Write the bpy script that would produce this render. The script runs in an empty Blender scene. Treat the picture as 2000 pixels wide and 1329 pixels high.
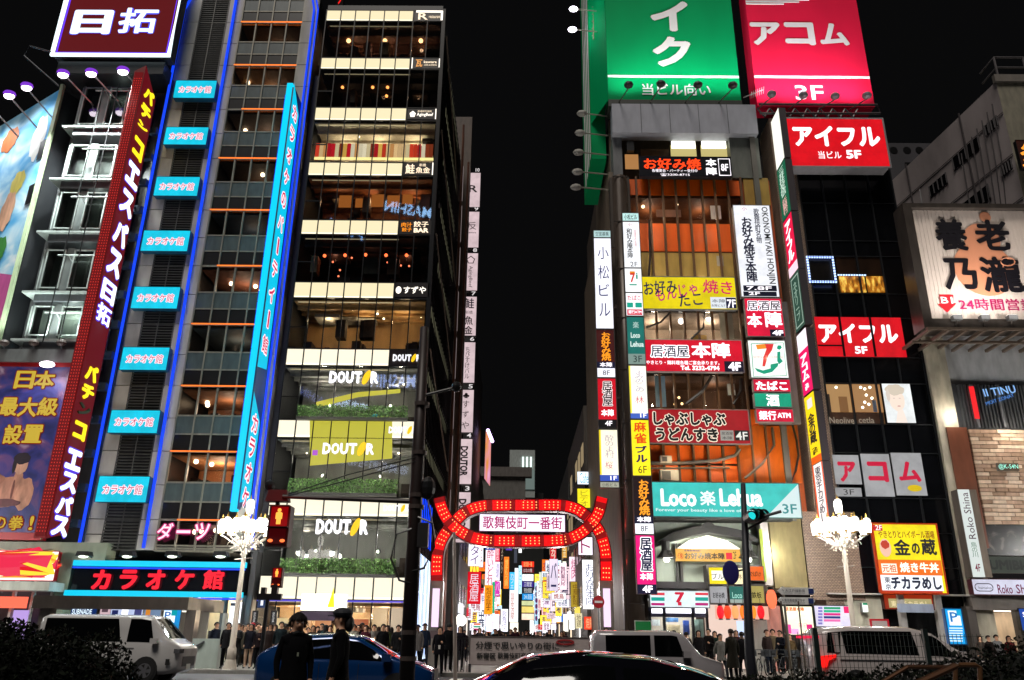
import bpy, math, random
from mathutils import Vector, Matrix
random.seed(7)
SC = bpy.context.scene
COL = SC.collection
R = math.radians
# ------------------------------------------------------------------ camera
F_PX, PITCH, YAW, ROLL, CAM_H = 1555.0, R(20.4), R(0.58), R(0.78), 1.5
FWD = Vector((-math.sin(YAW)*math.cos(PITCH), math.cos(YAW)*math.cos(PITCH), math.sin(PITCH)))
RGT0 = Vector((math.cos(YAW), math.sin(YAW), 0)); UP0 = RGT0.cross(FWD)
RGT = RGT0*math.cos(ROLL) + UP0*math.sin(ROLL); UPV = RGT.cross(FWD)
cd = bpy.data.cameras.new('camera'); cd.sensor_width = 36; cd.lens = F_PX/2000*36
cd.clip_start = .1; cd.clip_end = 3000
cam = bpy.data.objects.new('camera', cd); COL.objects.link(cam)
cam.matrix_world = Matrix(((RGT.x, UPV.x, -FWD.x, 0), (RGT.y, UPV.y, -FWD.y, 0), (RGT.z, UPV.z, -FWD.z, CAM_H), (0, 0, 0, 1)))
SC.camera = cam
# ------------------------------------------------------------------ night sky and light
w = bpy.data.worlds.new('World'); SC.world = w; w.use_nodes = True
bg = w.node_tree.nodes['Background']; bg.inputs[0].default_value = (.8, .8, .85, 1); bg.inputs[1].default_value = .0035
sd = bpy.data.lights.new('street_glow', 'SUN'); sd.energy = 2.05; sd.angle = R(22); sd.color = (1, .93, .85)
so = bpy.data.objects.new('street_glow', sd); COL.objects.link(so)
so.rotation_euler = Vector((.17, .46, -.87)).to_track_quat('-Z', 'Y').to_euler()
SC.view_settings.view_transform = 'Standard'; SC.view_settings.look = 'None'
SC.view_settings.exposure = 0; SC.view_settings.gamma = 1
SC.cycles.max_bounces = 5; SC.cycles.diffuse_bounces = 2; SC.cycles.glossy_bounces = 3
SC.cycles.transmission_bounces = 3; SC.cycles.transparent_max_bounces = 10
SC.cycles.sample_clamp_indirect = 4; SC.cycles.caustics_reflective = False; SC.cycles.caustics_refractive = False

def ray(px, py): return FWD + RGT*((px-1000)/F_PX) + UPV*((664.5-py)/F_PX)
def at(px, py, Y):
    d = ray(px, py); t = Y/d.y; return Vector((d.x*t, Y, CAM_H+d.z*t))
def atX(px, py, X):
    d = ray(px, py); t = X/d.x; return Vector((X, d.y*t, CAM_H+d.z*t))
def rect(b, Y):
    x0, y0, x1, y1 = b; mx, my = (x0+x1)/2, (y0+y1)/2
    return at(x0, my, Y).x, at(x1, my, Y).x, at(mx, y1, Y).z, at(mx, y0, Y).z

# ------------------------------------------------------------------ materials
def lin(c):
    c = c.lstrip('#'); v = [int(c[i:i+2], 16)/255 for i in (0, 2, 4)]
    return tuple((x/12.92 if x <= .04045 else ((x+.055)/1.055)**2.4) for x in v) + (1,)
MC = {}
def em(c, s=1.0):                                   # something that gives off light
    k = ('e', c, s)
    if k not in MC:
        m = bpy.data.materials.new('glow'); m.use_nodes = True; n = m.node_tree
        b = n.nodes['Principled BSDF']; b.inputs['Base Color'].default_value = (.02, .02, .02, 1); b.inputs['Roughness'].default_value = .6; b.inputs['Specular IOR Level'].default_value = 0
        b.inputs['Emission Color'].default_value = lin(c); b.inputs['Emission Strength'].default_value = s
        m.diffuse_color = lin(c); MC[k] = m
    return MC[k]
def facem(c, s=1.0):                                # translucent sign face; noise paints uneven glow and slight grime into the emission
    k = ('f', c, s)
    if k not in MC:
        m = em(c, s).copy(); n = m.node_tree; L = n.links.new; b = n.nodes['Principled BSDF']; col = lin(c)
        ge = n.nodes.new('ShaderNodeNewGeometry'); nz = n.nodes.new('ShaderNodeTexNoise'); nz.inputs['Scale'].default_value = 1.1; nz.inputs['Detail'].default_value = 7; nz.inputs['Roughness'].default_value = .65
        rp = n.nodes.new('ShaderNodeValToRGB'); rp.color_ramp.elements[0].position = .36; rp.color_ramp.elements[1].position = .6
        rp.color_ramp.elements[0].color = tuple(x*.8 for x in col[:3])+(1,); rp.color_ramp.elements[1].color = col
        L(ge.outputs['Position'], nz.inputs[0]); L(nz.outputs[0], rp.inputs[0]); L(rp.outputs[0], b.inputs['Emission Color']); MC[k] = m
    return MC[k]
def df(c, rough=.6, metal=0, noise=.25, scale=3.0, bump=0, spec=.5):     # matte / metal / painted surface with dirt
    k = ('d', c, rough, metal, noise, scale, bump, spec)
    if k in MC: return MC[k]
    m = bpy.data.materials.new('surface'); m.use_nodes = True; n = m.node_tree; L = n.links.new
    b = n.nodes['Principled BSDF']; b.inputs['Roughness'].default_value = rough; b.inputs['Metallic'].default_value = metal
    b.inputs['Specular IOR Level'].default_value = spec
    col = lin(c); b.inputs['Base Color'].default_value = col
    if noise:
        tc = n.nodes.new('ShaderNodeTexCoord'); nz = n.nodes.new('ShaderNodeTexNoise'); nz.inputs['Scale'].default_value = scale; nz.inputs['Detail'].default_value = 6
        mp = n.nodes.new('ShaderNodeMapping'); mp.inputs['Scale'].default_value = (1, 1, .35)
        ge = n.nodes.new('ShaderNodeNewGeometry')
        L(ge.outputs['Position'], mp.inputs[0]); L(mp.outputs[0], nz.inputs[0])
        rp = n.nodes.new('ShaderNodeValToRGB')
        rp.color_ramp.elements[0].position = .3; rp.color_ramp.elements[1].position = .72
        rp.color_ramp.elements[0].color = tuple(x*(1-noise) for x in col[:3])+(1,)
        rp.color_ramp.elements[1].color = tuple(min(1, x*(1+noise*.4)) for x in col[:3])+(1,)
        L(nz.outputs[0], rp.inputs[0]); L(rp.outputs[0], b.inputs['Base Color'])
        if bump:
            bp = n.nodes.new('ShaderNodeBump'); bp.inputs['Strength'].default_value = bump; bp.inputs['Distance'].default_value = .02
            n2 = n.nodes.new('ShaderNodeTexNoise'); n2.inputs['Scale'].default_value = scale*12
            L(ge.outputs['Position'], n2.inputs[0]); L(n2.outputs[0], bp.inputs['Height']); L(bp.outputs[0], b.inputs['Normal'])
    MC[k] = m; return m
def glass(tint=.8, gl=.12, rough=.02):
    k = ('g', tint, gl, rough)
    if k in MC: return MC[k]
    m = bpy.data.materials.new('glass'); m.use_nodes = True; n = m.node_tree; L = n.links.new
    n.nodes.remove(n.nodes['Principled BSDF'])
    t = n.nodes.new('ShaderNodeBsdfTransparent'); t.inputs[0].default_value = (tint, tint*1.0, tint*.98, 1)
    g = n.nodes.new('ShaderNodeBsdfGlossy'); g.inputs['Roughness'].default_value = rough
    fr = n.nodes.new('ShaderNodeLayerWeight'); fr.inputs[0].default_value = .35
    mm = n.nodes.new('ShaderNodeMath'); mm.operation = 'MULTIPLY_ADD'; mm.inputs[1].default_value = .5; mm.inputs[2].default_value = gl
    L(fr.outputs['Fresnel'], mm.inputs[0])
    mx = n.nodes.new('ShaderNodeMixShader'); L(mm.outputs[0], mx.inputs[0]); L(t.outputs[0], mx.inputs[1]); L(g.outputs[0], mx.inputs[2])
    L(mx.outputs[0], n.nodes['Material Output'].inputs[0]); MC[k] = m; return m
def ramp_mat(name, stops, kind='NOISE', scale=2.0, detail=4, estr=0.0, rough=.5, vec=(1, 1, 1), dist=0.0):
    m = bpy.data.materials.new(name); m.use_nodes = True; n = m.node_tree; L = n.links.new; b = n.nodes['Principled BSDF']
    ge = n.nodes.new('ShaderNodeNewGeometry'); mp = n.nodes.new('ShaderNodeMapping'); mp.inputs['Scale'].default_value = vec
    L(ge.outputs['Position'], mp.inputs[0])
    if kind == 'NOISE':
        t = n.nodes.new('ShaderNodeTexNoise'); t.inputs['Detail'].default_value = detail; t.inputs['Distortion'].default_value = dist; o = t.outputs[0]
    elif kind == 'VORONOI':
        t = n.nodes.new('ShaderNodeTexVoronoi'); o = t.outputs['Distance']
    else:
        t = n.nodes.new('ShaderNodeTexWave'); t.inputs['Distortion'].default_value = dist; o = t.outputs['Fac']
    t.inputs['Scale'].default_value = scale; L(mp.outputs[0], t.inputs[0])
    rp = n.nodes.new('ShaderNodeValToRGB'); cr = rp.color_ramp
    while len(cr.elements) < len(stops): cr.elements.new(.5)
    for e, (p, c) in zip(cr.elements, stops): e.position = p; e.color = lin(c)
    L(o, rp.inputs[0]); L(rp.outputs[0], b.inputs['Base Color']); b.inputs['Roughness'].default_value = rough
    if estr: L(rp.outputs[0], b.inputs['Emission Color']); b.inputs['Emission Strength'].default_value = estr; 
    return m

# ------------------------------------------------------------------ object helpers
def setp(o, label=None, cat=None, group=None, kind=None, category=None):
    cat = cat or category
    if label: o['label'] = label
    if cat: o['category'] = cat
    if group: o['group'] = group
    if kind: o['kind'] = kind
    return o
def thing(name, label, cat, loc=(0, 0, 0), rotz=0, group=None, parent=None):
    o = bpy.data.objects.new(name, None); o.empty_display_size = .3; COL.objects.link(o)
    o.location = loc; o.rotation_euler = (0, 0, rotz); return setp(o, label, cat, group)
def origin(p):
    v = Vector((0, 0, 0))
    while p is not None: v += p.location; p = p.parent
    return v
class MB:
    def __init__(s): s.v = []; s.f = []; s.m = []; s.cur = 0
    def add(s, vs, fs):
        n = len(s.v); s.v += [tuple(p) for p in vs]; s.f += [tuple(i+n for i in f) for f in fs]; s.m += [s.cur]*len(fs); return s
    def box(s, x0, x1, y0, y1, z0, z1):
        if x0 > x1: x0, x1 = x1, x0
        return s.add([(x0, y0, z0), (x1, y0, z0), (x1, y1, z0), (x0, y1, z0), (x0, y0, z1), (x1, y0, z1), (x1, y1, z1), (x0, y1, z1)],
                     [(0, 3, 2, 1), (4, 5, 6, 7), (0, 1, 5, 4), (1, 2, 6, 5), (2, 3, 7, 6), (3, 0, 4, 7)])
    def tube(s, pts, r, n=8, cap=True):
        pts = [Vector(p) for p in pts]; rs = r if isinstance(r, (list, tuple)) else [r]*len(pts); vs = []; fs = []
        for i, p in enumerate(pts):
            d = (pts[min(i+1, len(pts)-1)]-pts[max(i-1, 0)]).normalized()
            a = Vector((0, 0, 1)) if abs(d.z) < .9 else Vector((1, 0, 0))
            u = d.cross(a).normalized(); v = d.cross(u)
            for k in range(n):
                t = 2*math.pi*k/n; vs.append(p+(u*math.cos(t)+v*math.sin(t))*rs[i])
        for i in range(len(pts)-1):
            for k in range(n): fs.append((i*n+k, i*n+(k+1) % n, (i+1)*n+(k+1) % n, (i+1)*n+k))
        if cap: fs.append(tuple(range(n))[::-1]); fs.append(tuple((len(pts)-1)*n+k for k in range(n)))
        return s.add(vs, fs)
    def ball(s, c, r, n=8, m=6, sc=(1, 1, 1)):
        vs = [(c[0], c[1], c[2]-r*sc[2])]; fs = []
        for i in range(1, m):
            a = -math.pi/2+math.pi*i/m
            for k in range(n):
                t = 2*math.pi*k/n; vs.append((c[0]+r*sc[0]*math.cos(a)*math.cos(t), c[1]+r*sc[1]*math.cos(a)*math.sin(t), c[2]+r*sc[2]*math.sin(a)))
        vs.append((c[0], c[1], c[2]+r*sc[2])); N = len(vs)-1
        for k in range(n):
            fs.append((0, 1+(k+1) % n, 1+k)); fs.append((N, N-n+k, N-n+(k+1) % n))
        for i in range(m-2):
            for k in range(n): fs.append((1+i*n+k, 1+i*n+(k+1) % n, 1+(i+1)*n+(k+1) % n, 1+(i+1)*n+k))
        return s.add(vs, fs)
    def prism(s, poly, y0, y1):                       # polygon in x,z pushed along y
        n = len(poly); vs = [(x, y0, z) for x, z in poly]+[(x, y1, z) for x, z in poly]
        return s.add(vs, [tuple(range(n)), tuple(range(2*n-1, n-1, -1))]+[(i, n+i, n+(i+1) % n, (i+1) % n) for i in range(n)])
    def build(s, name, mats, parent=None, world=True, smooth=False, **kw):
        o0 = origin(parent) if (parent is not None and world) else Vector((0, 0, 0))
        me = bpy.data.meshes.new(name)
        me.from_pydata([(a-o0.x, b-o0.y, c-o0.z) for a, b, c in s.v], [], s.f)
        for m in (mats if isinstance(mats, (list, tuple)) else [mats]): me.materials.append(m)
        if any(s.m): me.polygons.foreach_set('material_index', s.m)
        if smooth: me.polygons.foreach_set('use_smooth', [True]*len(me.polygons))
        o = bpy.data.objects.new(name, me); COL.objects.link(o); o.parent = parent
        return setp(o, **kw)
BXC = {}
def bx(name, x0, x1, y0, y1, z0, z1, mat, parent=None, **kw):      # box piece; alike pieces share mesh data
    if x0 > x1: x0, x1 = x1, x0
    d = (round(x1-x0, 2), round(y1-y0, 2), round(z1-z0, 2)); k = (d, mat.name)
    if k not in BXC:
        me = bpy.data.meshes.new(name); a, b, c = d[0]/2, d[1]/2, d[2]/2
        a, b, c = max(a, .004), max(b, .004), max(c, .004)
        me.from_pydata([(-a, -b, -c), (a, -b, -c), (a, b, -c), (-a, b, -c), (-a, -b, c), (a, -b, c), (a, b, c), (-a, b, c)], [],
                       [(0, 3, 2, 1), (4, 5, 6, 7), (0, 1, 5, 4), (1, 2, 6, 5), (2, 3, 7, 6), (3, 0, 4, 7)])
        me.materials.append(mat); BXC[k] = me
    o = bpy.data.objects.new(name, BXC[k]); COL.objects.link(o)
    o.location = Vector(((x0+x1)/2, (y0+y1)/2, (z0+z1)/2)) - (origin(parent) if parent else Vector((0, 0, 0)))
    o.parent = parent; return setp(o, **kw)
def lamp(loc, energy, col=(1, .8, .6), size=.15, kind='POINT', target=None, spot=90, parent=None, blend=.6):  # light of a fixture, also used for added bare spill lights
    l = bpy.data.lights.new('lamp_or_spill_light', kind); l.energy = energy; l.color = col; l.shadow_soft_size = size
    o = bpy.data.objects.new('lamp_or_spill_light', l); COL.objects.link(o); o.location = loc
    if kind == 'SPOT': l.spot_size = R(spot); l.spot_blend = blend
    if target is not None: o.rotation_euler = (Vector(target)-Vector(loc)).to_track_quat('-Z', 'Y').to_euler()
    return o
# ------------------------------------------------------------------ lettering
TC = {}
def tmesh(s, b, vert, ext=0, ls=1.0):
    k = (s, b, vert, ext, ls)
    if k in TC: return TC[k]
    c = bpy.data.curves.new('lettering', 'FONT'); c.body = '\n'.join(s) if vert else s
    c.align_x = 'CENTER'; c.resolution_u = 2; c.space_line = ls*(.82 if vert else 1); cj = any(ord(q) >= 0x4E00 and ord(q) < 0xFF00 for q in s); c.offset = .015 if b == 1 and not cj else 0; c.extrude = ext
    o = bpy.data.objects.new('t', c); COL.objects.link(o); bpy.context.view_layer.update()
    me = bpy.data.meshes.new_from_object(o.evaluated_get(bpy.context.evaluated_depsgraph_get()))
    V = [tuple(v.co) for v in me.vertices]; Fs = [tuple(p.vertices) for p in me.polygons]
    bpy.data.objects.remove(o); bpy.data.curves.remove(c); bpy.data.meshes.remove(me)
    if b and (cj or b > 1):
        V0, F0 = V, Fs; V = []; Fs = []; r = {1: .014, 2: .03, 3: .038 if cj else .045}[b]
        for i, (dx, dy) in enumerate([(r, r), (-r, r), (r, -r), (-r, -r)] if b == 1 else [(r, 0), (-r, 0), (0, r), (0, -r), (r*.7, r*.7), (-r*.7, r*.7), (r*.7, -r*.7), (-r*.7, -r*.7)]):
            n = len(V); V += [(x+dx, y+dy, z+i*.0025) for x, y, z in V0]; Fs += [tuple(q+n for q in f) for f in F0]
    TC[k] = (V, Fs); return TC[k]
def lettering(parent, s, x0, x1, z0, z1, mat, b=0, y=-.012, vert=False, ext=0, name='lettering', halo=None, ls=1.0, rot=0, **kw):
    V, Fs = tmesh(s, b, vert, ext, ls)
    if rot: a = R(rot); V = [(x*math.cos(a)-yy*math.sin(a), x*math.sin(a)+yy*math.cos(a), z) for x, yy, z in V]
    ax, bx_ = min(v[0] for v in V), max(v[0] for v in V); ay, by = min(v[1] for v in V), max(v[1] for v in V)
    sx, sz = (x1-x0)/(bx_-ax), (z1-z0)/(by-ay)
    me = bpy.data.meshes.new(name)
    me.from_pydata([(x0+(x-ax)*sx, y-z, z0+(yy-ay)*sz) for x, yy, z in V], [], Fs); me.materials.append(mat)
    o = bpy.data.objects.new(name, me); COL.objects.link(o); o.parent = parent; setp(o, **kw)
    if halo:
        V2, F2 = tmesh(s, 2, vert, 0, ls)
        if rot: a = R(rot); V2 = [(x*math.cos(a)-yy*math.sin(a), x*math.sin(a)+yy*math.cos(a), z) for x, yy, z in V2]
        h = halo[1]; ax, bx_ = min(v[0] for v in V2), max(v[0] for v in V2); ay, by = min(v[1] for v in V2), max(v[1] for v in V2)
        sx, sz = (x1-x0)/(bx_-ax), (z1-z0)/(by-ay); VV = []; FF = []
        for i, (dx, dz) in enumerate([(h, 0), (-h, 0), (0, h), (0, -h), (h*.7, h*.7), (-h*.7, h*.7), (h*.7, -h*.7), (-h*.7, -h*.7)]):
            n = len(VV); VV += [(x0+(x-ax)*sx+dx, y+.008+i*.0006, z0+(yy-ay)*sz+dz) for x, yy, z in V2]; FF += [tuple(q+n for q in f) for f in F2]
        me = bpy.data.meshes.new('letter_outline'); me.from_pydata(VV, [], FF); me.materials.append(halo[0])
        oo = bpy.data.objects.new('letter_outline', me); COL.objects.link(oo); oo.parent = parent
    return o
K = '#101018'
def sign(label, box, Y, face, texts=(), frame='#8a8a88', depth=.3, name='signboard', s=1.0, cat='sign', group=None, lip=.04, rects=(), world=None, fm=None):
    """front-facing sign; box and text boxes are read off the photograph and laid on the plane Y"""
    x0, x1, z0, z1 = world if world else rect(box, Y)
    cx = (x0+x1)/2; t = thing(name, label, cat, (cx, Y, z0), 0, group)
    hw, h = (x1-x0)/2, z1-z0
    MB().box(-hw, hw, .02, depth, 0, h).build('housing', df(frame, .5, noise=.15), t, world=False)
    if lip:
        m = MB(); m.box(-hw-lip, hw+lip, -.03, .02, h, h+lip).box(-hw-lip, hw+lip, -.03, .02, -lip, 0).box(-hw-lip, -hw, -.03, .02, 0, h).box(hw, hw+lip, -.03, .02, 0, h)
        m.build('frame', df(frame, .4, .3, noise=.15), t, world=False)
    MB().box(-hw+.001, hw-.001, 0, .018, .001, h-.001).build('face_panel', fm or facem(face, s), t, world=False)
    def loc(b):
        a = rect(b, Y); return a[0]-cx, a[1]-cx, a[2]-z0, a[3]-z0
    for i, r in enumerate(rects):                    # coloured fields printed on the panel: (box, material)
        a = loc(r[0]); a = (max(a[0], -hw+.002), min(a[1], hw-.002), max(a[2], .002), min(a[3], h-.002))
        MB().box(a[0], a[1], -.004-.001*i, -.001, a[2], a[3]).build('colour_field', r[1], t, world=False)
    for i, tt in enumerate(texts):
        a = loc(tt[1]); kw = dict(tt[4]) if len(tt) > 4 else {}
        lettering(t, tt[0], a[0], a[1], a[2], a[3], tt[2], b=tt[3], y=-.022-.001*i, **kw)
    return t
# ================================================================== SETTING
ASPH = df('#3a3a3d', .75, noise=.35, scale=1.5, bump=.3); PAVE = df('#6b6862', .7, noise=.3, scale=1.2, bump=.2)
SKYM = bpy.data.materials.new('night_sky'); SKYM.use_nodes = True
_b = SKYM.node_tree.nodes['Principled BSDF']; _b.inputs['Base Color'].default_value = (0, 0, 0, 1); _b.inputs['Roughness'].default_value = 1
_b.inputs['Specular IOR Level'].default_value = 0; _b.inputs['Emission Color'].default_value = lin('#0a0a0c'); _b.inputs['Emission Strength'].default_value = .6
m = MB(); m.add([(-900, -900, -.02), (900, -900, -.02), (900, 900, -.02), (-900, 900, -.02)], [(0, 1, 2, 3)]); m.build('ground', ASPH, kind='structure')
m = MB(); m.add([(-200, 3, 0), (200, 3, 0), (200, 33, 0), (-200, 33, 0)], [(0, 1, 2, 3)]); m.build('road', ASPH, kind='structure')
m = MB(); m.box(-200, 200, 33.15, 60, -.015, .14); m.build('pavement', PAVE, kind='structure')
m = MB(); m.box(-200, -3.6, 33, 33.15, -.015, .15).box(3.6, 200, 33, 33.15, -.015, .15); m.build('kerb', df('#8c8a84', .7), kind='structure')
m = MB(); m.add([(-3.4, 41, .146), (3.6, 41, .146), (3.6, 260, .146), (-3.4, 260, .146)], [(0, 1, 2, 3)]); m.build('alley_pavement', df('#77706a', .55, noise=.3), kind='structure')
m = MB()
for y in (9.6, 16.4, 25.6):
    for k in range(-12, 13): m.add([(k*6, y, .004), (k*6+3, y, .004), (k*6+3, y+.14, .004), (k*6, y+.14, .004)], [(0, 1, 2, 3)])
m.build('lane_marking', df('#cfcfca', .6), kind='structure')
m = MB()
for k in range(14): m.add([(-6+k*.9, 27.5, .004), (-5.55+k*.9, 27.5, .004), (-5.55+k*.9, 32, .004), (-6+k*.9, 32, .004)], [(0, 1, 2, 3)])
m.build('crossing_marking', df('#cfcfca', .6), kind='structure')

GREYP = df('#bcb8aa', .6, noise=.45, scale=.9); DARK = df('#16171a', .4, noise=.2); BLACK = df('#0b0b0d', .35, noise=0)
STEEL = df('#5e6064', .35, .6); WHITEP = df('#c9c9c4', .4); BROWN = df('#3a2a20', .55); ALU = df('#a6a8a8', .35, .5)
# ================================================================== KARAOKE TOWER
Y0 = 40.0
K = thing('karaoke_tower', 'tall grey panelled tower outlined in blue neon, dark louvres and orange strip lights per floor', 'building', (-17.1, 40, 0))
kx1, kx2, kc0, kc1, kx3, kx4 = at(251, 600, Y0).x, at(362, 600, Y0).x, at(380, 600, Y0).x, at(518, 600, Y0).x, at(541, 600, Y0).x, at(552, 600, Y0).x
KT = 41.0
bx('rear_wall', kx1, kx4, 46, 58, .14, KT, DARK, K)
bx('core_wall', kx1, kx2+.35, 40.2, 45.9, 5.2, KT, DARK, K)
lv0, lv1 = at(279, 620, Y0).x, at(343, 620, Y0).x
LED = [44, 128, 214, 310, 411, 520, 634, 755, 883, 1017]; LZ = [at(450, y, Y0).z for y in LED]
zs = [LZ[i] for i in range(len(LZ))] + [5.2]
# grey cladding panels and louvres beside them
LOUV = df('#5c5b56', .45, .2)
for i in range(-1, 10):
    z1 = (zs[0]+3.3 if i < 0 else zs[i]) ; z0 = zs[0] if i < 0 else zs[i+1]
    zz = [z0, (z0+z1)/2, z1] if i >= 0 else [z0, z1]
    for a, b in zip(zz[:-1], zz[1:]):
        bx('cladding_panel', kx1, lv0-.02, 40, 40.2, a+.02, b-.02, GREYP, K)
        bx('cladding_panel', lv1+.02, kc0, 40, 40.2, a+.02, b-.02, GREYP, K)
        bx('cladding_panel', kc1, kx3+.25, 39.9, 40.2, a+.02, b-.02, GREYP, K)
    m = MB(); z = z0
    while z < z1-.05:
        m.add([(lv0, 40.02, z), (lv1, 40.02, z), (lv1, 40.12, z+.09), (lv0, 40.12, z+.09)], [(0, 1, 2, 3)]); m.box(lv0, lv1, 40.0, 40.025, z-.012, z+.02); z += .155
    for xx in (lv0, (lv0+lv1)/2-.02, lv1-.05): m.box(xx, xx+.05, 39.98, 40.0, z0, z1)
    m.build('louvre', LOUV, K, kind='stuff')
# side of the tower facing the restaurant block, with chamfered head
bx('side_wall', kx3+.26, kx4, 39.95, 46, .14, KT-1.5, df('#4a4a4c', .5, noise=.3), K)
bx('side_recess', kx4+.01, -12.62, 40.6, 50, .14, 34, df('#2c2d30', .5), K)
BLUE = em('#1242f4', 1.25)
def neon(name, pts, r, mat, parent, n=6): return MB().tube(pts, r, n).build(name, mat, parent)
zt = at(450, 22, Y0).z
neon('blue_neon_tube', [(kx1-.06, 39.85, 5.3), (kx1-.06, 39.85, zt), (kx1+.75, 39.85, KT)], .08, BLUE, K)
neon('blue_neon_tube', [(kx2, 39.85, 5.3), (kx2, 39.85, KT)], .08, BLUE, K)
neon('blue_neon_tube', [(kx3+.06, 39.78, 5.3), (kx3+.06, 39.78, zt), (kx3-.5, 39.78, KT)], .06, BLUE, K)
neon('blue_neon_tube', [(kx3+.3, 39.82, 5.3), (kx3+.3, 39.82, zt), (kx3-.3, 39.82, KT)], .05, BLUE, K)
# curtain wall
MULL = df('#8a8678', .4, .2); FRT = df('#4c5858', .35, noise=.3); DKP = df('#1d1c1c', .3, noise=.2)
GL = glass(.85, .05); GLD = glass(.35, .08)
cw = (kc1-kc0)/4
lit = {0: ('#6b4526', 9), 1: ('#8a6038', 15), 2: ('#51443e', 11), 3: ('#3c2c20', 7), 4: ('#38485a', 6), 5: ('#7c4c38', 18), 6: ('#56646c', 9), 7: ('#94603f', 24), 8: ('#c08050', 50), 9: ('#3a2530', 9)}
for i in range(-1, 10):
    z1 = zs[i] if i >= 0 else zs[0]+3.4; z0 = zs[i+1] if i >= 0 else zs[0]; h = z1-z0
    a, b = z1-.46*h, z1-.74*h
    if i == 9: a, b = z0+.25, z0+.12
    col, en = lit.get(i, ('#222', 0))
    bx('room_floor', kc0, kc1, 40.3, 45.9, a-.28, a-.1, DARK, K)
    if i >= 0:
        bx('room_wall', kc0, kc1, 44.0, 44.1, a, z1-.22, df(col, .7, noise=.4, scale=.9), K)
        bx('room_ceiling', kc0, kc1, 40.2, 44.0, z1-.2, z1-.12, df(col, .7), K)
        lamp(((kc0+kc1)/2, 42, z1-.75), en*3.2, (1, .72, .5), .3)
        rr = random.Random(i); m = MB()
        for q in range(rr.choice([2, 3, 4]) if i not in (4, 6) else 0):
            x = kc0+.3+(kc1-kc0-.6)*rr.random(); m.ball((x, 41+2*rr.random(), z1-.3), .13, 8, 5)
        if m.v: m.build('ceiling_lamp', em('#ffe0b8', 8), K)
        m = MB()
        for q in range(5):
            x = kc0+.3+(kc1-kc0-.6)*rr.random(); m.box(x, x+.15+.5*rr.random(), 41.6+rr.random(), 42.9, a, a+.3+.5*rr.random())
        m.build('furniture', df('#2a1c16', .6), K)
        neon('orange_light_strip', [(kc0+(.9 if i in (2, 5, 9) else 0), 39.93, z1), (kc1-(.0), 39.93, z1)], .035, em('#ff7a2a', 1.5), K)
    for c in range(4):
        x0 = kc0+c*cw+.04; x1 = kc0+(c+1)*cw-.04
        bx('window_pane', x0, x1, 40.04, 40.06, a+.04, z1-.06, GL if i >= 0 else GLD, K)
        if i != 9:
            bx('spandrel_panel', x0, x1, 40.02, 40.08, b+.04, a-.04, FRT, K)
            bx('spandrel_panel', x0, x1, 40.02, 40.08, z0+.06, b-.04, DKP, K)
    m = MB().box(kc0, kc1, 39.99, 40.07, a-.04, a+.04).box(kc0, kc1, 39.99, 40.07, b-.04, b+.04).box(kc0, kc1, 39.99, 40.07, z0-.05, z0+.05)
    m.build('transom', MULL, K)
for c in range(5): bx('mullion', kc0+c*cw-.04, kc0+c*cw+.04, 39.96, 40.1, 5.2, KT-.6, MULL, K)
# small cyan signs
CY = '#10d2f2'; KR = [(341, 158, 421, 192, 'topmost'), (322, 249, 405, 283, 'second from the top'), (303, 346, 388, 383, 'third from the top'), (278, 451, 369, 491, 'fourth from the top'),
      (259, 561, 349, 603, 'fifth from the top'), (237, 679, 328, 723, 'third from the bottom'), (214, 802, 310, 846, 'second from the bottom'), (190, 931, 289, 981, 'bottom one')]
for x0, y0, x1, y1, wd in KR:
    w_, h_ = x1-x0, y1-y0
    sign('cyan lightbox with pink karaoke lettering over the tower louvres, '+wd+' of eight', (x0, y0, x1, y1), 39.6, CY,
         [('カラオケ館', (x0+.11*w_, y0+.32*h_, x1-.11*w_, y0+.7*h_), em('#d02a60', 1), 0, dict(halo=(em('#ffe8f0', 1.15), .035)))], frame='#1b5a70', depth=.4, s=1.05, group='cyan karaoke signs up the tower', lip=.02)
# fin sign, cyan
fy0, fy1, fx0, fx1 = 38.0, 39.45, -13.62, -13.2
t = thing('fin_sign', 'tall cyan fin sign projecting from the karaoke tower with a column of pink letters', 'sign', (fx1, 39.6, 5.5))
ft, fm_, fb_ = 31.4, at(500, 742, 38.5).z, at(475, 985, 38.5).z
fmid = atX(505, 706, fx1).z-.3
bx('dark_seam', fx1-.088, fx1-.004, fy0, fy0+.3, fb_-.3, ft-.3, df('#0c3a6a', .5), t)
bx('front_strip', fx0, fx1-.09, fy0, fy0+.3, fb_-.4, ft, em('#00d0f4', 1.15), t)
bx('housing', fx0+.05, fx1-.03, fy0+.31, fy1+.3, fb_, ft-.1, df('#0a3a70', .5), t)
m = MB()
for k in range(36): m.box(fx0-.05, fx0-.01, fy0+.05, fy0+.09, fb_+k*.65, fb_+k*.65+.6)
m.build('blue_edge_tube', BLUE, t)
for (a, b_, s_) in ((fmid, ft, 'カラオケのパ｜ティ｜館'), (fb_, fmid-1.3, 'カラオケ')):
    p = MB(); hh = b_-a
    p.add([(0, 0, 0), (fy1-fy0, 0, .3), (fy1-fy0, 0, hh-1.2), (0, 0, hh)], [(0, 1, 2, 3)])
    q = p.build('letter_panel', em('#00c2e8', 1.1), None, world=False)
    q.parent = t; q.rotation_euler = (0, 0, R(90)); q.location = Vector((fx1, fy0, a))-t.location
    n_ = len(s_); 
    for j, ch in enumerate(s_):
        cz = hh-.9-(hh-1.6)*(j+.5)/n_ if n_ > 4 else hh-1.0-(hh-.6)*(j+.4)/n_
        lettering(q, ch, .28 if ch != '｜' else .6, 1.12 if ch != '｜' else .85, cz-.46, cz+.46, em('#d01850', 1.1), b=1, y=-.02, halo=(em('#ffe6ee', 1.3), .07))
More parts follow.
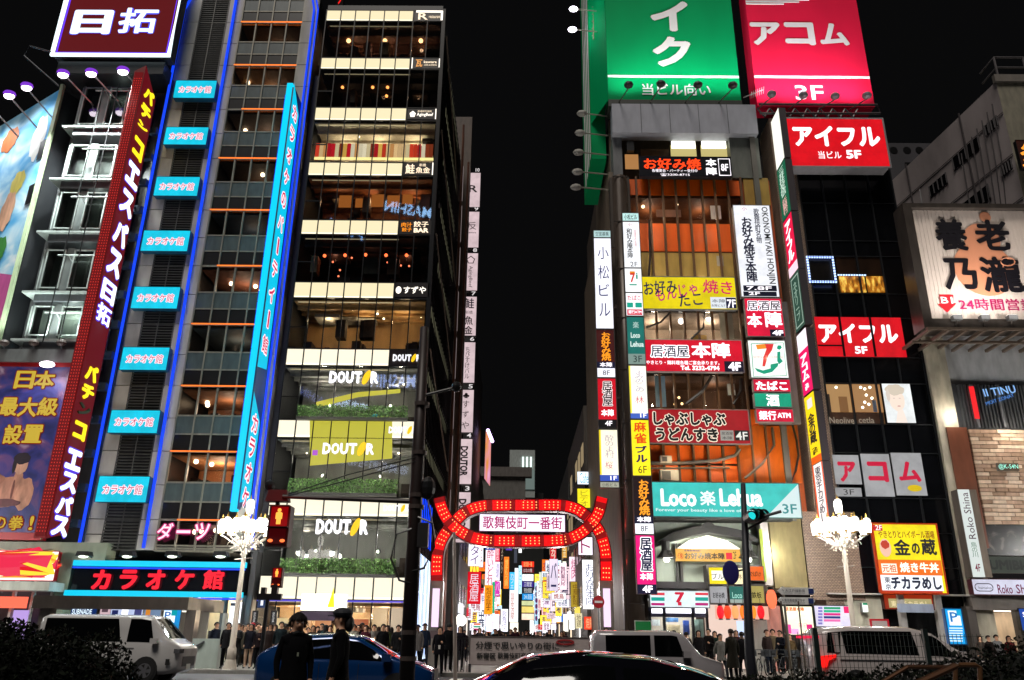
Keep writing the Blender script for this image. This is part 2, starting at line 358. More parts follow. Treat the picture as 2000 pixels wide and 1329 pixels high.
# marquee
mz1, mz0 = at(320, 1097, 39.3).z, at(320, 1165, 39.3).z; mx0, mx1 = at(140, 1130, 39.3).x, at(478, 1130, 39.3).x
t = thing('karaoke_marquee', 'wide dark fascia between two cyan light bars with big red karaoke letters', 'sign', ((mx0+mx1)/2, 39.3, mz0))
bx('fascia_panel', mx0, mx1, 39.4, 39.95, mz0+.1, mz1, df('#121215', .12, noise=.1), t)
bx('light_bar', mx0, mx1, 39.15, 39.42, mz1-.25, mz1+.0, em('#00c8ee', 1.15), t)
bx('light_bar', mx0-.15, mx1, 39.15, 39.42, mz0-.02, mz0+.22, em('#00c8ee', 1.15), t)
m = MB().tube([(mx0, 39.2, mz1-.33), (mx1, 39.2, mz1-.33)], .045, 6).tube([(mx0-.1, 39.2, mz0-.09), (mx1, 39.2, mz0-.09)], .045, 6); m.build('blue_neon_tube', BLUE, t)
for ch, a, b_ in (('カ', 181, 216), ('ラ', 234, 268), ('オ', 287, 322), ('ケ', 342, 379), ('館', 397, 437)):
    q = rect((a, 1113, b_, 1152), 39.3); lettering(t, ch, q[0]-t.location.x, q[1]-t.location.x, q[2]-mz0, q[3]-mz0, em('#f0102a', 1.25), b=2 if ch == '館' else 3, y=-.02, ext=.03, name='channel_letter')
for px, wd in ((165, 'at its outer end'), (250, 'above the first letter'), (338, 'above the middle letter'), (432, 'nearest the chandelier lamp')):
    p = at(px, 1087, 38.9); q = thing('floodlight', 'small dark floodlight above the karaoke marquee, '+wd, 'lamp', (p.x, p.y, p.z), 0, 'floodlights above the karaoke marquee')
    MB().prism([(p.x-.35, p.z), (p.x+.35, p.z), (p.x+.25, p.z+.22), (p.x-.3, p.z+.22)], 38.7, 39.1).build('housing', DARK, q)
    MB().ball((p.x, 38.8, p.z-.02), .24, 10, 6, (1, .6, .3)).build('lens', em('#f2ffe8', 3), q)
    MB().tube([(p.x, 39.0, p.z+.1), (p.x, 39.6, p.z+.0)], .025).build('bracket', STEEL, q)
    lamp((p.x, 38.7, p.z-.15), 12, (.9, 1, .9), .15)
for k in range(9): lamp((fx0-.35, 38.6, fb_+1.5+k*2.6), 26, (.1, .75, 1), .08)  # added cyan point lights give the fin's colour spill
for k in range(8):
    for xx in (kx1+.3, kx2+.2): lamp((xx, 39.3, 7.5+k*3.7), 2, (.1, .2, 1), .05)  # added blue point lights spill colour beside the neon tubes
for k in range(5): lamp((mx0+.8+k*1.75, 38.7, mz0-.35), 26, (.15, .7, 1), .08)  # added cyan point lights under the marquee for colour spill
# darts sign
p0 = rect((305, 1022, 408, 1058), 39.7); t = thing('neon_lettering', 'white and pink neon darts lettering in the lowest tower window', 'sign', ((p0[0]+p0[1])/2, 39.7, p0[2]))
for ch, a, b_ in (('ダ', 307, 338), ('ー', 345, 372), ('ツ', 380, 409)):
    q = rect((a, 1022 if ch != 'ー' else 1036, b_, 1055 if ch != 'ー' else 1042), 39.7)
    lettering(t, ch, q[0]-t.location.x, q[1]-t.location.x, q[2]-p0[2], q[3]-p0[2], em('#ffd8ea', 1.3), b=1, y=-.02, halo=(em('#d0357a', 1), .05), name='neon_letter')
# ground floor of the karaoke tower
bx('shop_fascia', kx1-1, kx3, 39.9, 40.2, 4.1, mz0-.1, df('#454442', .5), K)
bx('shop_interior_wall', kx1-1, kx3, 43, 43.1, .14, 4.1, df('#d8c8a4', .6), K); lamp((kx1+6.8, 41.5, 3.2), 220, (1, .92, .75), .2)
bx('shop_ceiling_light', kx1+5.2, kx3-.4, 41, 42.4, 3.9, 3.95, em('#fff0d8', 2.2), K)
for px in (372, 430, 470): bx('shop_column', at(px, 1240, 40).x-.12, at(px, 1240, 40).x+.12, 39.95, 40.2, .14, 4.1, df('#5a5855', .5), K)
bx('corner_pillar', at(478, 1240, 40).x, -12.6, 39.7, 41, .14, 5.2, df('#3c3d3f', .5), K)

# ================================================================== PACHINKO BUILDING (far left)
E = thing('pachinko_building', 'dark building with stacked white framed bay windows beside the red fin sign', 'building', (-25, 40, 0))
ex0, ex1 = at(96, 450, 40).x-1.2, -21.6
bx('main_wall', -27.2, kx1-.3, 40.6, 52, .14, 33, df('#3a3b3d', .6, noise=.35), E)
bx('drain_pipe_wall', -21.55, kx1-.28, 40.05, 40.6, 5, 33.4, df('#20262c', .5), E)
FR = df('#9aa39f', .4, noise=.3); GW = glass(.45, .14, .05)
m = MB()
for k in range(3): m.tube([(-21.5+.12*k, 39.9, 5), (-21.5+.12*k, 39.9, 33)], .035, 6)
m.build('conduit', df('#3a4a58', .4, .4), E)
rows = [(168, 250, 262), (280, 352, 366), (372, 455, 470), (484, 572, 586), (594, 665, 680)]
for i, (a, b_, c_) in enumerate(rows):
    px = 190-i*18; z1, z0, zl = at(px, a, 39.4).z, at(px, b_, 39.4).z, at(px, c_, 39.4).z
    xa, xb = -26.3+.02*i, -22.4
    # ledge
    m = MB(); m.prism([(xa-.6, z0-.12), (xb, z0-.12), (xb, z0), (xa-.6, z0)], 39.15, 40.6); m.build('ledge', FR, E)
    m = MB(); m.add([(xa-.6, 40.6, zl-.1), (xa, 39.35, zl-.1), (xb, 39.35, zl-.1), (xb, 40.6, zl-.1), (xa-.6, 40.6, z0-.12), (xa, 39.35, z0-.12), (xb, 39.35, z0-.12), (xb, 40.6, z0-.12)],
                    [(0, 1, 5, 4), (1, 2, 6, 5), (0, 3, 2, 1)]); m.build('bay_apron', df('#54575a', .5), E)
    zz = z1; lamp(((xa+xb)/2, 39.9, zz-.3), 10+26*(i == 4), (.85, 1, .9), .1)
    bx('room_backing', xa, xb, 40.35, 40.55, z0, zz, df('#59605c' if i != 4 else '#c8d8cc', .6, noise=.5, scale=1.1), E)
    def win(x0, x1, y0, y1, z0, z1):
        L = math.hypot(x1-x0, y1-y0); an = math.atan2(y1-y0, x1-x0); t_ = .07
        o = MB(); o.box(0, L, -.04, .04, 0, t_).box(0, L, -.04, .04, z1-z0-t_, z1-z0).box(0, t_, -.04, .04, t_, z1-z0-t_).box(L-t_, L, -.04, .04, t_, z1-z0-t_)
        q = o.build('window_frame', FR, E, world=False); q.location = Vector((x0, y0, z0))-E.location; q.rotation_euler = (0, 0, an)
        g = MB(); g.add([(t_, 0, t_), (L-t_, 0, t_), (L-t_, 0, z1-z0-t_), (t_, 0, z1-z0-t_)], [(0, 1, 2, 3)]); g.build('window_pane', GW, q, world=False)
    wz0, wz1 = z0+.25, zz-.12
    win(xa-.55, xa-.05, 40.4, 39.45, wz0, wz1)
    win(xa+.1, xa+1.15, 39.42, 39.42, wz0, wz1); win(xa+1.6, xa+2.75, 39.42, 39.42, wz0, wz1); win(xa+3.0, xb, 39.42, 39.42, wz0, wz1)
    m = MB().box(xa+1.17, xa+1.58, 39.46, 39.7, z0, zz).box(xa+2.77, xa+2.98, 39.46, 39.7, z0, zz).box(xa-.03, xa+.08, 39.46, 39.7, z0, zz); m.build('mullion_panel', df('#6f7573', .4, .3), E)
    m = MB().tube([(xa+1.0, 39.0, wz1-.55), (xb+.1, 39.0, wz1-.55)], .05, 6).tube([(xa+1.6, 39.0, wz1-.55), (xa+1.6, 39.4, wz1-.75)], .03, 6).tube([(xb-.4, 39.0, wz1-.55), (xb-.4, 39.4, wz1-.75)], .03, 6)
    m.build('scaffold_rail', FR, E)
for k in range(2):
    neon('cable', [(-24.8+.85*k, 38.9, at(200, 165, 39).z), (-24.95+.85*k, 38.95, at(120, 670, 39).z)], .03, BLACK, E)
ez = at(120, 690, 39.4).z
bx('canopy_band', -30, -22.4, 39.1, 40.6, ez-.6, ez+.1, df('#7b7d7c', .35, .4), E)
for px, wd in ((8, 'at the picture edge'), (66, 'the middle one'), (120, 'nearest the red fin')):
    p = at(px, 670, 39.0); q = thing('wall_light', 'dark drum floodlight on the canopy band, '+wd, 'lamp', (p.x, 39, p.z-.4), 0, 'dark drum floodlights on the canopy band')
    MB().ball((p.x, 39, p.z), .26, 10, 6, (1, .8, .7)).build('lamp_head', df('#4a3f3a', .5), q); MB().tube([(p.x, 39, p.z-.15), (p.x, 39.3, p.z-.5)], .03).build('bracket', STEEL, q); lamp((p.x, 38.7, p.z+.35), 500, (.88, 1, .95), .2, 'SPOT', (p.x+.4, 39.6, p.z+4), 120)
# rooftop sign
q = rect((118, -25, 341, 110), 38.6)
t = sign('dark red rooftop billboard with two white neon characters and a glowing white border', None, 38.6, '#5a0d12', world=(at(103, 110, 38.6).x, at(331, 110, 38.6).x, at(216, 110, 38.6).z, at(216, -70, 38.6).z), depth=.8, frame='#333333', lip=0, fm=em('#5e0f14', 1))
def tl(s_, b_, mat, bb, Y, t, **kw):
    q = rect(b_, Y); return lettering(t, s_, q[0]-t.location.x, q[1]-t.location.x, q[2]-t.location.z, q[3]-t.location.z, mat, b=bb, **kw)
tl('日', (143, 22, 219, 68), em('#e8ffff', 1.6), 3, 38.6, t, y=-.05, ext=.04, halo=(em('#5a58ff', 1), .06), name='neon_letter')
tl('拓', (234, 18, 307, 66), em('#e8ffff', 1.6), 1, 38.6, t, y=-.05, ext=.04, halo=(em('#5a58ff', 1), .06), name='neon_letter')
a, b_, c_, d_ = at(103, 110, 38.6).x, at(331, 110, 38.6).x, at(216, 110, 38.6).z, at(216, -70, 38.6).z
MB().tube([(a, 38.5, d_), (a, 38.5, c_), (b_, 38.5, c_), (b_, 38.5, d_)], .14, 6).build('neon_border', em('#eafcff', 1.7), t)
MB().tube([(a+.2, 38.55, d_), (a+.2, 38.55, c_+.2), (b_-.2, 38.55, c_+.2), (b_-.2, 38.55, d_)], .05, 6).build('violet_neon_tube', em('#6a3cff', 1.2), t)
MB().box(a+.3, b_-.3, 38.8, 40.8, c_-1.1, c_-.25).build('support_frame', df('#26282b', .5, .3), t)
MB().tube([(a, 38.4, c_+.1), (a-1.1, 38.0, c_+.2), (a-1.2, 37.9, c_-.6), (a+1.0, 38.3, c_-2.4)], .05, 6).build('support_arm', STEEL, t)
# flood lamps with violet-white light
for n_, (px, py, g_) in enumerate([(123, 147, 0), (178, 145, 0), (240, 141, 0), (-20, 206, 1), (18, 188, 1), (52, 172, 1)]):
    Yl = 37.6 if not g_ else 38.2; p = at(px, py, Yl)
    lab = ['below the rooftop billboard', 'over the sky-blue hoarding'][g_]
    q = thing('floodlight', 'glowing violet-white floodlight on an arm '+lab+['', ', outermost', ', middle', ', nearest the corner', ', leftmost', ', central', ', nearest the red fin'][[4, 5, 6, 1, 2, 3][n_]], 'lamp', tuple(p), 0, 'floodlights '+lab)
    MB().ball(tuple(p), .3, 12, 8, (1, .7, .6)).build('lens', em('#fff0ff', 6), q)
    MB().ball((p.x, p.y-.02, p.z+.14), .36, 12, 6, (1, .8, .5)).build('lamp_hood', em('#8a3ce0', .9), q)
    MB().tube([(p.x, p.y, p.z+.1), (p.x+.9, 39.6, p.z-.6)] if not g_ else [(p.x, p.y, p.z), (p.x+.8, 40, p.z-.9)], .045, 6).build('lamp_arm', ALU, q)
    if not g_: lamp((p.x, p.y-.2, p.z-.4), 12000, (.9, 1, .98), .3, 'SPOT', (p.x+.2, 39.9, 17), 80)
# red poster lamp
p = at(92, 712, 38.6); q = thing('floodlight', 'violet-white floodlight over the gold lettered poster', 'lamp', tuple(p)); MB().ball(tuple(p), .33, 12, 8, (1.2, .7, .5)).build('lens', em('#fff0ff', 6), q); MB().tube([tuple(p), (p.x, 39.8, p.z+.2)], .04).build('lamp_arm', ALU, q)
lamp((p.x, 37.9, p.z-.1), 420, (1, .9, 1), .3, 'SPOT', (p.x, 39.4, 10), 120)
# sky blue hoarding on the receding wall
P0 = at(122, 172, 39.6); d = ray(-1592, 1262); d = Vector((d.x, d.y, 0)).normalized(); L_ = 26.0; PB = at(8, 690, 39.4).z
hb = thing('hoarding', 'huge sky-blue printed hoarding with white clouds on the angled wall', 'billboard', (P0.x, P0.y, PB))
SKB = ramp_mat('cloud_print', [(.0, '#2f7fc4'), (.42, '#4fa3d8'), (.55, '#9fd0ea'), (.68, '#f2f8fa')], scale=.33, detail=3, rough=.5, vec=(1, .6, 1.4), dist=.6)
PKP = df('#c85a9a', .5, noise=.2); 
top = P0.z
m = MB(); m.add([(0, 0, 0), (d.x*L_, d.y*L_, 0), (d.x*L_, d.y*L_, top-PB), (0, 0, top-PB)], [(0, 1, 2, 3)]); m.build('printed_sheet', SKB, hb, world=False)
nrm = Vector((-d.y, d.x, 0));
if nrm.y > 0: nrm = -nrm
def hp(u0, u1, z0, z1, mat, k, pts=None):
    o = MB(); pts = pts or [(u0, z0), (u1, z0), (u1, z1), (u0, z1)]
    o.add([(d.x*u+nrm.x*.01*k, d.y*u+nrm.y*.01*k, z) for u, z in pts], [tuple(range(len(pts)))]); o.build('printed_shape', mat, hb, world=False)
def blob(cu, cz, ru, rz, n=18, wv=.12): return [(cu+ru*math.cos(2*math.pi*i/n)*(1+wv*math.sin(i*2.4)), cz+rz*math.sin(2*math.pi*i/n)*(1+wv*math.cos(i*1.9))) for i in range(n)]
hp(0, 0, 0, 0, PKP, 1, [(0, 0), (12, 0), (12, 7), (6, 6.2), (2, 5.2), (0, 4.6)])
hp(0, 0, 0, 0, df('#d8c858', .5), 2, blob(2.6, 11.3, .8, .8)); hp(0, 0, 0, 0, df('#e0ac8c', .5), 3, blob(3.0, 9.5, .8, 1.3)); hp(0, 0, 0, 0, df('#3f8a3c', .5), 4, blob(2.7, 6.8, .8, .9))
hp(0, 0, 0, 0, df('#c87848', .5), 3, blob(5.2, 15.2, 1.0, .9)); hp(0, 0, 0, 0, df('#eef2ee', .5), 2, blob(1.4, 14, .8, 1.6))
for z_ in (12.2, 9.2): hp(.15, .9, z_, z_+1.3, BLACK, 5)
m = MB(); m.box(-.1, .1, -.1, .1, -1, top-PB+.2); m.build('corner_trim', df('#9fae8c', .4), hb, world=False)
m = MB(); m.add([(d.x*0, d.y*0+.3, 0), (d.x*L_, d.y*L_+.3, 0), (d.x*L_, d.y*L_+.3, top-PB), (0, .3, top-PB), (6, 12, 0), (6, 12, top-PB)], [(0, 3, 2, 1), (0, 4, 5, 3)]); m.build('backing_wall', DARK, hb, world=False)
for u_ in (2, 6, 11):
    c_ = P0+d*u_+nrm*2.2; lamp((c_.x, c_.y, P0.z+.2), 1150, (.95, .97, 1), .4, 'SPOT', (c_.x-nrm.x*1.8, c_.y-nrm.y*1.8, P0.z-8), 120)
# gold lettered poster
pr = (at(-60, 880, 39.2).x, at(118, 880, 39.2).x, at(70, 1055, 39.2).z, at(70, 708, 39.2).z)
t = thing('poster_hoarding', 'tall dark blue and purple poster with big gold characters in a red border', 'billboard', ((pr[0]+pr[1])/2, 39.2, pr[2])); cx = t.location.x
GAL = ramp_mat('galaxy_print', [(.25, '#0c143c'), (.45, '#2a2c66'), (.6, '#5a3a5e'), (.75, '#a08c9c')], scale=.7, detail=5, rough=.45, dist=1.2, estr=.22)
MB().box(pr[0], pr[1], 39.22, 39.6, pr[2], pr[3]).build('backing', df('#a01018', .5, noise=.1), t)
MB().box(pr[0]+.3, pr[1]-.22, 39.2, 39.215, pr[2]+.35, pr[3]-.25).build('printed_sheet', GAL, t)
GOLD = em('#d8b838', .85); HAL = (em('#8a2010', .8), .05)
for s_, b_ in (('日', (30, 725, 68, 760)), ('本', (68, 725, 108, 760)), ('最', (0, 777, 36, 813)), ('大', (37, 777, 74, 815)), ('級', (75, 777, 114, 813)), ('設', (8, 830, 44, 868)), ('置', (46, 830, 84, 866))):
    q = rect(b_, 39.2); lettering(t, s_, q[0]-cx, q[1]-cx, q[2]-pr[2], q[3]-pr[2], GOLD, b=2, y=-.03, halo=HAL)
for s_, b_ in (('の', (-14, 1010, 12, 1034)), ('拳', (18, 1008, 46, 1036)), ('!', (58, 1008, 66, 1036))):
    q = rect(b_, 39.2); lettering(t, s_, q[0]-cx, q[1]-cx, q[2]-pr[2], q[3]-pr[2], GOLD, b=1, y=-.03, halo=HAL)
for i, (u0, v0, ru, rv, cc) in enumerate(((.1, 2.3, 1.25, .75, '#b07a64'), (.95, 2.2, .45, .8, '#c08a70'), (-.95, 2.9, .8, .35, '#a06a54'), (.5, 3.0, .22, .4, '#b8826a'), (.5, 3.6, .34, .45, '#c89880'), (.48, 3.95, .42, .3, '#241a24'), (.18, 3.6, .1, .4, '#241a24'), (.0, 1.75, .9, .2, '#5a2c30'), (.35, 2.4, .06, .5, '#6a3c34'))):
    o = MB(); o.add([(u0+u, -.012-.002*i, v0+v) for u, v in blob(0, 0, ru, rv, wv=.06)], [tuple(range(18))]); o.build('printed_shape', df(cc, .5, noise=.5, scale=3), t, world=False)
MB().tube([(pr[1]+.05, 39.1, pr[2]), (pr[1]+.05, 39.1, pr[3])], .05, 6).build('frame', df('#8a8068', .4, .5), t)
# pachinko red fin
RX0, RX1, RY0, RY1 = -22.35, -21.75, 37.5, 39.2
rz0, rz1 = at(92, 1052, 37.5).z, at(272, 128, 37.5).z
t = thing('fin_sign', 'tall dark red fin sign with yellow and white neon letters beside the bay windows', 'sign', (RX1, 39.5, rz0))
m = MB(); m.add([(RX0, RY0, rz0), (RX1, RY0, rz0), (RX1, RY1, rz0+.4), (RX0, RY1, rz0+.4), (RX0, RY0, rz1-.4), (RX1, RY0, rz1), (RX1, RY1, rz1-1.2), (RX0, RY1, rz1-1.2)],
                [(0, 3, 2, 1), (4, 5, 6, 7), (0, 1, 5, 4), (1, 2, 6, 5), (2, 3, 7, 6), (3, 0, 4, 7)])
m.build('housing', df('#8a1218', .4, noise=.15), t)
bx('lit_front_face', RX0+.06, RX1-.06, RY0-.02, RY0-.005, rz0+.1, rz1-.5, em('#7c1016', .7), t)
m = MB(); m2 = MB()
for k in range(int((rz1-rz0-1)/.16)):
    for j in range(4): m.box(RX0+.1+j*.13, RX0+.14+j*.13, RY0-.045, RY0-.022, rz0+.3+k*.16, rz0+.35+k*.16)
m.build('bulb_rows', em('#e03a30', .9), t, kind='stuff')
panel = MB(); H = rz1-rz0
panel.add([(0, 0, 0), (RY1-RY0, 0, .4), (RY1-RY0, 0, H-1.2), (0, 0, H)], [(0, 1, 2, 3)])
q = panel.build('letter_panel', em('#6a0c16', .85), None, world=False); q.parent = t; q.rotation_euler = (0, 0, R(90)); q.location = Vector((RX1+.01, RY0, rz0))-t.location
YEL = em('#ffe420', 1.4); WHN = em('#eefaff', 1.6); HY = (em('#a87800', 1), .04); HW = (em('#5a3ce0', 1.1), .08)
seq = [('パ', 168, 198, 0), ('チ', 200, 232, 0), ('ン', 236, 250, 0), ('コ', 268, 312, 0), ('エ', 318, 368, 1), ('ス', 372, 425, 1), ('パ', 430, 485, 1), ('ス', 488, 545, 1), ('日', 550, 595, 1), ('拓', 596, 636, 1),
       ('パ', 714, 748, 0), ('チ', 752, 785, 0), ('ン', 790, 815, 2), ('コ', 826, 862, 0), ('エ', 880, 922, 1), ('ス', 925, 965, 1), ('パ', 970, 1008, 1), ('ス', 1010, 1050, 1)]
for ch, a, b_, kd in seq:
    pxm = 290-(a-150)*.195
    z_1, z_0 = atX(pxm, a, RX1).z-rz0, atX(pxm, b_, RX1).z-rz0
    sx = .28; big = (RY1-RY0)-.35 if kd == 1 else (RY1-RY0)-.6
    sx = ((RY1-RY0)-big)/2
    lettering(q, ch, sx, sx+big, z_0, z_1, {0: YEL, 1: WHN, 2: df('#3a4a20')}[kd], b=3 if ch != '拓' else 1, y=-.04, ext=.03, name='neon_letter', halo=None if kd == 2 else (HW if kd else HY))
m = MB()
for k in range(14):
    z_ = rz0+1+k*1.75; m.tube([(RX1-.2, RY1, z_), (RX1+.1, 40.3, z_+.1)], .06, 6); m.box(RX1-.25, RX1+.25, 39.5, 39.8, z_-.25, z_+.15)
m.build('bracket_arms', df('#3c4c5c', .4, .4), t, kind='stuff')
for k in range(8): lamp((RX1+.5, 38.2, rz0+1.5+k*3.1), 9, (.75, .7, 1) if 2 < k < 7 or k < 3 else (1, .8, .3), .08)  # added point lights spill the letter colours, no fixtures
# low bright shop sign and shop under it
p = rect((-60, 1077, 110, 1133), 39.2)
t = sign('bright red and white shop sign with turquoise swirls under the gold poster', None, 39.2, '#fff6f0', world=p, s=1.6, frame='#b01020')
for i in range(12):
    rr = random.Random(i+50); o = MB(); o.add([(-1.9+rr.random()*4.0+u, -.01-.001*i, .25+rr.random()*1.0+v) for u, v in blob(0, 0, rr.uniform(.15, .5), rr.uniform(.1, .35))], [tuple(range(18))]); 
    o.build('printed_shape', em(rr.choice(['#e0202a', '#f4a020', '#20b8c8', '#e83050', '#f8e040', '#e0202a']), 1.1), t, world=False)
bx('ground_wall', -33, -19.9, 39.6, 40.55, pr[2]-1.1, pr[2]-.05, df('#8c937c', .5, noise=.2), E)
bx('ground_wall', at(112, 1110, 39.5).x+.08, at(140, 1110, 39.5).x, 39.5, 40.55, .14, pr[2]-1.1, df('#8c937c', .5, noise=.2), E)
bx('shop_canopy', -33, at(115, 1145, 39).x, 38.2, 39.5, at(60, 1155, 39).z, at(60, 1138, 39).z, df('#c0c4b8', .5), E)
bx('shop_interior', -33, at(115, 1200, 41).x, 42, 42.1, .14, 4.2, df('#e8e0f0', .6), E)
bx('shop_ceiling_light', -31, -23, 40, 41.6, 4.0, 4.05, em('#fbf4ff', 4), E)
for i, px in enumerate((-20, 20, 58, 95)): bx('shop_window_post', at(px, 1200, 40).x-.06, at(px, 1200, 40).x+.06, 39.9, 40.1, .14, 4.0, WHITEP, E)
bx('shop_header_sign', at(-50, 1175, 39.7).x, at(52, 1175, 39.7).x, 39.6, 39.8, at(30, 1188, 39.7).z, at(30, 1166, 39.7).z, em('#ff6a50', 1.4), E)
bx('shop_window_poster', at(22, 1210, 39.8).x, at(52, 1210, 39.8).x, 39.85, 39.88, .6, at(30, 1192, 39.8).z, em('#c0a0e8', 1), E)
# ================================================================== RESTAURANT BLOCK
D = thing('restaurant_building', 'ten storey glass restaurant block with glowing cream panels between its floors', 'building', (-8.7, 40, 0))
dx0, dx1 = -12.42, -5.08; dc = (dx1-dx0)/8
BAND = [(21, 42, 720), (114, 136, 712), (211, 236, 705), (318, 344, 695), (430.5, 459, 685), (552, 583, 672), (682, 715, 660), (821, 856, 650), (971, 1009, 635), (1126, 1172, 660)]
BZ = [(at(px, b_, 40).z, at(px, a, 40).z) for a, b_, px in BAND]
CREAM = ['#fff0c4']*6+['#fff6dc']*4
GD = glass(.9, .035); MUL = df('#131211', .35, .4, noise=0); SLAB = df('#0e0e10', .5, noise=0)
rooms = [('#4a2c1c', 34, 44.5, (1, .6, .35)), ('#1a1614', 5, 44, (1, .6, .35)), ('#c9bda0', 45, 43, (1, .85, .62)), ('#7a4420', 40, 44, (1, .6, .3)), ('#120c0c', 5, 45, (1, .4, .25)),
         ('#b08a58', 46, 43.5, (1, .75, .45)), ('#8a8a84', 42, 44, (1, .93, .82)), ('#84847e', 42, 44, (1, .93, .82)), ('#7c7e7a', 50, 44, (1, .95, .86)), ('#d0b08c', 260, 44, (1, .8, .55))]
hgt_ = lambda i: BZ[i][0]-(BZ[i+1][1] if i < 9 else .14)
bx('rear_wall', dx0, dx1-.3, 46, 58, .14, 38.6, SLAB, D)
bx('roof_slab', dx0, dx1, 40.1, 46, BZ[0][1]+.1, BZ[0][1]+.5, SLAB, D)
for i in range(10):
    z0, z1 = BZ[i]; zb = BZ[i+1][1] if i < 9 else .14
    top = 6 if i not in (7, 8, 9) else 8
    for c in range(top if i < 9 else 8):
        x = dx0+c*dc
        bx('light_panel', x+.035, x+dc-.035, 39.99, 40.02, z0+.03, z1-.03, em(CREAM[i], 1.02 if i < 6 else 1.12), D)
        bx('light_tube', x+.06, x+dc-.06, 39.975, 39.988, z0+.04, z0+.11+.03*(i > 5), em('#fff8dc', 1.6), D)
    bx('floor_slab', dx0, dx1, 40.03, 45.9, z0, z1, SLAB, D)
    if top == 6: bx('sign_panel', dx0+6*dc+.03, dx1-.03, 39.99, 40.02, z0, z1, df('#1a0d0a' if 0 < i else '#22100c', .3, noise=0), D)
    col, en, yb, lc = rooms[i]
    bx('room_wall', dx0, dx1, yb, yb+.1, zb, z0, df(col, .7, noise=.35, scale=1.2), D)
    bx('room_ceiling', dx0, dx1, 40.2, yb, z0-.08, z0-.02, df(col if i != 2 else '#d8ccb0', .7), D)
    for k, fx in enumerate((.22, .5, .8)): lamp((dx0+fx*(dx1-dx0), 41.8, z0-.7), en*(1.5 if i > 5 else 1.0), lc, .12)
    hgt = z0-zb
    for c in range(8):
        x = dx0+c*dc
        if i == 9 and 2 <= c <= 3: continue
        if c == 0 and i > 0:
            zz = zb+hgt*.42; bx('window_pane', x+.03, x+dc-.03, 40.0, 40.012, zb+.03, zz-.03, GD, D); bx('window_pane', x+.03, x+dc-.03, 40.0, 40.012, zz+.03, z0-.03, GD, D)
            bx('transom', x+.03, x+dc-.03, 39.98, 40.04, zz-.03, zz+.03, MUL, D)
        else: bx('window_pane', x+.03, x+dc-.03, 40.0, 40.012, zb+.03, z0-.03, GD, D)
    bx('transom', dx0, dx1, 39.96, 40.03, z0-.03, z0+.03, MUL, D); bx('transom', dx0, dx1, 39.96, 40.03, z1-.03, z1+.03, MUL, D)
    bx('soffit_light', dx0+.2, dx0+6*dc, 40.3, 40.36, z0-.12, z0-.09, em('#d8c8a0', .5 if i in (0, 1, 3, 4) else 1.0), D)
    rr = random.Random(20+i); m = MB()
    for k in range(4): bx('ceiling_beam', dx0, dx1, 41+k*.9, 41.12+k*.9, z0-.26, z0-.09, df(col, .7, noise=.5, scale=2), D)
    for k in range(3): xx = dx0+.6+rr.random()*6; bx('hanging_duct', xx, xx+rr.uniform(.5, 1.4), 41.3+rr.random(), 42.8, z0-.5, z0-.3, df('#3a342e' if i < 5 else '#8c8a84', .5), D)
    for k in range(3): xx = dx0+.3+rr.random()*6.4; bx('wall_picture', xx, xx+rr.uniform(.3, .8), 40.5+rr.random()*.8, 40.56+rr.random()*.0+1.0, zb+hgt_(i)*.35, zb+hgt_(i)*.7, df(rr.choice(['#5a3a24', '#2a1c18', '#8a6a44', '#6a2a20', '#3a3a34']), .6, noise=.5, scale=3), D) if i < 6 and i != 2 else None
    if i in (2, 5, 6, 7, 8, 9):
        for k in range({6: 3, 7: 3, 8: 2, 9: 12}.get(i, 6)): m.ball((dx0+.4+rr.random()*6.6, 41+2*rr.random(), z0-.2), .06, 8, 5)
        m.build('ceiling_lamp', em('#fff2d0', 7), D)
    m = MB()
    for k in range(9):
        x = dx0+.2+rr.random()*6.6; hh = rr.uniform(.4, 1.1)
        m.box(x, x+rr.uniform(.2, .8), 41.2+rr.random(), 42.8, zb+.02, zb+hh)
    m.build('furniture', df('#1c1210' if i < 5 else '#3a2a20', .6), D)
for k in range(9): bx('mullion', dx0+k*dc-.03, dx0+k*dc+.03, 39.95, 40.0, (4.2 if k in (3,) else .14), 38.6, MUL, D)
bx('corner_post', dx1+.03, dx1+.2, 39.94, 40.15, .14, 38.7, MUL, D)
# 10F pendants, 9F small lamps, 7F woven panels, 6F red pendants, 8F striped screen
def bulbs(lst, Y, mat, r, nm='pendant_lamp', cord=.6):
    for px, py in lst:
        p = at(px, py, Y); m = MB(); m.ball(tuple(p), r, 8, 6); o = m.build(nm, mat, D)
        if cord: MB().tube([(p.x, p.y, p.z+r), (p.x, p.y, p.z+cord)], .012, 5).build('cord', BLACK, o)
bulbs([(681, 80), (752, 80), (822, 80)], 41.5, em('#ffc080', 6), .15)
bulbs([(732, 60), (798, 61), (716, 62)], 42, em('#ffe8c8', 5), .08, cord=.3)
bulbs([(669, 171), (728, 171), (757, 171), (755, 188), (684, 203)], 41.5, em('#ff9a50', 3.5), .1)
bulbs([(634, 500), (674, 499), (714, 498), (754, 499), (794, 499)], 41.4, em('#ff6a3a', 3.5), .1)
bulbs([(687, 504), (726, 507), (650, 512), (757, 513), (714, 510), (783, 519), (664, 528), (735, 524), (661, 540), (799, 520)], 42.4, em('#ff8058', 2.5), .06, cord=0)
for k in range(5):
    p = rect([(662, 382, 686, 405), (694, 388, 712, 405), (725, 380, 750, 404), (756, 382, 780, 404), (786, 380, 806, 398)][k], 40.9)
    bx('woven_screen', p[0], p[1], 40.9, 40.95, p[2], p[3], em('#b0662c', .85), D)
sw = ['#e0a060', '#8a3a20', '#f0c890', '#c01c28', '#ecd8a8', '#e8b858', '#d84028', '#f4e8c8']
za, zb_ = at(720, 313, 40.6).z, at(720, 281, 40.6).z
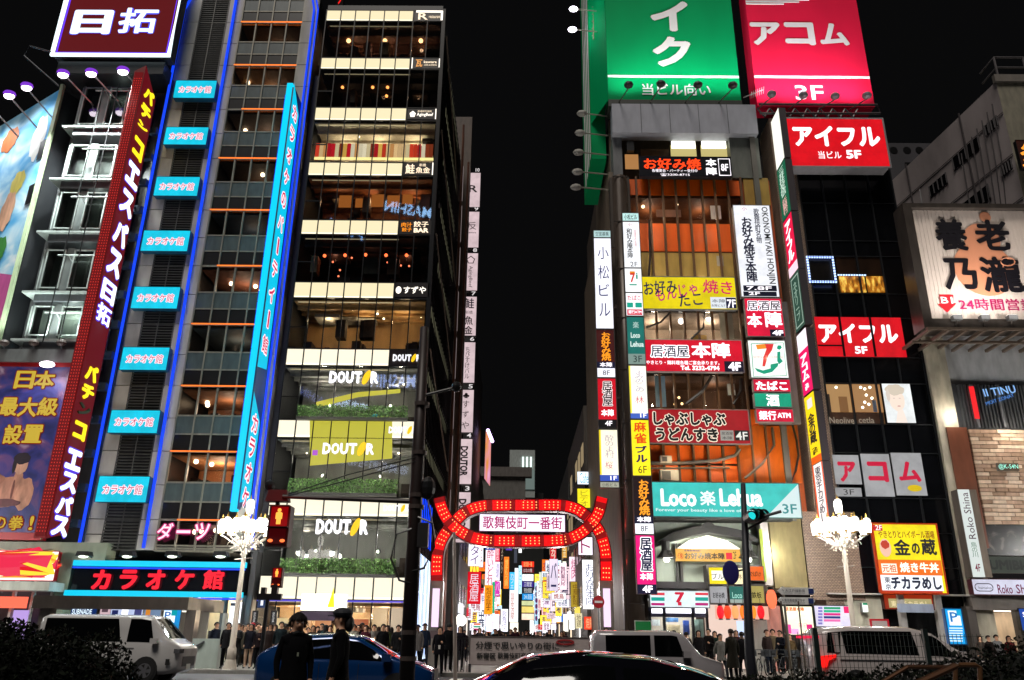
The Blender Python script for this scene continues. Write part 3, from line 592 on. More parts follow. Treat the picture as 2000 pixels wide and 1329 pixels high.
for k in range(30):
    x = dx0+.1+k*.235; rr = random.Random(k); c_ = sw[rr.randrange(8)]
    bx('striped_screen_panel', x, x+.22, 40.6, 40.64, za, zb_, em(c_, .9 if k % 4 else 1.1), D)
bx('screen_base_light', dx0+.1, dx1-.1, 40.52, 40.58, za-.02, za+.14, em('#fff0a0', 1.5), D)
# logos on the band, right end: separate illuminated logo signs
def logo(label, box, items, rects=(), Y=39.93):
    q = rect(box, Y); t = thing('logo_sign', label, 'sign', ((q[0]+q[1])/2, Y, q[2]))
    MB().box(q[0], q[1], Y+.01, Y+.05, q[2], q[3]).build('backing_panel', df('#150a08', .4, noise=0), t)
    for s_, b_, mat, bb in items:
        a = rect(b_, Y); lettering(t, s_, a[0]-t.location.x, a[1]-t.location.x, a[2]-q[2], a[3]-q[2], mat, b=bb)
    for i, (b_, mat) in enumerate(rects):
        a = rect(b_, Y); bx('light_stroke', a[0], a[1], Y-.006-i*.001, Y-.001, a[2], a[3], mat, t)
    return t
WG = em('#ffe8c8', 1.5); W1 = em('#fff6e8', 1.7)
logo('small tenth floor logo, a cream R framed by a white light line', (812, 22, 865, 41), [('R', (817, 26, 836, 39), WG, 1), ('restaurant', (838, 31, 860, 36), WG, 0)], [((813, 21, 865, 25), W1), ((861, 22, 865, 40), W1)])
logo('ninth floor logo with a round monogram and two lines of cream letters', (806, 115, 859, 134), [('瓦', (812, 117, 825, 131), em('#f0a860', 1.3), 1), ('kawara', (828, 119, 853, 124), WG, 1), ('CAFE & DINING', (828, 126, 853, 129), WG, 0)], [((804, 113, 806, 134), W1), ((857, 115, 859, 132), W1)])
logo('eighth floor logo with a pentagon emblem and small white letters', (796, 213, 852, 233), [('⬟', (800, 217, 812, 229), W1, 0), ('熟成和牛焼肉', (816, 216, 843, 220), WG, 0), ('AgingBeef', (814, 221, 846, 229), W1, 1)], [((850, 213, 852, 233), W1)])
logo('seventh floor logo with a patterned square and two cream characters', (788, 318, 846, 342), [('鮭', (792, 321, 810, 340), WG, 1), ('新橋', (819, 320, 832, 326), WG, 0), ('魚金', (812, 327, 840, 339), WG, 1)], [((844, 318, 846, 342), W1)])
logo('sixth floor dumpling bar logo with an orange square and cream letters', (780, 431, 842, 458), [('肉汁', (784, 435, 805, 444), em('#f89020', 1.4), 1), ('餃子', (785, 445, 804, 453), em('#f89020', 1.4), 1), ('餃子', (808, 433, 837, 444), WG, 1), ('BAR', (808, 446, 837, 455), WG, 3)])
logo('fifth floor logo with a round dot and three brushed kana', (772, 553, 838, 580), [('●', (773, 560, 784, 574), W1, 0), ('すずや', (788, 560, 832, 574), W1, 1)])
ORG = em('#ffb020', 1.3)
def cafe(label, x0, x1, y0, y1, Y, s=1.5, host=True):
    q = rect((x0, y0, x1, y1), Y); t = thing('logo_sign', label, 'sign', ((q[0]+q[1])/2, Y, q[2])); W_ = q[1]-q[0]; H_ = q[3]-q[2]; m_ = em('#f8f8ff', s)
    for j, ch in enumerate('DOUT R'):
        if ch != ' ': lettering(t, ch, -W_/2+j*W_/6+.01, -W_/2+(j+1)*W_/6-.03*W_/3, 0, H_, m_, b=3, ext=.03, name='channel_letter')
    o = MB(); o.ball((0, 0, 0), 1, 10, 8, (W_/15, .04, H_*.66)); k = o.build('coffee_bean', em('#f0c010', 1.3), t, world=False); k.location = (W_*(4.5/6-.5), -.02, H_/2); k.rotation_euler = (0, R(22), 0)
    return t
cafe('fourth floor band logo of the coffee shop, half behind the utility pole', 767, 822, 693, 706, 39.9, 1.2)
cafe('third floor band logo of the coffee shop, beside the utility pole', 759, 814, 834, 847, 39.9, 1.2)
cafe('second floor band logo of the coffee shop, above the signal arm', 749, 800, 987, 999, 39.9, 1.2)
cafe('large white coffee shop lettering glowing inside the fourth floor glass', 643, 740, 726, 749, 39.9, 1.7)
cafe('large white coffee shop lettering at second floor height over the clipped planting', 617, 720, 1015, 1044, 39.9, 1.9)
cafe('faint coffee shop lettering on the yellow banner', 630, 732, 866, 888, 39.85, 1.25)
for i, (b_, tx, cc, bb, rt) in enumerate((((748, 393, 845, 426), 'MASHIN', '#9ccaff', 1, 8), ((632, 426, 712, 470), 'ASHI', '#7fb4ff', 0, 20), ((722, 732, 812, 757), 'MASHIN', '#8fa8e8', 1, 0), ((583, 756, 632, 792), 'ASHIN', '#6f80c8', 0, 20), ((648, 776, 720, 806), '焼肉酒場', '#b8d8ff', 1, 12), ((617, 884, 800, 926), '歌舞伎町名物居酒屋', '#a8b8e0', 0, 10))):
    v0, v1 = at(b_[0], b_[3], 100), at(b_[2], b_[1], 100); t = thing('neon_sign', 'blue-white neon lettering across the street, mirrored in the '+['seventh', 'sixth', 'fourth', 'lower fourth', 'middle fourth', 'third'][i]+' floor glass', 'sign', ((v0.x+v1.x)/2, -20, v0.z)); w_ = (v1.x-v0.x)/2
    lettering(t, tx, w_, -w_, 0, v1.z-v0.z, em(cc, 9 if bb else 6), bb, y=0, rot=rt)
    MB().box(-w_-.5, w_+.5, -.6, -.2, -.4, v1.z-v0.z+.4).build('backing_panel', BLACK, t, world=False)
# yellow banner inside the third and fourth floors
t = thing('window_banner', 'slanted yellow banner behind the coffee shop glass', 'banner', (-8.5, 39.93, 10)); YB = em('#cfc840', .85)
pts = [(605, 820), (766, 812), (766, 896), (605, 910)]; m = MB(); m.add([tuple(at(x, y, 39.96)) for x, y in pts], [(0, 1, 2, 3)]); m.build('cloth', YB, t)
pts = [(615, 786), (700, 766), (782, 760), (782, 768), (700, 776), (618, 797)]; m = MB(); m.add([tuple(at(x, y, 39.96)) for x, y in pts], [tuple(range(6))]); m.build('cloth_ribbon', YB, t)
m = MB(); m.box(at(727, 812, 40).x, at(737, 812, 40).x, 39.93, 39.95, at(732, 822, 40).z, at(732, 810, 40).z); m.build('star_print', em('#20b8d0', 1), t)
m = MB(); m.box(at(611, 884, 40).x, at(621, 884, 40).x, 39.93, 39.95, at(616, 890, 40).z, at(616, 880, 40).z); m.build('star_print', em('#b050d0', 1), t)
# clipped planting behind the glass
def leaves(n, x0, x1, y0, y1, z0, z1, s, seed=0, top=None):
    rr = random.Random(seed); m = MB()
    for _ in range(n):
        x, y = rr.uniform(x0, x1), rr.uniform(y0, y1); z = rr.uniform(z0, top(x, y) if top else z1)
        a = Vector((rr.gauss(0, 1), rr.gauss(0, 1), rr.gauss(0, 1))).normalized(); b_ = a.cross(Vector((rr.gauss(0, 1), rr.gauss(0, 1), rr.gauss(0, 1)))).normalized()
        q = s*rr.uniform(.6, 1.3); c = Vector((x, y, z)); m.cur = rr.randrange(3)
        m.add([c-a*q, c+b_*q*.5, c+a*q, c-b_*q*.5], [(0, 1, 2, 3)])
    return m
LF = [df('#4c7036', .5, noise=0), df('#6c9450', .5, noise=0), df('#2c4820', .5, noise=0)]
for (a, b_, px0, px1, lb) in ((938, 965, 568, 778, 'third floor'), (1092, 1122, 552, 775, 'second floor'), (795, 818, 585, 798, 'fourth floor')):
    z0, z1 = at(670, b_, 40).z, at(670, a, 40).z; x0, x1 = at(px0, a, 40).x, at(px1, a, 40).x
    o = leaves(3600, x0, x1, 39.6, 39.9, z0, z1, .06, seed=a).build('planting', LF, None); setp(o, 'long clipped green planting along the '+lb+' window', 'hedge', None, 'stuff')
    o2 = MB().box(x0, x1, 39.62, 39.92, z0-.15, z0).build('planter_box', df('#2a2a28', .5), None); setp(o2, 'dark planter box under the '+lb+' planting', 'planter')
    lamp((x0+1.2, 38.5, z1+.5), 120, (1, .95, .8), .04); lamp((x1-1.2, 38.5, z1+.5), 120, (1, .95, .8), .04)  # bare lights added in front to brighten the planting
# shopfront details
z4 = BZ[9][0]
bx('entrance_fascia', dx0+2.4*dc, dx0+4.7*dc, 39.6, 40, z4-.5, z4+.25, em('#fffbe8', 1.9), D)
bx('entrance_header', dx0+2.4*dc, dx0+4.7*dc, 39.62, 40, z4-.95, z4-.52, df('#3a2c40', .4), D)
kk = MB(); kk.add([(-8.95, 39.58, z4-.35), (-8.62, 39.58, z4-.35), (-8.72, 39.58, z4+.55)], [(0, 1, 2)]); kk.build('logo_wedge', em('#f8e820', 1.3), D)
for a, b_, c_ in ((.1, 1.0, '#f0d8a8'), (1.2, 2.3, '#c08858'), (2.5, 3.4, '#b06a3c'), (3.5, 4.5, '#ecc890'), (4.6, 5.4, '#a84c28'), (5.6, 6.4, '#d8b890'), (6.5, 7.4, '#c8b4a0')):
    bx('interior_display', dx0+a*dc, dx0+b_*dc, 42.2+.2*(int(a*10) % 3), 42.5, .2, 2.2+1.2*((int(a*7)) % 2), em(c_, 1.0), D)
bx('blue_light_line', dx0, dx1, 39.93, 39.95, z4-.1, z4-.02, em('#5a50d8', 1.0), D)
# alley side face with slanting strips of floor light
SG = df('#101316', .15, .3, noise=.2)
bx('side_glazing', dx1-.1, dx1+.02, 40.2, 57.0, .14, 38.4, SG, D)
for i in range(10):
    z0, z1 = BZ[i]
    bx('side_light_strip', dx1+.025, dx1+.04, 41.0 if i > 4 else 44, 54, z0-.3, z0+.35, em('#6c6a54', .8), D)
    bx('side_floor_band', dx1+.022, dx1+.05, 40.3, 56.8, z0+.5, z0+.6, df('#2a2c2e', .4), D)
for k in range(22): bx('side_mullion', dx1+.02, dx1+.09, 40.6+k*.75, 40.65+k*.75, .14, 38.3, MUL, D)
m = MB()
for k in range(5): m.tube([(dx1+.25, 40.5, 33-k*7+4), (dx1+.25, 54, 33-k*7)], .05, 6)
m.build('stair_rail', df('#5a4a3c', .5), D)
bx('rear_stair_wall', dx1-.6, dx1+.85, 57.05, 57.6, 8, 43.0, df('#5c4c42', .6, noise=.4), D)
for k, (x_, y_) in enumerate(((-4.75, 55.2), (-4.55, 52.6), (-4.35, 56.3))): neon('drain_pipe', [(x_, y_, .2), (x_, y_, 40-k)], .09, df('#6a4030', .5, noise=.4), D)
m = MB()
for k in range(16): bx('white_led_strip', dx1+.1, dx1+.13, 40.5+k*.6, 40.62+k*.6, .3, 5.4, em('#e8f0ff' if k % 3 else '#b8d0ff', 2.0), D)
for k in range(7): bx('blue_led_strip', dx1+.1, dx1+.13, 41+k*.9, 41.25+k*.9, 6.0, 8.4, em('#1040f0', 1.5), D)
sign('small red neon fragment behind the restaurant roof', (659, -14, 671, 12), 46, '#100404', [('ﾉ', (661, -12, 669, 9), em('#f01818', 1.3), 1)], s=.3, frame='#101010', lip=0)
# vertical floor signs on the alley side
FS = [('10', 338, 405, [('R', (913, 362, 932, 376), 1)], 'topmost, with a dark serif R'), ('9', 414, 484, [('反', (911, 434, 929, 449), 0), ('kawara', (911, 453, 929, 456), 1)], 'with a ringed character'),
      ('8', 495, 568, [('⬠', (911, 500, 928, 515), 1), ('AgingBeef', (909, 520, 918, 562), 0)], 'with a pentagon emblem'), ('7', 580, 656, [('鮭', (907, 583, 926, 603), 1), ('新橋', (909, 607, 923, 614), 0), ('魚', (907, 618, 923, 635), 1), ('金', (907, 637, 923, 653), 1)], 'with a violet patterned square'),
      ('6', 669, 748, [('ちびすけバル', (905, 678, 914, 740), 0)], 'with a thin vertical line of kana'), ('5', 762, 845, [('♣', (905, 768, 917, 778), 0), ('す', (904, 783, 916, 797), 0), ('ず', (903, 803, 915, 816), 0), ('や', (902, 824, 916, 838), 0)], 'with a clover mark and three brushed kana'),
      ('4', 858, 946, [('DOUTOR', (898, 872, 912, 930), 3)], 'with dark sideways block letters'), ('3', 962, 1060, [('DOUTOR', (896, 975, 910, 1040), 3)], 'lowest one, behind the gate band')]
for i, (n_, y0, y1, tx, ds) in enumerate(FS):
    a = at(929-4.6*i, (y0+y1)/2, 58).x; a = -3.43
    wd = 1.14; z0, z1 = at(915, y1, 58).z, at(915, y0, 58).z
    t = sign('pale pink floor sign on the alley side '+ds, None, 58, '#d8c0c4', world=(a-wd, a, z0, z1), s=1.1, frame='#1a1416', depth=.5, group='vertical floor signs of the restaurant block')
    lettering(t, n_, .15, .48, z1-z0+.12, z1-z0+.45, em('#e8e0e0', 1), 1, name='floor_number')
    for s_, b_, bb in tx:
        hz0, hz1 = at(915, b_[3], 58).z-z0, at(915, b_[1], 58).z-z0; vt = len(s_) > 2 and b_[3]-b_[1] > 30
        w0 = wd*(b_[2]-b_[0])/27*.95
        if s_ in ('DOUTOR', 'AgingBeef'): lettering(t, s_, -w0/2, w0/2, hz0, hz1, df('#241a1c', .5), bb, rot=-90)
        else: lettering(t, s_, -w0/2, w0/2, hz0, hz1, df('#3a3070' if s_ == '鮭' else '#2a2022', .5), bb, vert=vt)
bx('sign_bracket_column', -4.62, -4.5, 58.1, 58.3, 8, 38, df('#3a2a24', .5), D)
for i in range(8):
    z0, z1 = at(915, FS[i][2], 58).z, at(915, FS[i][1], 58).z
    bx('sign_double_panel', -5.0, -4.0-.8, 57.0, 57.04, z0, z1, em('#b8a8a8', .7), D)  # emissive second column at the heights of the floor signs

# ================================================================== RED GATE
G = thing('entrance_arch', 'red bulb-studded gateway arch with crossing bands spanning the alley entrance', 'arch', (.35, 41, 0))
GY = 41.0
def gp(px, py): p = at(px, py, GY); return (p.x, p.z)
def smooth(pts, n=6):
    out = []
    for i in range(len(pts)-1):
        p0 = pts[max(i-1, 0)]; p1 = pts[i]; p2 = pts[i+1]; p3 = pts[min(i+2, len(pts)-1)]
        for k in range(n):
            t = k/n; out.append(tuple(.5*((2*p1[j])+(-p0[j]+p2[j])*t+(2*p0[j]-5*p1[j]+4*p2[j]-p3[j])*t*t+(-p0[j]+3*p1[j]-3*p2[j]+p3[j])*t**3) for j in (0, 1)))
    return out+[pts[-1]]
upper = [(853, 1134), (853, 1100), (857, 1070), (868, 1045), (886, 1022), (908, 1001), (940, 989), (985, 987), (1030, 987), (1090, 987), (1122, 993), (1145, 1008), (1163, 1027), (1176, 1052), (1183, 1085), (1184, 1134)]
lower = [(858, 972), (862, 990), (873, 1013), (893, 1034), (922, 1050), (955, 1056), (1000, 1057), (1040, 1057), (1100, 1055), (1130, 1044), (1152, 1026), (1168, 1003), (1176, 972)]
REDE = em('#f4060e', 1.15); REDD = em('#8e060c', 1); SILV = df('#b9b4b0', .35, .3)
bulb = MB(); halfw = .265
for name, path, off in (('red_band', upper, 0.0), ('red_band', lower, -.06)):
    P = smooth([gp(*p) for p in path], 8); N = []
    for i in range(len(P)):
        a, b_ = P[max(i-1, 0)], P[min(i+1, len(P)-1)]; dx, dz = b_[0]-a[0], b_[1]-a[1]; l = math.hypot(dx, dz); N.append((-dz/l, dx/l))
    m = MB(); rim = MB(); dist = 0
    for i in range(len(P)-1):
        (x0, z0), (x1, z1), n0, n1 = P[i], P[i+1], N[i], N[i+1]
        vs = []
        for y in (GY+off, GY+.55):
            vs += [(x0+n0[0]*halfw, y, z0+n0[1]*halfw), (x1+n1[0]*halfw, y, z1+n1[1]*halfw), (x1-n1[0]*halfw, y, z1-n1[1]*halfw), (x0-n0[0]*halfw, y, z0-n0[1]*halfw)]
        seg = math.hypot(x1-x0, z1-z0); dist += seg
        m.cur = 0 if (dist % 1.25) > .3 else 1
        m.add(vs, [(0, 1, 2, 3)]); m.cur = 1; m.add(vs, [(4, 7, 6, 5), (0, 4, 5, 1), (3, 2, 6, 7)])
        for sg in (1, -1):
            hw2 = halfw+.05
            rim.add([(x0+sg*n0[0]*halfw, GY+off-.03, z0+sg*n0[1]*halfw), (x1+sg*n1[0]*halfw, GY+off-.03, z1+sg*n1[1]*halfw), (x1+sg*n1[0]*hw2, GY+off-.03, z1+sg*n1[1]*hw2), (x0+sg*n0[0]*hw2, GY+off-.03, z0+sg*n0[1]*hw2),
                     (x1+sg*n1[0]*hw2, GY+.6, z1+sg*n1[1]*hw2), (x0+sg*n0[0]*hw2, GY+.6, z0+sg*n0[1]*hw2)], [(0, 1, 2, 3), (3, 2, 4, 5)])
    m.build(name, [REDE, REDD], G); rim.build('rim', df('#5a1014', .4, .2) if off == 0 else df('#6a1418', .4, .2), G)
    # bulbs, three abreast, in lit stretches
    acc = 0; nxt = 0; 
    for i in range(len(P)-1):
        (x0, z0), (x1, z1) = P[i], P[i+1]; seg = math.hypot(x1-x0, z1-z0)
        while nxt <= acc+seg:
            f = (nxt-acc)/seg; x, z = x0+(x1-x0)*f, z0+(z1-z0)*f; n0 = N[i]
            if (nxt % 1.25) > .38:
                for q in (-.14, 0, .14): bulb.ball((x+n0[0]*q, GY+off-.05, z+n0[1]*q), .032, 6, 4)
            nxt += .22
        acc += seg
bulb.build('bulb', em('#ff8a50', 3.2), G, kind='stuff')
for px in (853, 1184):
    x, z = gp(px, 1134); PL = df('#8d8880', .4, .3, noise=.2)
    bx('leg_panel', x-.33, x+.33, GY-.0, GY+.5, .14, z-.02, PL, G)
    zt_, zb_ = gp(px, 1150)[1], gp(px, 1225)[1]
    bx('leg_lightbox', x-.17, x+.17, GY-.06, GY-.005, zb_, zt_, em('#f4d8f4', 1.25), G)
    for z_ in (1.9, 1.35): bx('leg_plate', x-.2, x+.2, GY-.02, GY-.003, z_, z_+.35, df('#6a5a5c', .5), G)
    o = [c for c in G.children if c.name.startswith('leg_lightbox')][-1]
t = sign('white lit nameboard hanging inside the red arch with magenta characters', (937, 1006, 1103, 1038), 40.85, '#f6f2ff', [('歌舞伎町一番街', (943, 1009, 1098, 1034), em('#c01470', .9), 1)], s=1.5, frame='#6a4a78', depth=.35)
for px in (948, 1090):
    p = at(px, 1004, 40.95); MB().tube([(p.x, 41, p.z), (p.x, 41, at(px, 992, 40.95).z)], .03).build('hanger', STEEL, t)

for x_, z_ in ((-4.0, 4.6), (-4.2, 6.4), (-2, 6.2), (.3, 6.1), (2.6, 6.2), (4.6, 6.4), (4.7, 4.6)): lamp((x_, 40.3, z_), 14, (1, .06, .04), .08)  # added red point lights spill the arch colour onto its surroundings
# ================================================================== ALLEY BUILDINGS AND SIGNS
AB = [df('#1a1b1e', .6, noise=.3), df('#4a443c', .6, noise=.4), df('#26262a', .6, noise=.3), df('#4c4a46', .6, noise=.3)]
def block(label, x0, x1, y0, y1, z1, mat, rows=0, cols=0, side=1, lite='#c8b088'):
    t = thing('office_building', label, 'building', ((x0+x1)/2, y0, .14)); bx('main_wall', x0, x1, y0, y1, .14, z1, mat, t)
    xs = x1 if side > 0 else x0
    for r_ in range(rows):
        for c in range(cols):
            ya = y0+(y1-y0)*(c+.2)/cols; yb = y0+(y1-y0)*(c+.8)/cols; za = 3.6+r_*3.4
            if za+1.6 > z1: continue
            e = random.Random(r_*31+c+int(y0)).random()
            a, b_ = (xs, xs+.05) if side > 0 else (xs-.05, xs)
            bx('window', a, b_, ya, yb, za, za+1.5, em(lite, .5) if e > .55 else df('#1a1c20', .2), t)
    return t
block('plain grey alley building behind the restaurant block', -14, -4.2, 59, 72, 15.8, AB[3], 3, 4)
block('dark ribbed tower standing behind the pink floor signs', -16, -3.0-1.6, 74, 96, 31, AB[0])
block('low pale building set back along the alley with lit windows', -20, -5.6, 98, 128, 24, AB[2], 5, 5)
block('far dim building on the west of the alley', -24, -6.4, 130, 175, 26, AB[1], 5, 5)
block('beige building with slatted balconies behind the red arch', 4.9, 16, 58.5, 78, 18, AB[1], 4, 6, -1)
block('grey building along the alley past the balcony block', 5.6, 20, 80, 110, 20, AB[2], 4, 5, -1)
block('far dark building on the east of the alley', 6.6, 24, 112, 170, 23, AB[0], 5, 6, -1)
t = block('distant pale tower at the alley end with three white uplights', -6.0, 6.5, 205, 225, 36.0, df('#1c1e1e', .6))
bx('roof_tower', -2.2, 4.2, 200, 212, 34, 46, df('#a8b0ae', .6), t)
for k in range(3): bx('uplight', 1.0+k*1.0, 1.4+k*1.0, 199.7, 199.9, 41.2, 44.2, em('#e8fff4', 1.5), t)
bx('lit_facade', .9, 4.1, 199.75, 199.95, 36, 41, em('#8a9c96', .5), t)
t = thing('roof_hoarding', 'long curved metal roof edge above the far alley buildings', 'roof', (-6, 150, 30)); bx('metal_edge', -8.5, 2.6, 150, 152, 29.8, 31.6, df('#7a7470', .4, .4), t); bx('lower_wall', -7.6, 1.4, 150.5, 160, 22, 29.7, df('#6c6a66', .5), t)
t = thing('rooftop_billboard', 'narrow slanted rainbow billboard with a row of violet lamps high over the alley', 'billboard', (-7, 95, 20))
m = MB(); a0, a1, a2, a3 = at(949, 842, 95), at(959, 862, 90), at(957, 950, 90), at(946, 935, 95); m.add([tuple(a0), tuple(a1), tuple(a2), tuple(a3)], [(0, 1, 2, 3)]); m.build('printed_sheet', ramp_mat('rainbow_print', [(.2, '#3a60e0'), (.4, '#f09a30'), (.6, '#f0a0c8'), (.8, '#f8f0ff')], scale=.25, rough=.5, estr=.9), t)
m = MB()
for k in range(6): p = at(953+k*1.7, 841+k*4.2, 89); m.ball(tuple(p), .2, 6, 5)
m.build('lamp_row', em('#d8b8ff', 5), t)
m = MB(); m.add([tuple(a0+Vector((0, .3, 0))), tuple(a1+Vector((0, .3, 0))), tuple(a2+Vector((0, .3, 0))), tuple(a3+Vector((0, .3, 0)))], [(3, 2, 1, 0)]); m.build('backing', DARK, t)
ASG = [ # x0,y0,x1,y1,Y,face,s,text,textcolour,vertical,label
 (915, 1063, 939, 1106, 62, '#f4f0ff', 1.3, 'タイ', '#602a70', 1, 'white alley sign with a violet two-kana word at its top'),
 (913, 1117, 939, 1180, 60, '#d80a20', 1.1, '居酒屋', '#fff0ff', 1, 'tall red alley sign with blown-out white characters'),
 (948, 1065, 967, 1150, 66, '#efe0ee', 1.3, '酔いどれ', '#d02040', 1, 'white alley sign with red characters under a blue B1F tab'),
 (948, 1058, 967, 1074, 65.5, '#1a4ab8', 1.1, 'B1F', '#ffffff', 0, 'blue tab sign reading B1F over the white alley sign'),
 (967, 1066, 976, 1097, 72, '#e84060', 1.2, '飯店', '#ffffff', 1, 'small pink-red alley sign beside the blue B1F tab'),
 (967, 1098, 976, 1134, 72.4, '#f8f0ff', 1.5, '酒場', '#5a30a0', 1, 'small white alley sign below the pink-red one'),
 (967, 1136, 976, 1165, 72.8, '#d030b0', 1.2, 'バー', '#ffffff', 1, 'magenta alley sign over a white shopfront'),
 (978, 1065, 983, 1125, 80, '#28180f', 1, 'スナック', '#d8c0a8', 1, 'thin dark alley sign with a column of pale kana'),
 (984, 1088, 994, 1150, 76, '#ff7a20', 1.25, '博多もつ鍋', '#ffe070', 1, 'orange alley sign with yellow characters and a rounded foot'),
 (946, 1143, 962, 1200, 58, '#ff9a10', 1.2, '相州多賀里天', '#2a1408', 1, 'amber alley sign with a column of black characters'),
 (961, 1137, 966, 1198, 64, '#10a878', 1.2, '', '#ffffff', 1, 'thin green sign edge behind the amber alley sign'),
 (995, 1118, 1005, 1152, 84, '#38b8ec', 1.3, 'カフェ', '#ffffff', 1, 'sky blue alley sign with white kana'),
 (995, 1153, 1006, 1215, 84, '#f8f0f4', 1.4, '個室居酒屋', '#c06a50', 1, 'white alley sign with faint brown characters'),
 (1005, 1110, 1012, 1215, 90, '#f0f8ff', 1.6, '', '#ffffff', 1, 'tall blank white alley lightbox'),
 (1013, 1064, 1019, 1080, 88, '#ffffff', 1.5, '', '#ffffff', 1, 'tiny white lightbox high above the alley'),
 (1013, 1105, 1019, 1160, 88, '#b8e8f8', 1.4, 'ビデオ', '#2090c0', 1, 'pale cyan alley sign with blue kana'),
 (1019, 1097, 1043, 1108, 118, '#f03018', 1.2, '居酒屋一番', '#ffd080', 0, 'flat orange-red sign with yellow lettering'),
 (1019, 1110, 1043, 1119, 118, '#6a0c18', 1, 'はなの舞', '#f8e0e0', 0, 'flat maroon sign with tiny white lettering'),
 (1020, 1122, 1042, 1135, 118, '#f8f8f8', 1.3, 'カラオケ', '#a8a0c0', 0, 'flat white sign under the maroon one'),
 (1020, 1136, 1042, 1147, 118, '#3a2a8a', 1.1, '三間堂', '#ffffff', 0, 'flat indigo sign with white lettering'),
 (1020, 1148, 1042, 1159, 118, '#2a2c34', 1, '完全個室', '#f0f0f0', 0, 'flat charcoal sign with white lettering'),
 (1020, 1160, 1042, 1172, 118, '#1c90d8', 1.2, '24h漫画', '#e0f8ff', 0, 'flat blue sign above the yellow shopfront panels'),
 (1019, 1174, 1043, 1183, 118, '#d0d8a0', 1.1, '', '#fff', 0, 'pale olive facade light panel'),
 (1019, 1185, 1043, 1197, 118, '#e8d070', 1.2, '', '#fff', 0, 'warm yellow facade light panel'),
 (1019, 1199, 1043, 1211, 118, '#f8d8c0', 1.3, '', '#fff', 0, 'peach facade light panel, lowest of three'),
 (1044, 1138, 1051, 1220, 112, '#b0dcf4', 1.2, '●●●●●●', '#6a3068', 1, 'slim pale blue sign with a column of dark dots'),
 (1053, 1118, 1086, 1148, 100, '#dce4c8', 1.1, 'まんが喫茶', '#a85048', 0, 'cream and green rectangular sign over the dark street gap'),
 (1085, 1095, 1096, 1120, 92, '#d8f4ff', 1.6, '☆', '#60b0e0', 0, 'white-blue alley sign topped with a star'),
 (1086, 1121, 1098, 1215, 92, '#e4f8ff', 1.6, 'ホテル', '#58a8d8', 1, 'tall white-blue alley sign under the star'),
 (1098, 1066, 1107, 1090, 84, '#e0a040', 1.1, '金', '#fff0c0', 1, 'small amber alley sign high up'),
 (1099, 1097, 1106, 1130, 84, '#f4f8e0', 1.4, '', '#fff', 1, 'narrow cream lightbox under the amber sign'),
 (1112, 1088, 1132, 1136, 70, '#ffe0ec', 1.2, '焼肉', '#c02070', 1, 'pink-white alley sign with a magenta character'),
 (1115, 1137, 1135, 1186, 68, '#b89a2c', .9, '中華料理', '#6a3a10', 1, 'mustard alley sign with brown characters'),
 (1112, 1200, 1122, 1230, 64, '#ffffff', 1.5, '', '#fff', 1, 'white banner lightbox by a red panel'),
 (1124, 1198, 1137, 1228, 62, '#e0d4a8', 1.1, '地鶏', '#503818', 1, 'pale straw standing sign with dark characters'),
 (1138, 1094, 1168, 1190, 56, '#fcfcff', 1.5, 'お好み焼本陣', '#30407a', 1, 'large white alley sign with navy characters, behind the arch leg'),
 (1130, 1050, 1157, 1084, 55, '#f8ecff', 1.5, 'ト', '#a83060', 0, 'white sign corner showing under the arch band'),
 (1141, 1205, 1160, 1230, 58, '#f03818', 1.25, '焼鳥', '#ffd8a0', 0, 'glowing red-orange square sign low in the alley'),
 (1128, 922, 1153, 946, 58, '#e8f4ff', 1.5, 'Cafe', '#58b8d8', 0, 'white and blue lightbox above the arch'),
 (1128, 955, 1154, 992, 57, '#f0e020', 1.1, 'ビデオ', '#b8a820', 1, 'yellow lightbox above the arch'),
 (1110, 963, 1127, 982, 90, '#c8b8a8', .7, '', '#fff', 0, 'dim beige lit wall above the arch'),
 (1167, 1150, 1176, 1196, 42, '#ffe8ff', 1.4, '', '#fff', 1, 'slim white lightbox beside the arch leg'),
 (917, 1052, 922, 1058, 80, '#ff6030', 1.2, '', '#fff', 0, 'tiny glowing orange neon light on the corner of the alley'),
 (925, 1218, 938, 1232, 56, '#f0f0f0', 1.3, '7', '#e03030', 0, 'small convenience sign with orange, green and magenta stripes'),
 (964, 1200, 975, 1232, 70, '#fff0ff', 1.6, '', '#fff', 1, 'white glowing shopfront beside the violet-grey signs'), (978, 1190, 992, 1234, 78, '#f4f4ff', 1.5, '歌舞伎', '#9080b0', 1, 'white shopfront signs with grey writing'),
 (950, 1204, 962, 1234, 60, '#ffe8f8', 1.5, '', '#fff', 1, 'pinkish white shopfront panel low in the alley'), (1035, 1212, 1042, 1240, 110, '#ffffff', 1.8, '', '#fff', 1, 'blown-out white doorway light'),
 (1052, 1222, 1084, 1230, 130, '#fff0f0', 1.5, '', '#fff', 0, 'long low white shop fascia'), (1076, 1200, 1086, 1230, 100, '#f0e8ff', 1.8, '', '#fff', 1, 'bright lilac-white shop window'),
 (1100, 1200, 1110, 1234, 75, '#f8f4e8', 1.3, '', '#fff', 1, 'cream shop doorway light near the mustard sign'), (996, 1216, 1012, 1234, 90, '#fff4e0', 1.6, '', '#fff', 0, 'warm white shop window low in the alley'),
 (890, 1010, 900, 1052, 57.5, '#141414', 1, 'P', '#c0c0c0', 0, 'dark parking tab sign beside the lowest pink floor sign'),
 (988, 1060, 1000, 1075, 95, '#5830b0', 1.2, '', '#fff', 0, 'small blank violet sign high above the alley'), (1004, 1068, 1010, 1100, 100, '#484c58', .8, '', '#fff', 1, 'grey unlit sign spine high in the alley'),
]
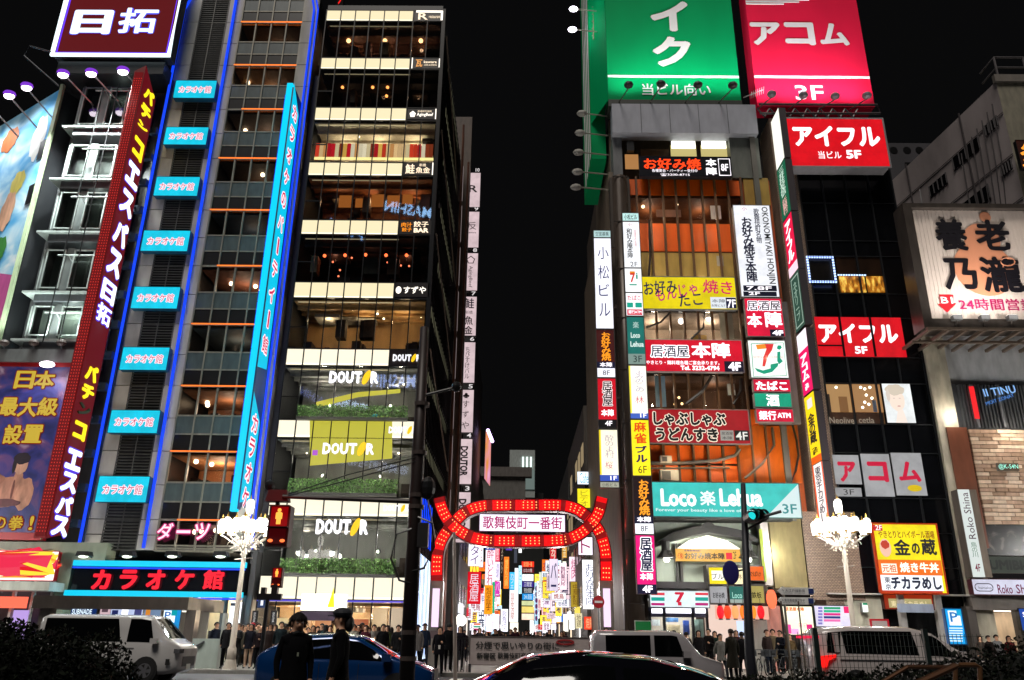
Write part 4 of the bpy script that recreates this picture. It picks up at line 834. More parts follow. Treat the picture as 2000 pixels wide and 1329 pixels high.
for r_ in ASG:
    x0, y0, x1, y1, Y, fc, s_, tx, tc, vt, lb = r_
    w_, h_ = x1-x0, y1-y0
    texts = [(tx, (x0+.16*w_, y0+.08*h_, x1-.16*w_, y1-.08*h_), em(tc, .9), 0, dict(vert=bool(vt)))] if tx else []
    rc = []
    if tx == '7': rc = [((x0, y0, x1, y0+3), em('#f06020', 1)), ((x0, y0+5, x1, y0+8), em('#10a878', 1)), ((x0, y1-4, x1, y1), em('#c8206a', 1))]; texts = []
    sign(lb, (x0, y0, x1, y1), Y, fc, texts, s=s_*1.15, frame='#26262a', depth=.3, lip=0, cat='sign', rects=rc, name='alley_sign')
# globe lamp and alley lamps
p = at(900, 1212, 50); t = thing('globe_lamp', 'round white globe lamp glowing at the west corner of the alley', 'lamp', (p.x, p.y, .14)); MB().ball(tuple(p), .33, 16, 12).build('globe', em('#fff8ec', 2.6), t, smooth=True); MB().tube([(p.x, p.y, .14), (p.x, p.y, p.z-.3)], .05).build('post', DARK, t)
lamp((p.x, p.y-.5, p.z), 60, (1, .95, .85), .3)
for k, (x, y) in enumerate(((-2.6, 50), (2.8, 52), (0, 70), (0, 95))): lamp((x, y, 4.2), 500, (1, .92, .9), .5)

rr = random.Random(77); FC = ['#fff4ff', '#f4f8ff', '#fffaf0', '#f8f8ff', '#ffe0e8', '#e02838', '#ff7a20', '#c8ecff', '#ffd840', '#f8e8ff']
WD = ['居酒屋', '焼鳥', 'バー', '寿司', '個室', 'ラーメン', '酒場', 'カフェ', '無料案内所', '中華', 'スナック']
for k in range(130):
    sd_ = rr.choice((-1, 1)); Y = 70+rr.random()*80; h_ = rr.choice((.6, 1.0, 1.5, 2.2, 2.8)); z = rr.uniform(1.4, 8.5 if Y > 80 else 5.5); w_ = h_*.28 if h_ > 1 else rr.uniform(.7, 1.3); x = sd_*rr.uniform(2.9, 4.3)
    fc = rr.choice(FC); t = sign('one of the many small bright signs crowding the far alley walls', None, Y, fc, world=(x-w_/2, x+w_/2, z, z+h_), s=rr.uniform(1.0, 1.9), frame='#26262a', depth=.2, lip=.02, name='alley_sign', group='small bright signs crowding the alley')
    lettering(t, rr.choice(WD), -w_*.36, w_*.36, h_*.12, h_*.88, em(rr.choice(['#b02040', '#303060', '#702060', '#c04020', '#206080']) if fc[1] == 'f' or fc[1] == 'c' else '#fff4e0', .9), 1, y=-.02, vert=h_ > 1)
    MB().tube([(x+sd_*w_/2, Y+.1, z+h_*.8), (sd_*4.9, Y+.1, z+h_*.8)], .03, 4).build('bracket', BLACK, t)
for k in range(20):
    sd_ = 1 if k % 2 else -1; Y = 60+k*5.2; x = sd_*(4.15 if sd_ < 0 else 4.85) if Y < 73 else sd_*(4.55 if sd_ < 0 else 4.85)
    t = thing('alley_shopfront', 'glowing open shopfront along the alley wall beyond the banner', 'shopfront', (x, Y, .147), 0, 'glowing shopfronts along the alley')
    bx('lit_opening', x-.05, x+.05, Y, Y+3.6, .3, 2.9, em(rr.choice(['#fff0e0', '#fff8f4', '#ffe8c8', '#f4f0ff']), rr.uniform(1.2, 2.2)), t); bx('fascia', x-.12, x+.12, Y-.1, Y+3.7, 3.0, 3.7, em(rr.choice(['#e03040', '#f0a030', '#f8f8ff', '#3070d0', '#f8e060']), 1.1), t)
    m = MB()
    for q in range(5): m.box(x-.1, x+.1, Y+.05+q*.85, Y+.13+q*.85, .15, 2.95)
    m.build('door_post', BLACK, t)
# ================================================================== ORANGE BUILDING
O = thing('corner_building', 'eight storey orange panelled corner building with brown ribs behind stacked restaurant signs', 'building', (10, 40, 0))
ox0, ox1 = 5.1, 15.0
OR = df('#f06400', .5, noise=.25, scale=.9); TAN = df('#b89a50', .5, noise=.2); RIB = df('#6a4a30', .5); CONC = df('#6a5c4c', .65, noise=.35); GRY = df('#a4a6b0', .6, 0, noise=.12); DKB = df('#241a14', .5)
def zpx(y, px=1340, Y=40): return at(px, y, Y).z
bx('core_wall', ox0+.3, ox1, 43, 58, .14, zpx(215), df('#4a4038', .6), O)
bx('alley_wall', ox0+.02, ox0+.3, 40.4, 58, .14, zpx(330), CONC, O)
bx('alley_wall_upper', ox0+.25, ox0+.45, 41.2, 50, zpx(330), zpx(212), df('#6e6252', .6), O)
bx('corner_pillar', ox0, 6.25, 39.9, 40.5, .14, zpx(350), df('#3d332b', .5, .2, noise=.3), O)
MB().tube([(5.65, 39.85, .2), (5.65, 39.85, zpx(352))], .42, 14).build('rounded_pier', df('#463b33', .4, .3, noise=.25), O, smooth=True)
for k in range(9): bx('pier_joint', 5.2, 6.1, 39.42, 39.46, 3+k*2.9, 3.04+k*2.9, DKB, O)
bx('roof_fascia', at(1196, 240, 39.6).x, at(1479, 240, 39.6).x, 39.6, 40.4, zpx(268), zpx(212), GRY, O)
for k in range(1, 5):
    x = at(1196, 240, 39.6).x+k*(at(1479, 240, 39.6).x-at(1196, 240, 39.6).x)/5; bx('fascia_joint', x-.015, x+.015, 39.585, 39.6, zpx(268), zpx(212), df('#5a5c60', .5), O)
# top storey
bx('top_storey_back', ox0+.5, ox1, 41.9, 42, zpx(346), zpx(268), df('#3a3634', .6), O)
bx('top_storey_side', at(1198, 310, 40).x, at(1216, 310, 40).x, 40.1, 41.8, zpx(346), zpx(268), df('#6f7072', .5), O)
bx('top_storey_side', at(1428, 310, 40).x, at(1485, 310, 40).x, 40.05, 41.8, zpx(346), zpx(268), df('#6b6e68', .5), O)
for a, b_ in ((1310, 1360), (1369, 1420)):
    q = rect((a, 284, b_, 306), 40.6); bx('lit_window', q[0], q[1], 40.6, 40.65, q[2], q[3], em('#d8c880', .85), O)
    q = rect((a+2, 276, b_-2, 289), 40.3); bx('fluorescent_tube', q[0], q[1], 40.3, 40.4, q[2], q[3], em('#fffff0', 2.5), O)
q = rect((1251, 292, 1306, 306), 40.5); bx('window_blind', q[0], q[1], 40.5, 40.55, q[2], q[3], df('#6a4a28', .5), O)
q = rect((1221, 302, 1247, 330), 40.2); bx('lantern_window', q[0], q[1], 40.2, 40.25, q[2], q[3], em('#c08850', .8), O)
q = rect((1224, 278, 1238, 296), 40.0); bx('vent_unit', q[0], q[1], 39.9, 40.3, q[2], q[3], DARK, O)
# facade rows: (y top, y bottom, kind)
fx = [at(px, 440, 40).x for px in (1236, 1262, 1286, 1311, 1335, 1360, 1384, 1410, 1437)]
fx = [at(1222, 500, 40).x+.02+k*(at(1460, 500, 40).x-at(1222, 500, 40).x)/9 for k in range(10)]
def row(y0, y1, mat, Y=40.15, n='facade_panel', glass_=False):
    z0, z1 = zpx(y1), zpx(y0)
    for k in range(9): bx(n, fx[k]+.03, fx[k+1]-.03, Y, Y+.05, z0+.03, z1-.03, mat, O)
row(348, 380, OR); row(434, 490, OR); row(491, 540, TAN); row(796, 830, OR); row(868, 905, OR); row(907, 942, OR)
for (y0, y1, bc, en) in ((381, 433, '#7a4420', 50), (606, 664, '#a89888', 130), (730, 797, '#6a4a34', 45)):
    z0, z1 = zpx(y1), zpx(y0); row(y0, y1, GD, 40.2, 'window_pane')
    bx('room_wall', fx[0], fx[9], 42.8, 42.9, z0, z1, df(bc, .7, noise=.5, scale=1.1), O); bx('room_ceiling', fx[0], fx[9], 40.3, 42.8, z1-.06, z1, df(bc, .7), O); bx('room_floor', fx[0], fx[9], 40.3, 42.8, z0-.06, z0, DKB, O)
    for f_ in (.25, .7): lamp((fx[0]+f_*(fx[9]-fx[0]), 41.6, z1-.5), en*.7, (1, .8, .62), .2)
def obulb(lst, mat, r, Y=41): 
    for px, py in lst: p = at(px, py, Y); MB().ball(tuple(p), r, 8, 6).build('ceiling_lamp', mat, O)
obulb([(1256, 404), (1272, 391), (1294, 392), (1322, 391), (1322, 399)], em('#ffe0b0', 5), .1); obulb([(1362, 394), (1376, 395), (1395, 392)], em('#ff3020', 3), .13); obulb([(1384, 622), (1330, 628)], em('#fff4e8', 6), .16)
obulb([(1326, 777), (1318, 790), (1332, 789)], em('#ffd090', 4), .07)
for b_, c_ in (((1388, 402, 1408, 428), '#c8b8b0'), ((1400, 500, 1413, 520), '#b0a8a0'), ((1282, 410, 1330, 424), '#8a5a40'), ((1406, 612, 1432, 662), '#b8b4a8'), ((1280, 735, 1300, 795), '#6888a0'), ((1421, 750, 1436, 772), '#d8d8d0'), ((1352, 655, 1380, 664), '#b89048')):
    q = rect(b_, 40.1); bx('window_notice', q[0], q[1], 40.1, 40.12, q[2], q[3], df(c_, .5), O)
for k in range(10): bx('facade_rib', fx[k]-.05, fx[k]+.05, 39.95, 40.15, zpx(942), zpx(346), RIB, O)
# right part behind the vertical signs
rx0, rx1 = fx[9]+.1, 14.4
bx('stair_wall', rx0, rx1, 40.2, 40.4, 7.2, zpx(348), df('#a04808', .5, noise=.35), O)
for y0, y1 in ((345, 398),):
    for k in range(2): x = rx0+.1+k*.75; bx('facade_panel', x, x+.68, 40.1, 40.18, zpx(y1), zpx(y0), df('#b08a38', .5), O)
bx('curved_orange_wall', at(1440, 880, 40).x, at(1560, 880, 40).x, 40.05, 40.18, zpx(941), zpx(830), df('#c05808', .4, noise=.3), O)
m = MB().tube(smooth3 := [(at(px, py, 39.95)) for px, py in ((1548, 830), (1556, 860), (1560, 890), (1554, 920), (1545, 942))], .06, 6); m.build('curved_edge', DKB, O)
bx('grey_duct', at(1545, 600, 40).x-1.3, at(1545, 600, 40).x-1.0, 39.9, 40.1, 7, 30, df('#6a6660', .5), O)
for px, py, e_ in ((1290, 420, 60), (1400, 420, 60), (1290, 515, 70), (1390, 515, 70), (1290, 640, 50), (1400, 640, 50), (1290, 765, 55), (1400, 765, 55), (1320, 905, 90), (1420, 900, 90), (1510, 890, 90), (1500, 700, 40)): p = at(px, py, 38.9); lamp(tuple(p), e_*.5, (1, .82, .55), .06)  # added warm point lights brighten the orange facade, no fixtures
# ducts, pipes and air conditioner
def pipe(pts, Y, r, mat, nm='drain_pipe'): MB().tube([tuple(at(a, b_, Y)) for a, b_ in pts], r, 6).build(nm, mat, O)
PG = df('#5c4e40', .5)
pipe([(1262, 905), (1330, 905), (1400, 900), (1435, 890), (1445, 878)], 39.75, .09, PG); pipe([(1262, 915), (1425, 914)], 39.8, .05, PG); pipe([(1508, 835), (1512, 870), (1490, 905), (1455, 935)], 39.75, .07, PG)
pipe([(1268, 430), (1270, 500), (1266, 560)], 39.8, .07, DKB); pipe([(1310, 610), (1290, 630), (1262, 640)], 39.8, .06, DKB); pipe([(1376, 610), (1374, 640), (1350, 662)], 39.8, .06, DKB); pipe([(1390, 735), (1372, 765), (1340, 790)], 39.75, .09, DKB); pipe([(1448, 740), (1446, 765), (1432, 790)], 39.75, .09, DKB)
q = rect((1288, 888, 1326, 940), 39.6); 
for (a, b_, c_, d_) in ((1290, 890, 1312, 904), (1290, 918, 1326, 940)):
    q = rect((a, b_, c_, d_), 39.6); t = thing('air_conditioner', 'cream outdoor air conditioner on the orange wall, '+('upper small one' if b_ < 900 else 'lower wide one'), 'air conditioner', ((q[0]+q[1])/2, 39.9, q[2]))
    bx('casing', q[0], q[1], 39.6, 40.0, q[2], q[3], df('#a89a88', .5), t); bx('fan_grille', q[0]+.08, (q[0]+q[1])/2+.05, 39.57, 39.598, q[2]+.06, q[3]-.06, df('#4a4640', .5), t)
# neon blade signs and boards
NW = em('#fff8ff', 1.6); NK = '#141018'; INK = em('#1a1a40', .6); RED = '#e00a2c'
t = sign('black eighth floor okonomiyaki board with red characters and a phone number', (1249, 307, 1428, 345), 39.5, '#05060c',
     [('お好み焼', (1257, 310, 1369, 332), em('#ff4416', 1.4), 2), ('各種宴会・パーティー受付中', (1273, 331, 1362, 337), NW, 0), ('☎3200-8715', (1290, 339, 1347, 345), NW, 0), ('本', (1378, 311, 1399, 326), NW, 2), ('陣', (1379, 328, 1400, 343), NW, 2), ('8F', (1408, 321, 1422, 335), NW, 1)], frame='#202028', lip=.02)
q = rect((1404, 311, 1426, 343), 39.47); cxx, zz = t.location.x, t.location.z
MB().tube([(q[0], 39.46, q[2]), (q[1], 39.46, q[2]), (q[1], 39.46, q[3]), (q[0], 39.46, q[3]), (q[0], 39.46, q[2])], .025, 5).build('number_outline', NW, t)
BLU = em('#141c58', .7); MAG = em('#d01878', .9)
sign('yellow seventh floor board with blue and magenta handwritten kana', (1253, 542, 1437, 604), 39.3, '#f2dc10',
     [('お好み', (1257, 549, 1322, 577), BLU, 1, dict(rot=4)), ('もんじゃ', (1280, 556, 1362, 589), MAG, 1, dict(rot=8)), ('たこ', (1325, 574, 1372, 600), BLU, 1, dict(rot=5)), ('焼き', (1372, 547, 1430, 575), em('#d81860', 1), 1, dict(rot=-4)),
      ('本陣', (1390, 585, 1416, 592), INK, 0), ('本陣ビル7', (1389, 595, 1416, 600), INK, 0), ('7F', (1420, 586, 1437, 602), NW, 1)],
     frame='#7a7c80', rects=[((1388, 581, 1438, 603), em('#e8eef4', 1)), ((1418, 582, 1438, 603), em('#0c1440', .8))])
sign('red fourth floor izakaya board with white characters and phone line', (1260, 665, 1450, 726), 39.3, RED,
     [('居酒屋', (1271, 675, 1345, 698), em('#1a2a40', .8), 1, dict(halo=(NW, .05))), ('本陣', (1350, 670, 1426, 700), NW, 2), ('やきとり・鶏料理各種ご宴会承ります。', (1262, 705, 1405, 713), NW, 1), ('Tel. 3232-4794', (1329, 715, 1405, 724), NW, 3), ('4F', (1422, 708, 1447, 725), NW, 3)],
     frame='#9a9296', rects=[((1415, 706, 1452, 727), em('#14102a', .8))])
sign('dull red board with cream shabu-shabu kana in two rows', (1266, 801, 1463, 866), 39.3, '#b81420',
     [('しゃぶしゃぶ', (1276, 806, 1417, 832), em('#14100c', .5), 3, dict(halo=(em('#f0e4d0', 1.1), .05))), ('うどんすき', (1280, 836, 1402, 862), em('#14100c', .5), 3, dict(halo=(em('#f0e4d0', 1.1), .05))), ('居酒屋', (1409, 844, 1431, 850), df('#202020'), 0), ('本陣', (1410, 853, 1430, 859), df('#202020'), 0), ('4F', (1437, 844, 1460, 860), em('#f0f0e8', 1), 1)],
     s=.85, frame='#8a8684', rects=[((1407, 841, 1433, 861), em('#a8a49c', .9)), ((1435, 841, 1463, 861), df('#141414'))])
AQ = '#40ccc4'
t = sign('long aqua beauty salon board with white italic lettering and pale corner', (1270, 944, 1562, 1010), 39.2, AQ,
     [('Loco', (1290, 955, 1360, 990), em('#f8ffff', 1.2), 3, dict()), ('楽', (1367, 959, 1397, 988), em('#f0ffff', 1.1), 2), ('Lehua', (1405, 955, 1489, 990), em('#f8ffff', 1.2), 3), ('Forever your beauty like a love of Lehua', (1281, 994, 1480, 1002), em('#e8ffff', 1), 1), ('3F', (1528, 985, 1556, 1004), em('#3a9a9c', .9), 1)], s=1.05, frame='#4a6a6a')
a, b_, c_ = at(1556, 945, 39.2), at(1562, 1010, 39.2), at(1496, 1010, 39.2); q = rect((1270, 944, 1562, 1010), 39.2)
m = MB(); m.add([(q[1]-.003, 39.19, q[3]-.01), (q[1]-.003, 39.19, q[2]+.01), (c_.x, 39.19, q[2]+.01)], [(0, 1, 2)]); m.build('colour_field', em('#d8ecec', 1.05), t)
# vertical lightbox stack by the pier (front one)
def stack(label_items, Y, xa, xb, frame='#55504c', s=1.35, depth=.5):
    for lb, y0, y1, fc, texts, rects in label_items:
        py = (y0+y1)/2; x0, x1 = xa, xb
        z0, z1 = at(1240 if xa > 5 else 1170, y1, Y).z, at(1240 if xa > 5 else 1170, y0, Y).z
        t = sign(lb, None, Y, fc, world=(x0, x1, z0, z1), s=s, frame=frame, depth=depth, lip=.03, name='lightbox_sign')
        hw, h = (x1-x0)/2, z1-z0
        for i, (u0, v0, u1, v1, mt) in enumerate(rects): MB().box(-hw+u0*2*hw+.002, -hw+u1*2*hw-.002, -.004-.001*i, -.001, h*(1-v1)+.002, h*(1-v0)-.002).build('colour_field', mt, t, world=False)
        for i, (tx, u0, v0, u1, v1, mt, bb, kw) in enumerate(texts): lettering(t, tx, -hw+u0*2*hw, -hw+u1*2*hw, h*(1-v1), h*(1-v0), mt, bb, y=-.02-.001*i, **kw)
V = dict(vert=True); NAVY = em('#20246a', .8); BK = df('#10101a', .5)
stack([
 ('white building-name lightbox with four violet characters, top of the gate-side stack', 466, 642, '#f4f4ff', [('小', .2, .1, .85, .24, NAVY, 0, {}), ('松', .2, .31, .85, .46, NAVY, 0, {}), ('ビ', .22, .52, .82, .65, NAVY, 0, {}), ('ル', .2, .73, .85, .87, NAVY, 0, {})], []),
 ('small pale cap plate above the white building-name lightbox', 451, 464, '#a8c8c8', [('空室募集', .1, .2, .9, .8, BK, 0, {})], []),
 ('dark okonomiyaki lightbox with orange characters in the gate-side stack', 645, 737, '#3a1010', [('お好み焼', .25, .05, .8, .66, em('#ff9a20', 1.2), 2, V), ('本陣', .15, .69, .85, .79, NW, 1, {}), ('8F', .3, .86, .7, .96, BK, 0, {})], [(0, .68, 1, .81, em('#14183a', .8)), (0, .81, 1, 1, em('#f4f4ff', 1.2))]),
 ('red izakaya lightbox with outlined characters in the gate-side stack', 740, 836, '#c00a20', [('居酒屋', .25, .06, .8, .56, em('#200808', .6), 1, dict(vert=True, halo=(em('#f8e8e8', 1.2), .03))), ('本陣', .15, .63, .85, .77, NW, 2, {}), ('4F', .35, .86, .75, .96, NW, 1, {})], [(0, .83, 1, 1, BK)]),
 ('cream mahjong bar lightbox with faint scribbles in the gate-side stack', 840, 940, '#fffce0', [('酔のよ村', .3, .1, .8, .55, em('#c0a8b8', 1), 0, V), ('桜', .3, .62, .7, .76, em('#d06080', 1), 0, {}), ('1F', .55, .9, .9, .98, NW, 1, {})], [(0, .88, 1, 1, em('#3a58c0', 1)), (0, 0, .1, .88, em('#f0d820', 1.2))]),
 ('grey name plate at the foot of the gate-side stack', 942, 952, '#a0a090', [('小松ビル', .1, .15, .9, .85, BK, 0, {})], []),
], 38.6, 3.98, 4.88)
t = thing('sign_mast', 'brown steel mast carrying the gate-side lightbox stack', 'post', (4.9, 39.5, 8)); 
for z_ in (8.4, 13, 18, 21.5): bx('bracket_arm', 4.3, 5.2, 39.12, 39.35, z_, z_+.15, BROWN, t)
t.location.x = 4.9
stack([
 ('pale teal cap plate of the tall front stack', 417, 432, '#b8e0dc', [('小松ビル', .1, .15, .9, .85, df('#10303a'), 1, {})], []),
 ('white sumi-brush restaurant lightbox at the top of the tall front stack', 434, 523, '#f8faff', [('和好み庵本陣', .2, .15, .55, .8, df('#14181c'), 1, V), ('歌舞伎町名物', .68, .18, .8, .55, em('#e09090', 1), 0, V), ('2F', .35, .88, .8, .98, df('#14181c'), 0, {}), ('小', .3, .03, .55, .09, em('#c04040', 1), 0, {})], []),
 ('white convenience store lightbox with a red and green swoosh in the tall front stack', 525, 571, '#fcfcff', [('7', .3, .2, .62, .6, em('#e03a28', 1), 2, {}), ('i', .66, .18, .78, .45, em('#10a080', 1), 1, {})], [(.25, .66, .7, .72, em('#10a080', 1)), (.3, .12, .62, .2, em('#f09020', 1))]),
 ('white tobacco and bank machine plate in the tall front stack', 573, 617, '#fcfcff', [('たばこ', .1, .1, .9, .33, em('#d81848', 1), 1, {}), ('銀行ATM', .12, .76, .9, .92, NW, 1, {})], [(.05, .42, .42, .64, em('#18a890', 1)), (.55, .42, .95, .64, em('#18a890', 1)), (.05, .72, .95, .97, em('#e01840', 1))]),
 ('dim teal beauty salon lightbox in the tall front stack', 620, 712, '#1c6a62', [('楽', .35, .1, .7, .24, em('#b8d8d0', .9), 1, {}), ('Loco', .2, .33, .75, .45, em('#d8f0e8', 1), 3, {}), ('Lehua', .15, .52, .95, .64, em('#d8f0e8', 1), 3, {}), ('3F', .3, .82, .8, .96, df('#103038'), 0, {})], [(0, .78, 1, 1, em('#88a098', .9))]),
 ('cream lightbox with faint coloured scribbles in the tall front stack', 715, 818, '#fffef0', [('よみのこの', .35, .08, .85, .5, em('#b8a8c8', 1), 0, V), ('林', .3, .58, .8, .72, em('#e06878', 1), 0, {}), ('1F', .55, .9, .9, .98, NW, 1, {})], [(0, .9, 1, 1, em('#4868c8', 1)), (0, 0, .1, .9, em('#f0e040', 1.2))]),
 ('yellow mahjong parlour lightbox with orange and navy characters', 821, 929, '#ffea20', [('麻', .15, .03, .85, .22, em('#f05010', 1), 2, {}), ('雀', .15, .24, .85, .43, em('#f05010', 1), 2, {}), ('ブ', .2, .47, .85, .6, em('#201c60', .8), 3, {}), ('ル', .2, .63, .85, .77, em('#201c60', .8), 3, {}), ('6F', .3, .83, .78, .96, df('#302810'), 0, {})], []),
 ('black okonomiyaki lightbox with orange characters in the tall front stack', 932, 1043, '#1c0c10', [('お好み焼', .25, .05, .85, .68, em('#ffa028', 1.25), 2, V), ('本陣', .12, .7, .88, .8, NW, 2, {}), ('8F', .3, .86, .7, .96, df('#202040'), 0, {})], [(0, .69, 1, .82, em('#14183a', .8)), (0, .82, 1, 1, em('#f8f8ff', 1.3))]),
 ('hot pink izakaya lightbox at the foot of the tall front stack', 1046, 1160, '#ec1478', [('居酒屋', .22, .04, .85, .62, em('#18204a', .8), 2, dict(vert=True, halo=(NW, .04))), ('本陣', .15, .65, .85, .77, NW, 2, {}), ('4F', .25, .86, .8, .98, NW, 3, {})], [(0, .84, 1, 1, em('#14143a', .8))]),
], 38.4, 5.55, 6.42, s=1.3)
# right vertical stack
def vs(label, box, fc, texts, rects=(), s=1.3, Y=39.0): return sign(label, box, Y, fc, texts, s=s, rects=rects, frame='#908a88', depth=.35, name='lightbox_sign', lip=.03)
DKN = em('#101438', .6)
vs('tall white vertical board with navy brush kana and rotated English lettering', (1440, 402, 1512, 580), '#f4f6fc',
   [('お好み焼き本陣', (1452, 425, 1474, 552), DKN, 2, V), ('歌舞伎町名物', (1474, 408, 1485, 476), em('#30344c', .8), 1, V), ('OKONOMIYAKI HONJIN', (1491, 405, 1507, 555), df('#101418'), 1, dict(rot=-90)), ('小', (1448, 405, 1458, 412), em('#c04050', 1), 0), ('7.8F', (1458, 560, 1507, 567), NW, 1), ('2F', (1462, 571, 1484, 577), NW, 1)],
   [((1452, 558, 1517, 569), em('#10142c', .6)), ((1452, 570, 1517, 579), em('#10142c', .6))], s=1.15)
vs('square red izakaya board hanging above the convenience store logo', (1457, 584, 1529, 657), '#e2103c',
   [('居酒屋', (1459, 588, 1524, 607), em('#302030', .7), 1, dict(halo=(NW, .03))), ('本', (1459, 613, 1488, 640), NW, 2), ('陣', (1494, 610, 1527, 640), NW, 2), ('4F', (1508, 646, 1530, 656), NW, 3)], [((1504, 644, 1531, 657), em('#141230', .7))], s=1.1)
t = vs('white square convenience store logo board with orange, red and green shapes', (1464, 666, 1536, 738), '#f6fff8', [('SEVEN & I HOLDINGS', (1471, 696, 1529, 700), em('#f0a8a0', 1), 0)])
q = t.location
def poly(pxs, mat, k, Y=38.97):
    o = MB(); o.add([(at(a, b_, Y).x, Y-.002*k, at(a, b_, Y).z) for a, b_ in pxs], [tuple(range(len(pxs)))]); o.build('logo_shape', mat, t)
poly([(1476, 674), (1494, 672), (1498, 681), (1479, 683)], em('#f09028', 1.1), 1); poly([(1494, 672), (1511, 672), (1508, 684), (1500, 696), (1494, 716), (1489, 716), (1491, 698), (1497, 682)], em('#e03030', 1.1), 2)
poly([(1474, 719), (1479, 726), (1492, 731), (1508, 727), (1519, 716), (1521, 709), (1505, 712), (1505, 720), (1490, 724)], em('#109a78', 1.1), 3)
poly([(1519, 675), (1525, 675), (1527, 680), (1522, 684), (1517, 681)], em('#109a78', 1.1), 4); poly([(1518, 688), (1524, 687), (1524, 700), (1529, 706), (1522, 712), (1518, 706)], em('#109a78', 1.1), 5)
MB().tube([(at(a, b_, 38.95)) for a, b_ in ((1467, 672), (1530, 670), (1536, 734), (1472, 736), (1467, 672))], .02, 5).build('logo_outline', em('#109a78', 1), t)
vs('red tobacco plate in the convenience store sign stack', (1472, 742, 1543, 765), '#d80c38', [('たばこ', (1476, 745, 1538, 763), NW, 3)], s=1.1)
vs('green liquor plate in the convenience store sign stack', (1474, 769, 1545, 795), '#10a07c', [('酒', (1496, 771, 1522, 794), NW, 2)], s=1.1)
vs('red bank machine plate at the foot of the convenience store sign stack', (1478, 800, 1549, 824), '#d80c38', [('銀行', (1482, 803, 1516, 821), NW, 2), ('ATM', (1518, 807, 1544, 817), NW, 3)], s=1.1)
bx('stack_backing', at(1438, 620, 39.4).x+.7, at(1540, 620, 39.4).x, 39.36, 39.6, zpx(828, 1500, 39.4), zpx(590, 1500, 39.4), df('#6a6260', .5), O)
# green and red rooftop hoardings, lit by floodlights
gz0, gz1 = at(1318, 197, 39.8).z, 46.0; gx0, gx1 = 5.18, 13.15
t = thing('rooftop_hoarding', 'huge green rooftop hoarding with white katakana above the orange building', 'billboard', (9.1, 39.8, gz0))
GRN = df('#009a5a', .6, noise=.1, scale=.5, spec=.05); RDH = df('#ee2048', .6, noise=.1, scale=.5, spec=.05); WL = df('#f4f0f0', .6, noise=.05, spec=.05); WL2 = df('#d6d2d6', .4, noise=0)
MB().box(gx0, gx1, 39.8, 41, gz0, gz1).build('printed_sheet', GRN, t)
MB().box(gx0-.9, gx0-.02, 41.5, 47, gz0-3, gz1).build('side_sheet', GRN, t); MB().add([(gx0-.02, 39.82, gz0), (gx0-.02, 39.82, gz1), (gx0-.9, 41.5, gz1), (gx0-.9, 41.5, gz0-.5)], [(0, 1, 2, 3)]).build('side_sheet', GRN, t)
for k in range(4): MB().box(gx0-.93, gx0-.91, 42+k*1.1, 42.4+k*1.1, gz0-2.5, gz1).build('side_stripe', WL, t)
tl('イ', (1270, 3, 1345, 62), WL, 3, 39.78, t, y=-.03); tl('ク', (1274, 72, 1350, 131), WL, 3, 39.78, t, y=-.03); tl('レ', (1275, -70, 1345, -8), WL, 3, 39.78, t, y=-.03)
tl('当ビル向い', (1254, 164, 1388, 187), WL2, 1, 39.78, t, y=-.03)
q = rect((1190, 149, 1445, 152), 39.78); MB().box(gx0+.01, gx1-.01, 39.77, 39.799, q[2], q[3]+.04).build('white_line', WL, t)
MB().box(gx0, gx1, 39.7, 41, gz0-.5, gz0-.02).build('base_rail', df('#30342e', .5), t)
t2 = thing('rooftop_hoarding', 'huge red rooftop hoarding with white katakana and a third floor notice', 'billboard', (17.1, 39.8, gz0-.2)); rxa, rxb = at(1464, 130, 39.8).x+.2, at(1690, 130, 39.8).x+.15
rz = at(1585, 208, 39.8).z
MB().box(rxa, rxb, 39.8, 41, rz, 46).build('printed_sheet', RDH, t2)
for s_, b_ in (('ア', (1466, 44, 1525, 89)), ('コ', (1532, 44, 1591, 89)), ('ム', (1600, 46, 1657, 90))): tl(s_, b_, WL, 3, 39.78, t2, y=-.03)
tl('3F', (1553, 167, 1608, 196), WL, 1, 39.78, t2, y=-.03)
q = rect((1460, 150, 1690, 153), 39.78); MB().box(rxa+.01, rxb-.01, 39.77, 39.799, q[2], q[3]+.05).build('white_line', WL, t2)
for k, (a, b_) in enumerate(((1445, 1600), (1445, 1580), (1445, 1560), (1445, 1530))): z_ = at(1500, -3+k*4, 39.78).z; MB().box(rxa+.01, at(b_, 0, 39.78).x, 39.77, 39.799, z_, z_+.09 if k else z_+3).build('white_streak', WL, t2)
m = MB()
for k in range(8):
    x = rxa+k*.75; m.tube([(x, 39.9, rz-.1), (x+.4, 39.9, rz-.7)], .05, 5).tube([(x+.4, 39.9, rz-.7), (x+.75, 39.9, rz-.1)], .05, 5)
m.tube([(rxa, 39.5, rz-.1), (rxb, 39.5, rz-.1), (rxb+.1, 39.5, rz-.7), (rxa, 39.5, rz-.75)], .07, 6); m.build('support_truss', df('#6a6668', .4, .4), t2)
def flood(px, py, Y, tz, base, grp, lab, col, en, tx=None, hood='#3a3436'):
    p = at(px, py, Y); q = thing('floodlight', lab, 'lamp', tuple(p), 0, grp)
    MB().ball(tuple(p), .27, 12, 7, (1, .9, .8)).build('lamp_head', df(hood, .4, .3), q); MB().ball((p.x, p.y+.05, p.z+.17), .17, 10, 5, (1, 1, .35)).build('lens', em('#f4ecff', 2), q)
    MB().tube([(p.x, p.y, p.z-.2), base(p)], .035, 6).build('lamp_arm', df('#5a5450', .4, .4), q)
    lamp((p.x, p.y+.35, p.z+.42), en, col, .2, 'SPOT', (p.x if tx is None else tx, 39.8, tz), 130, blend=1)
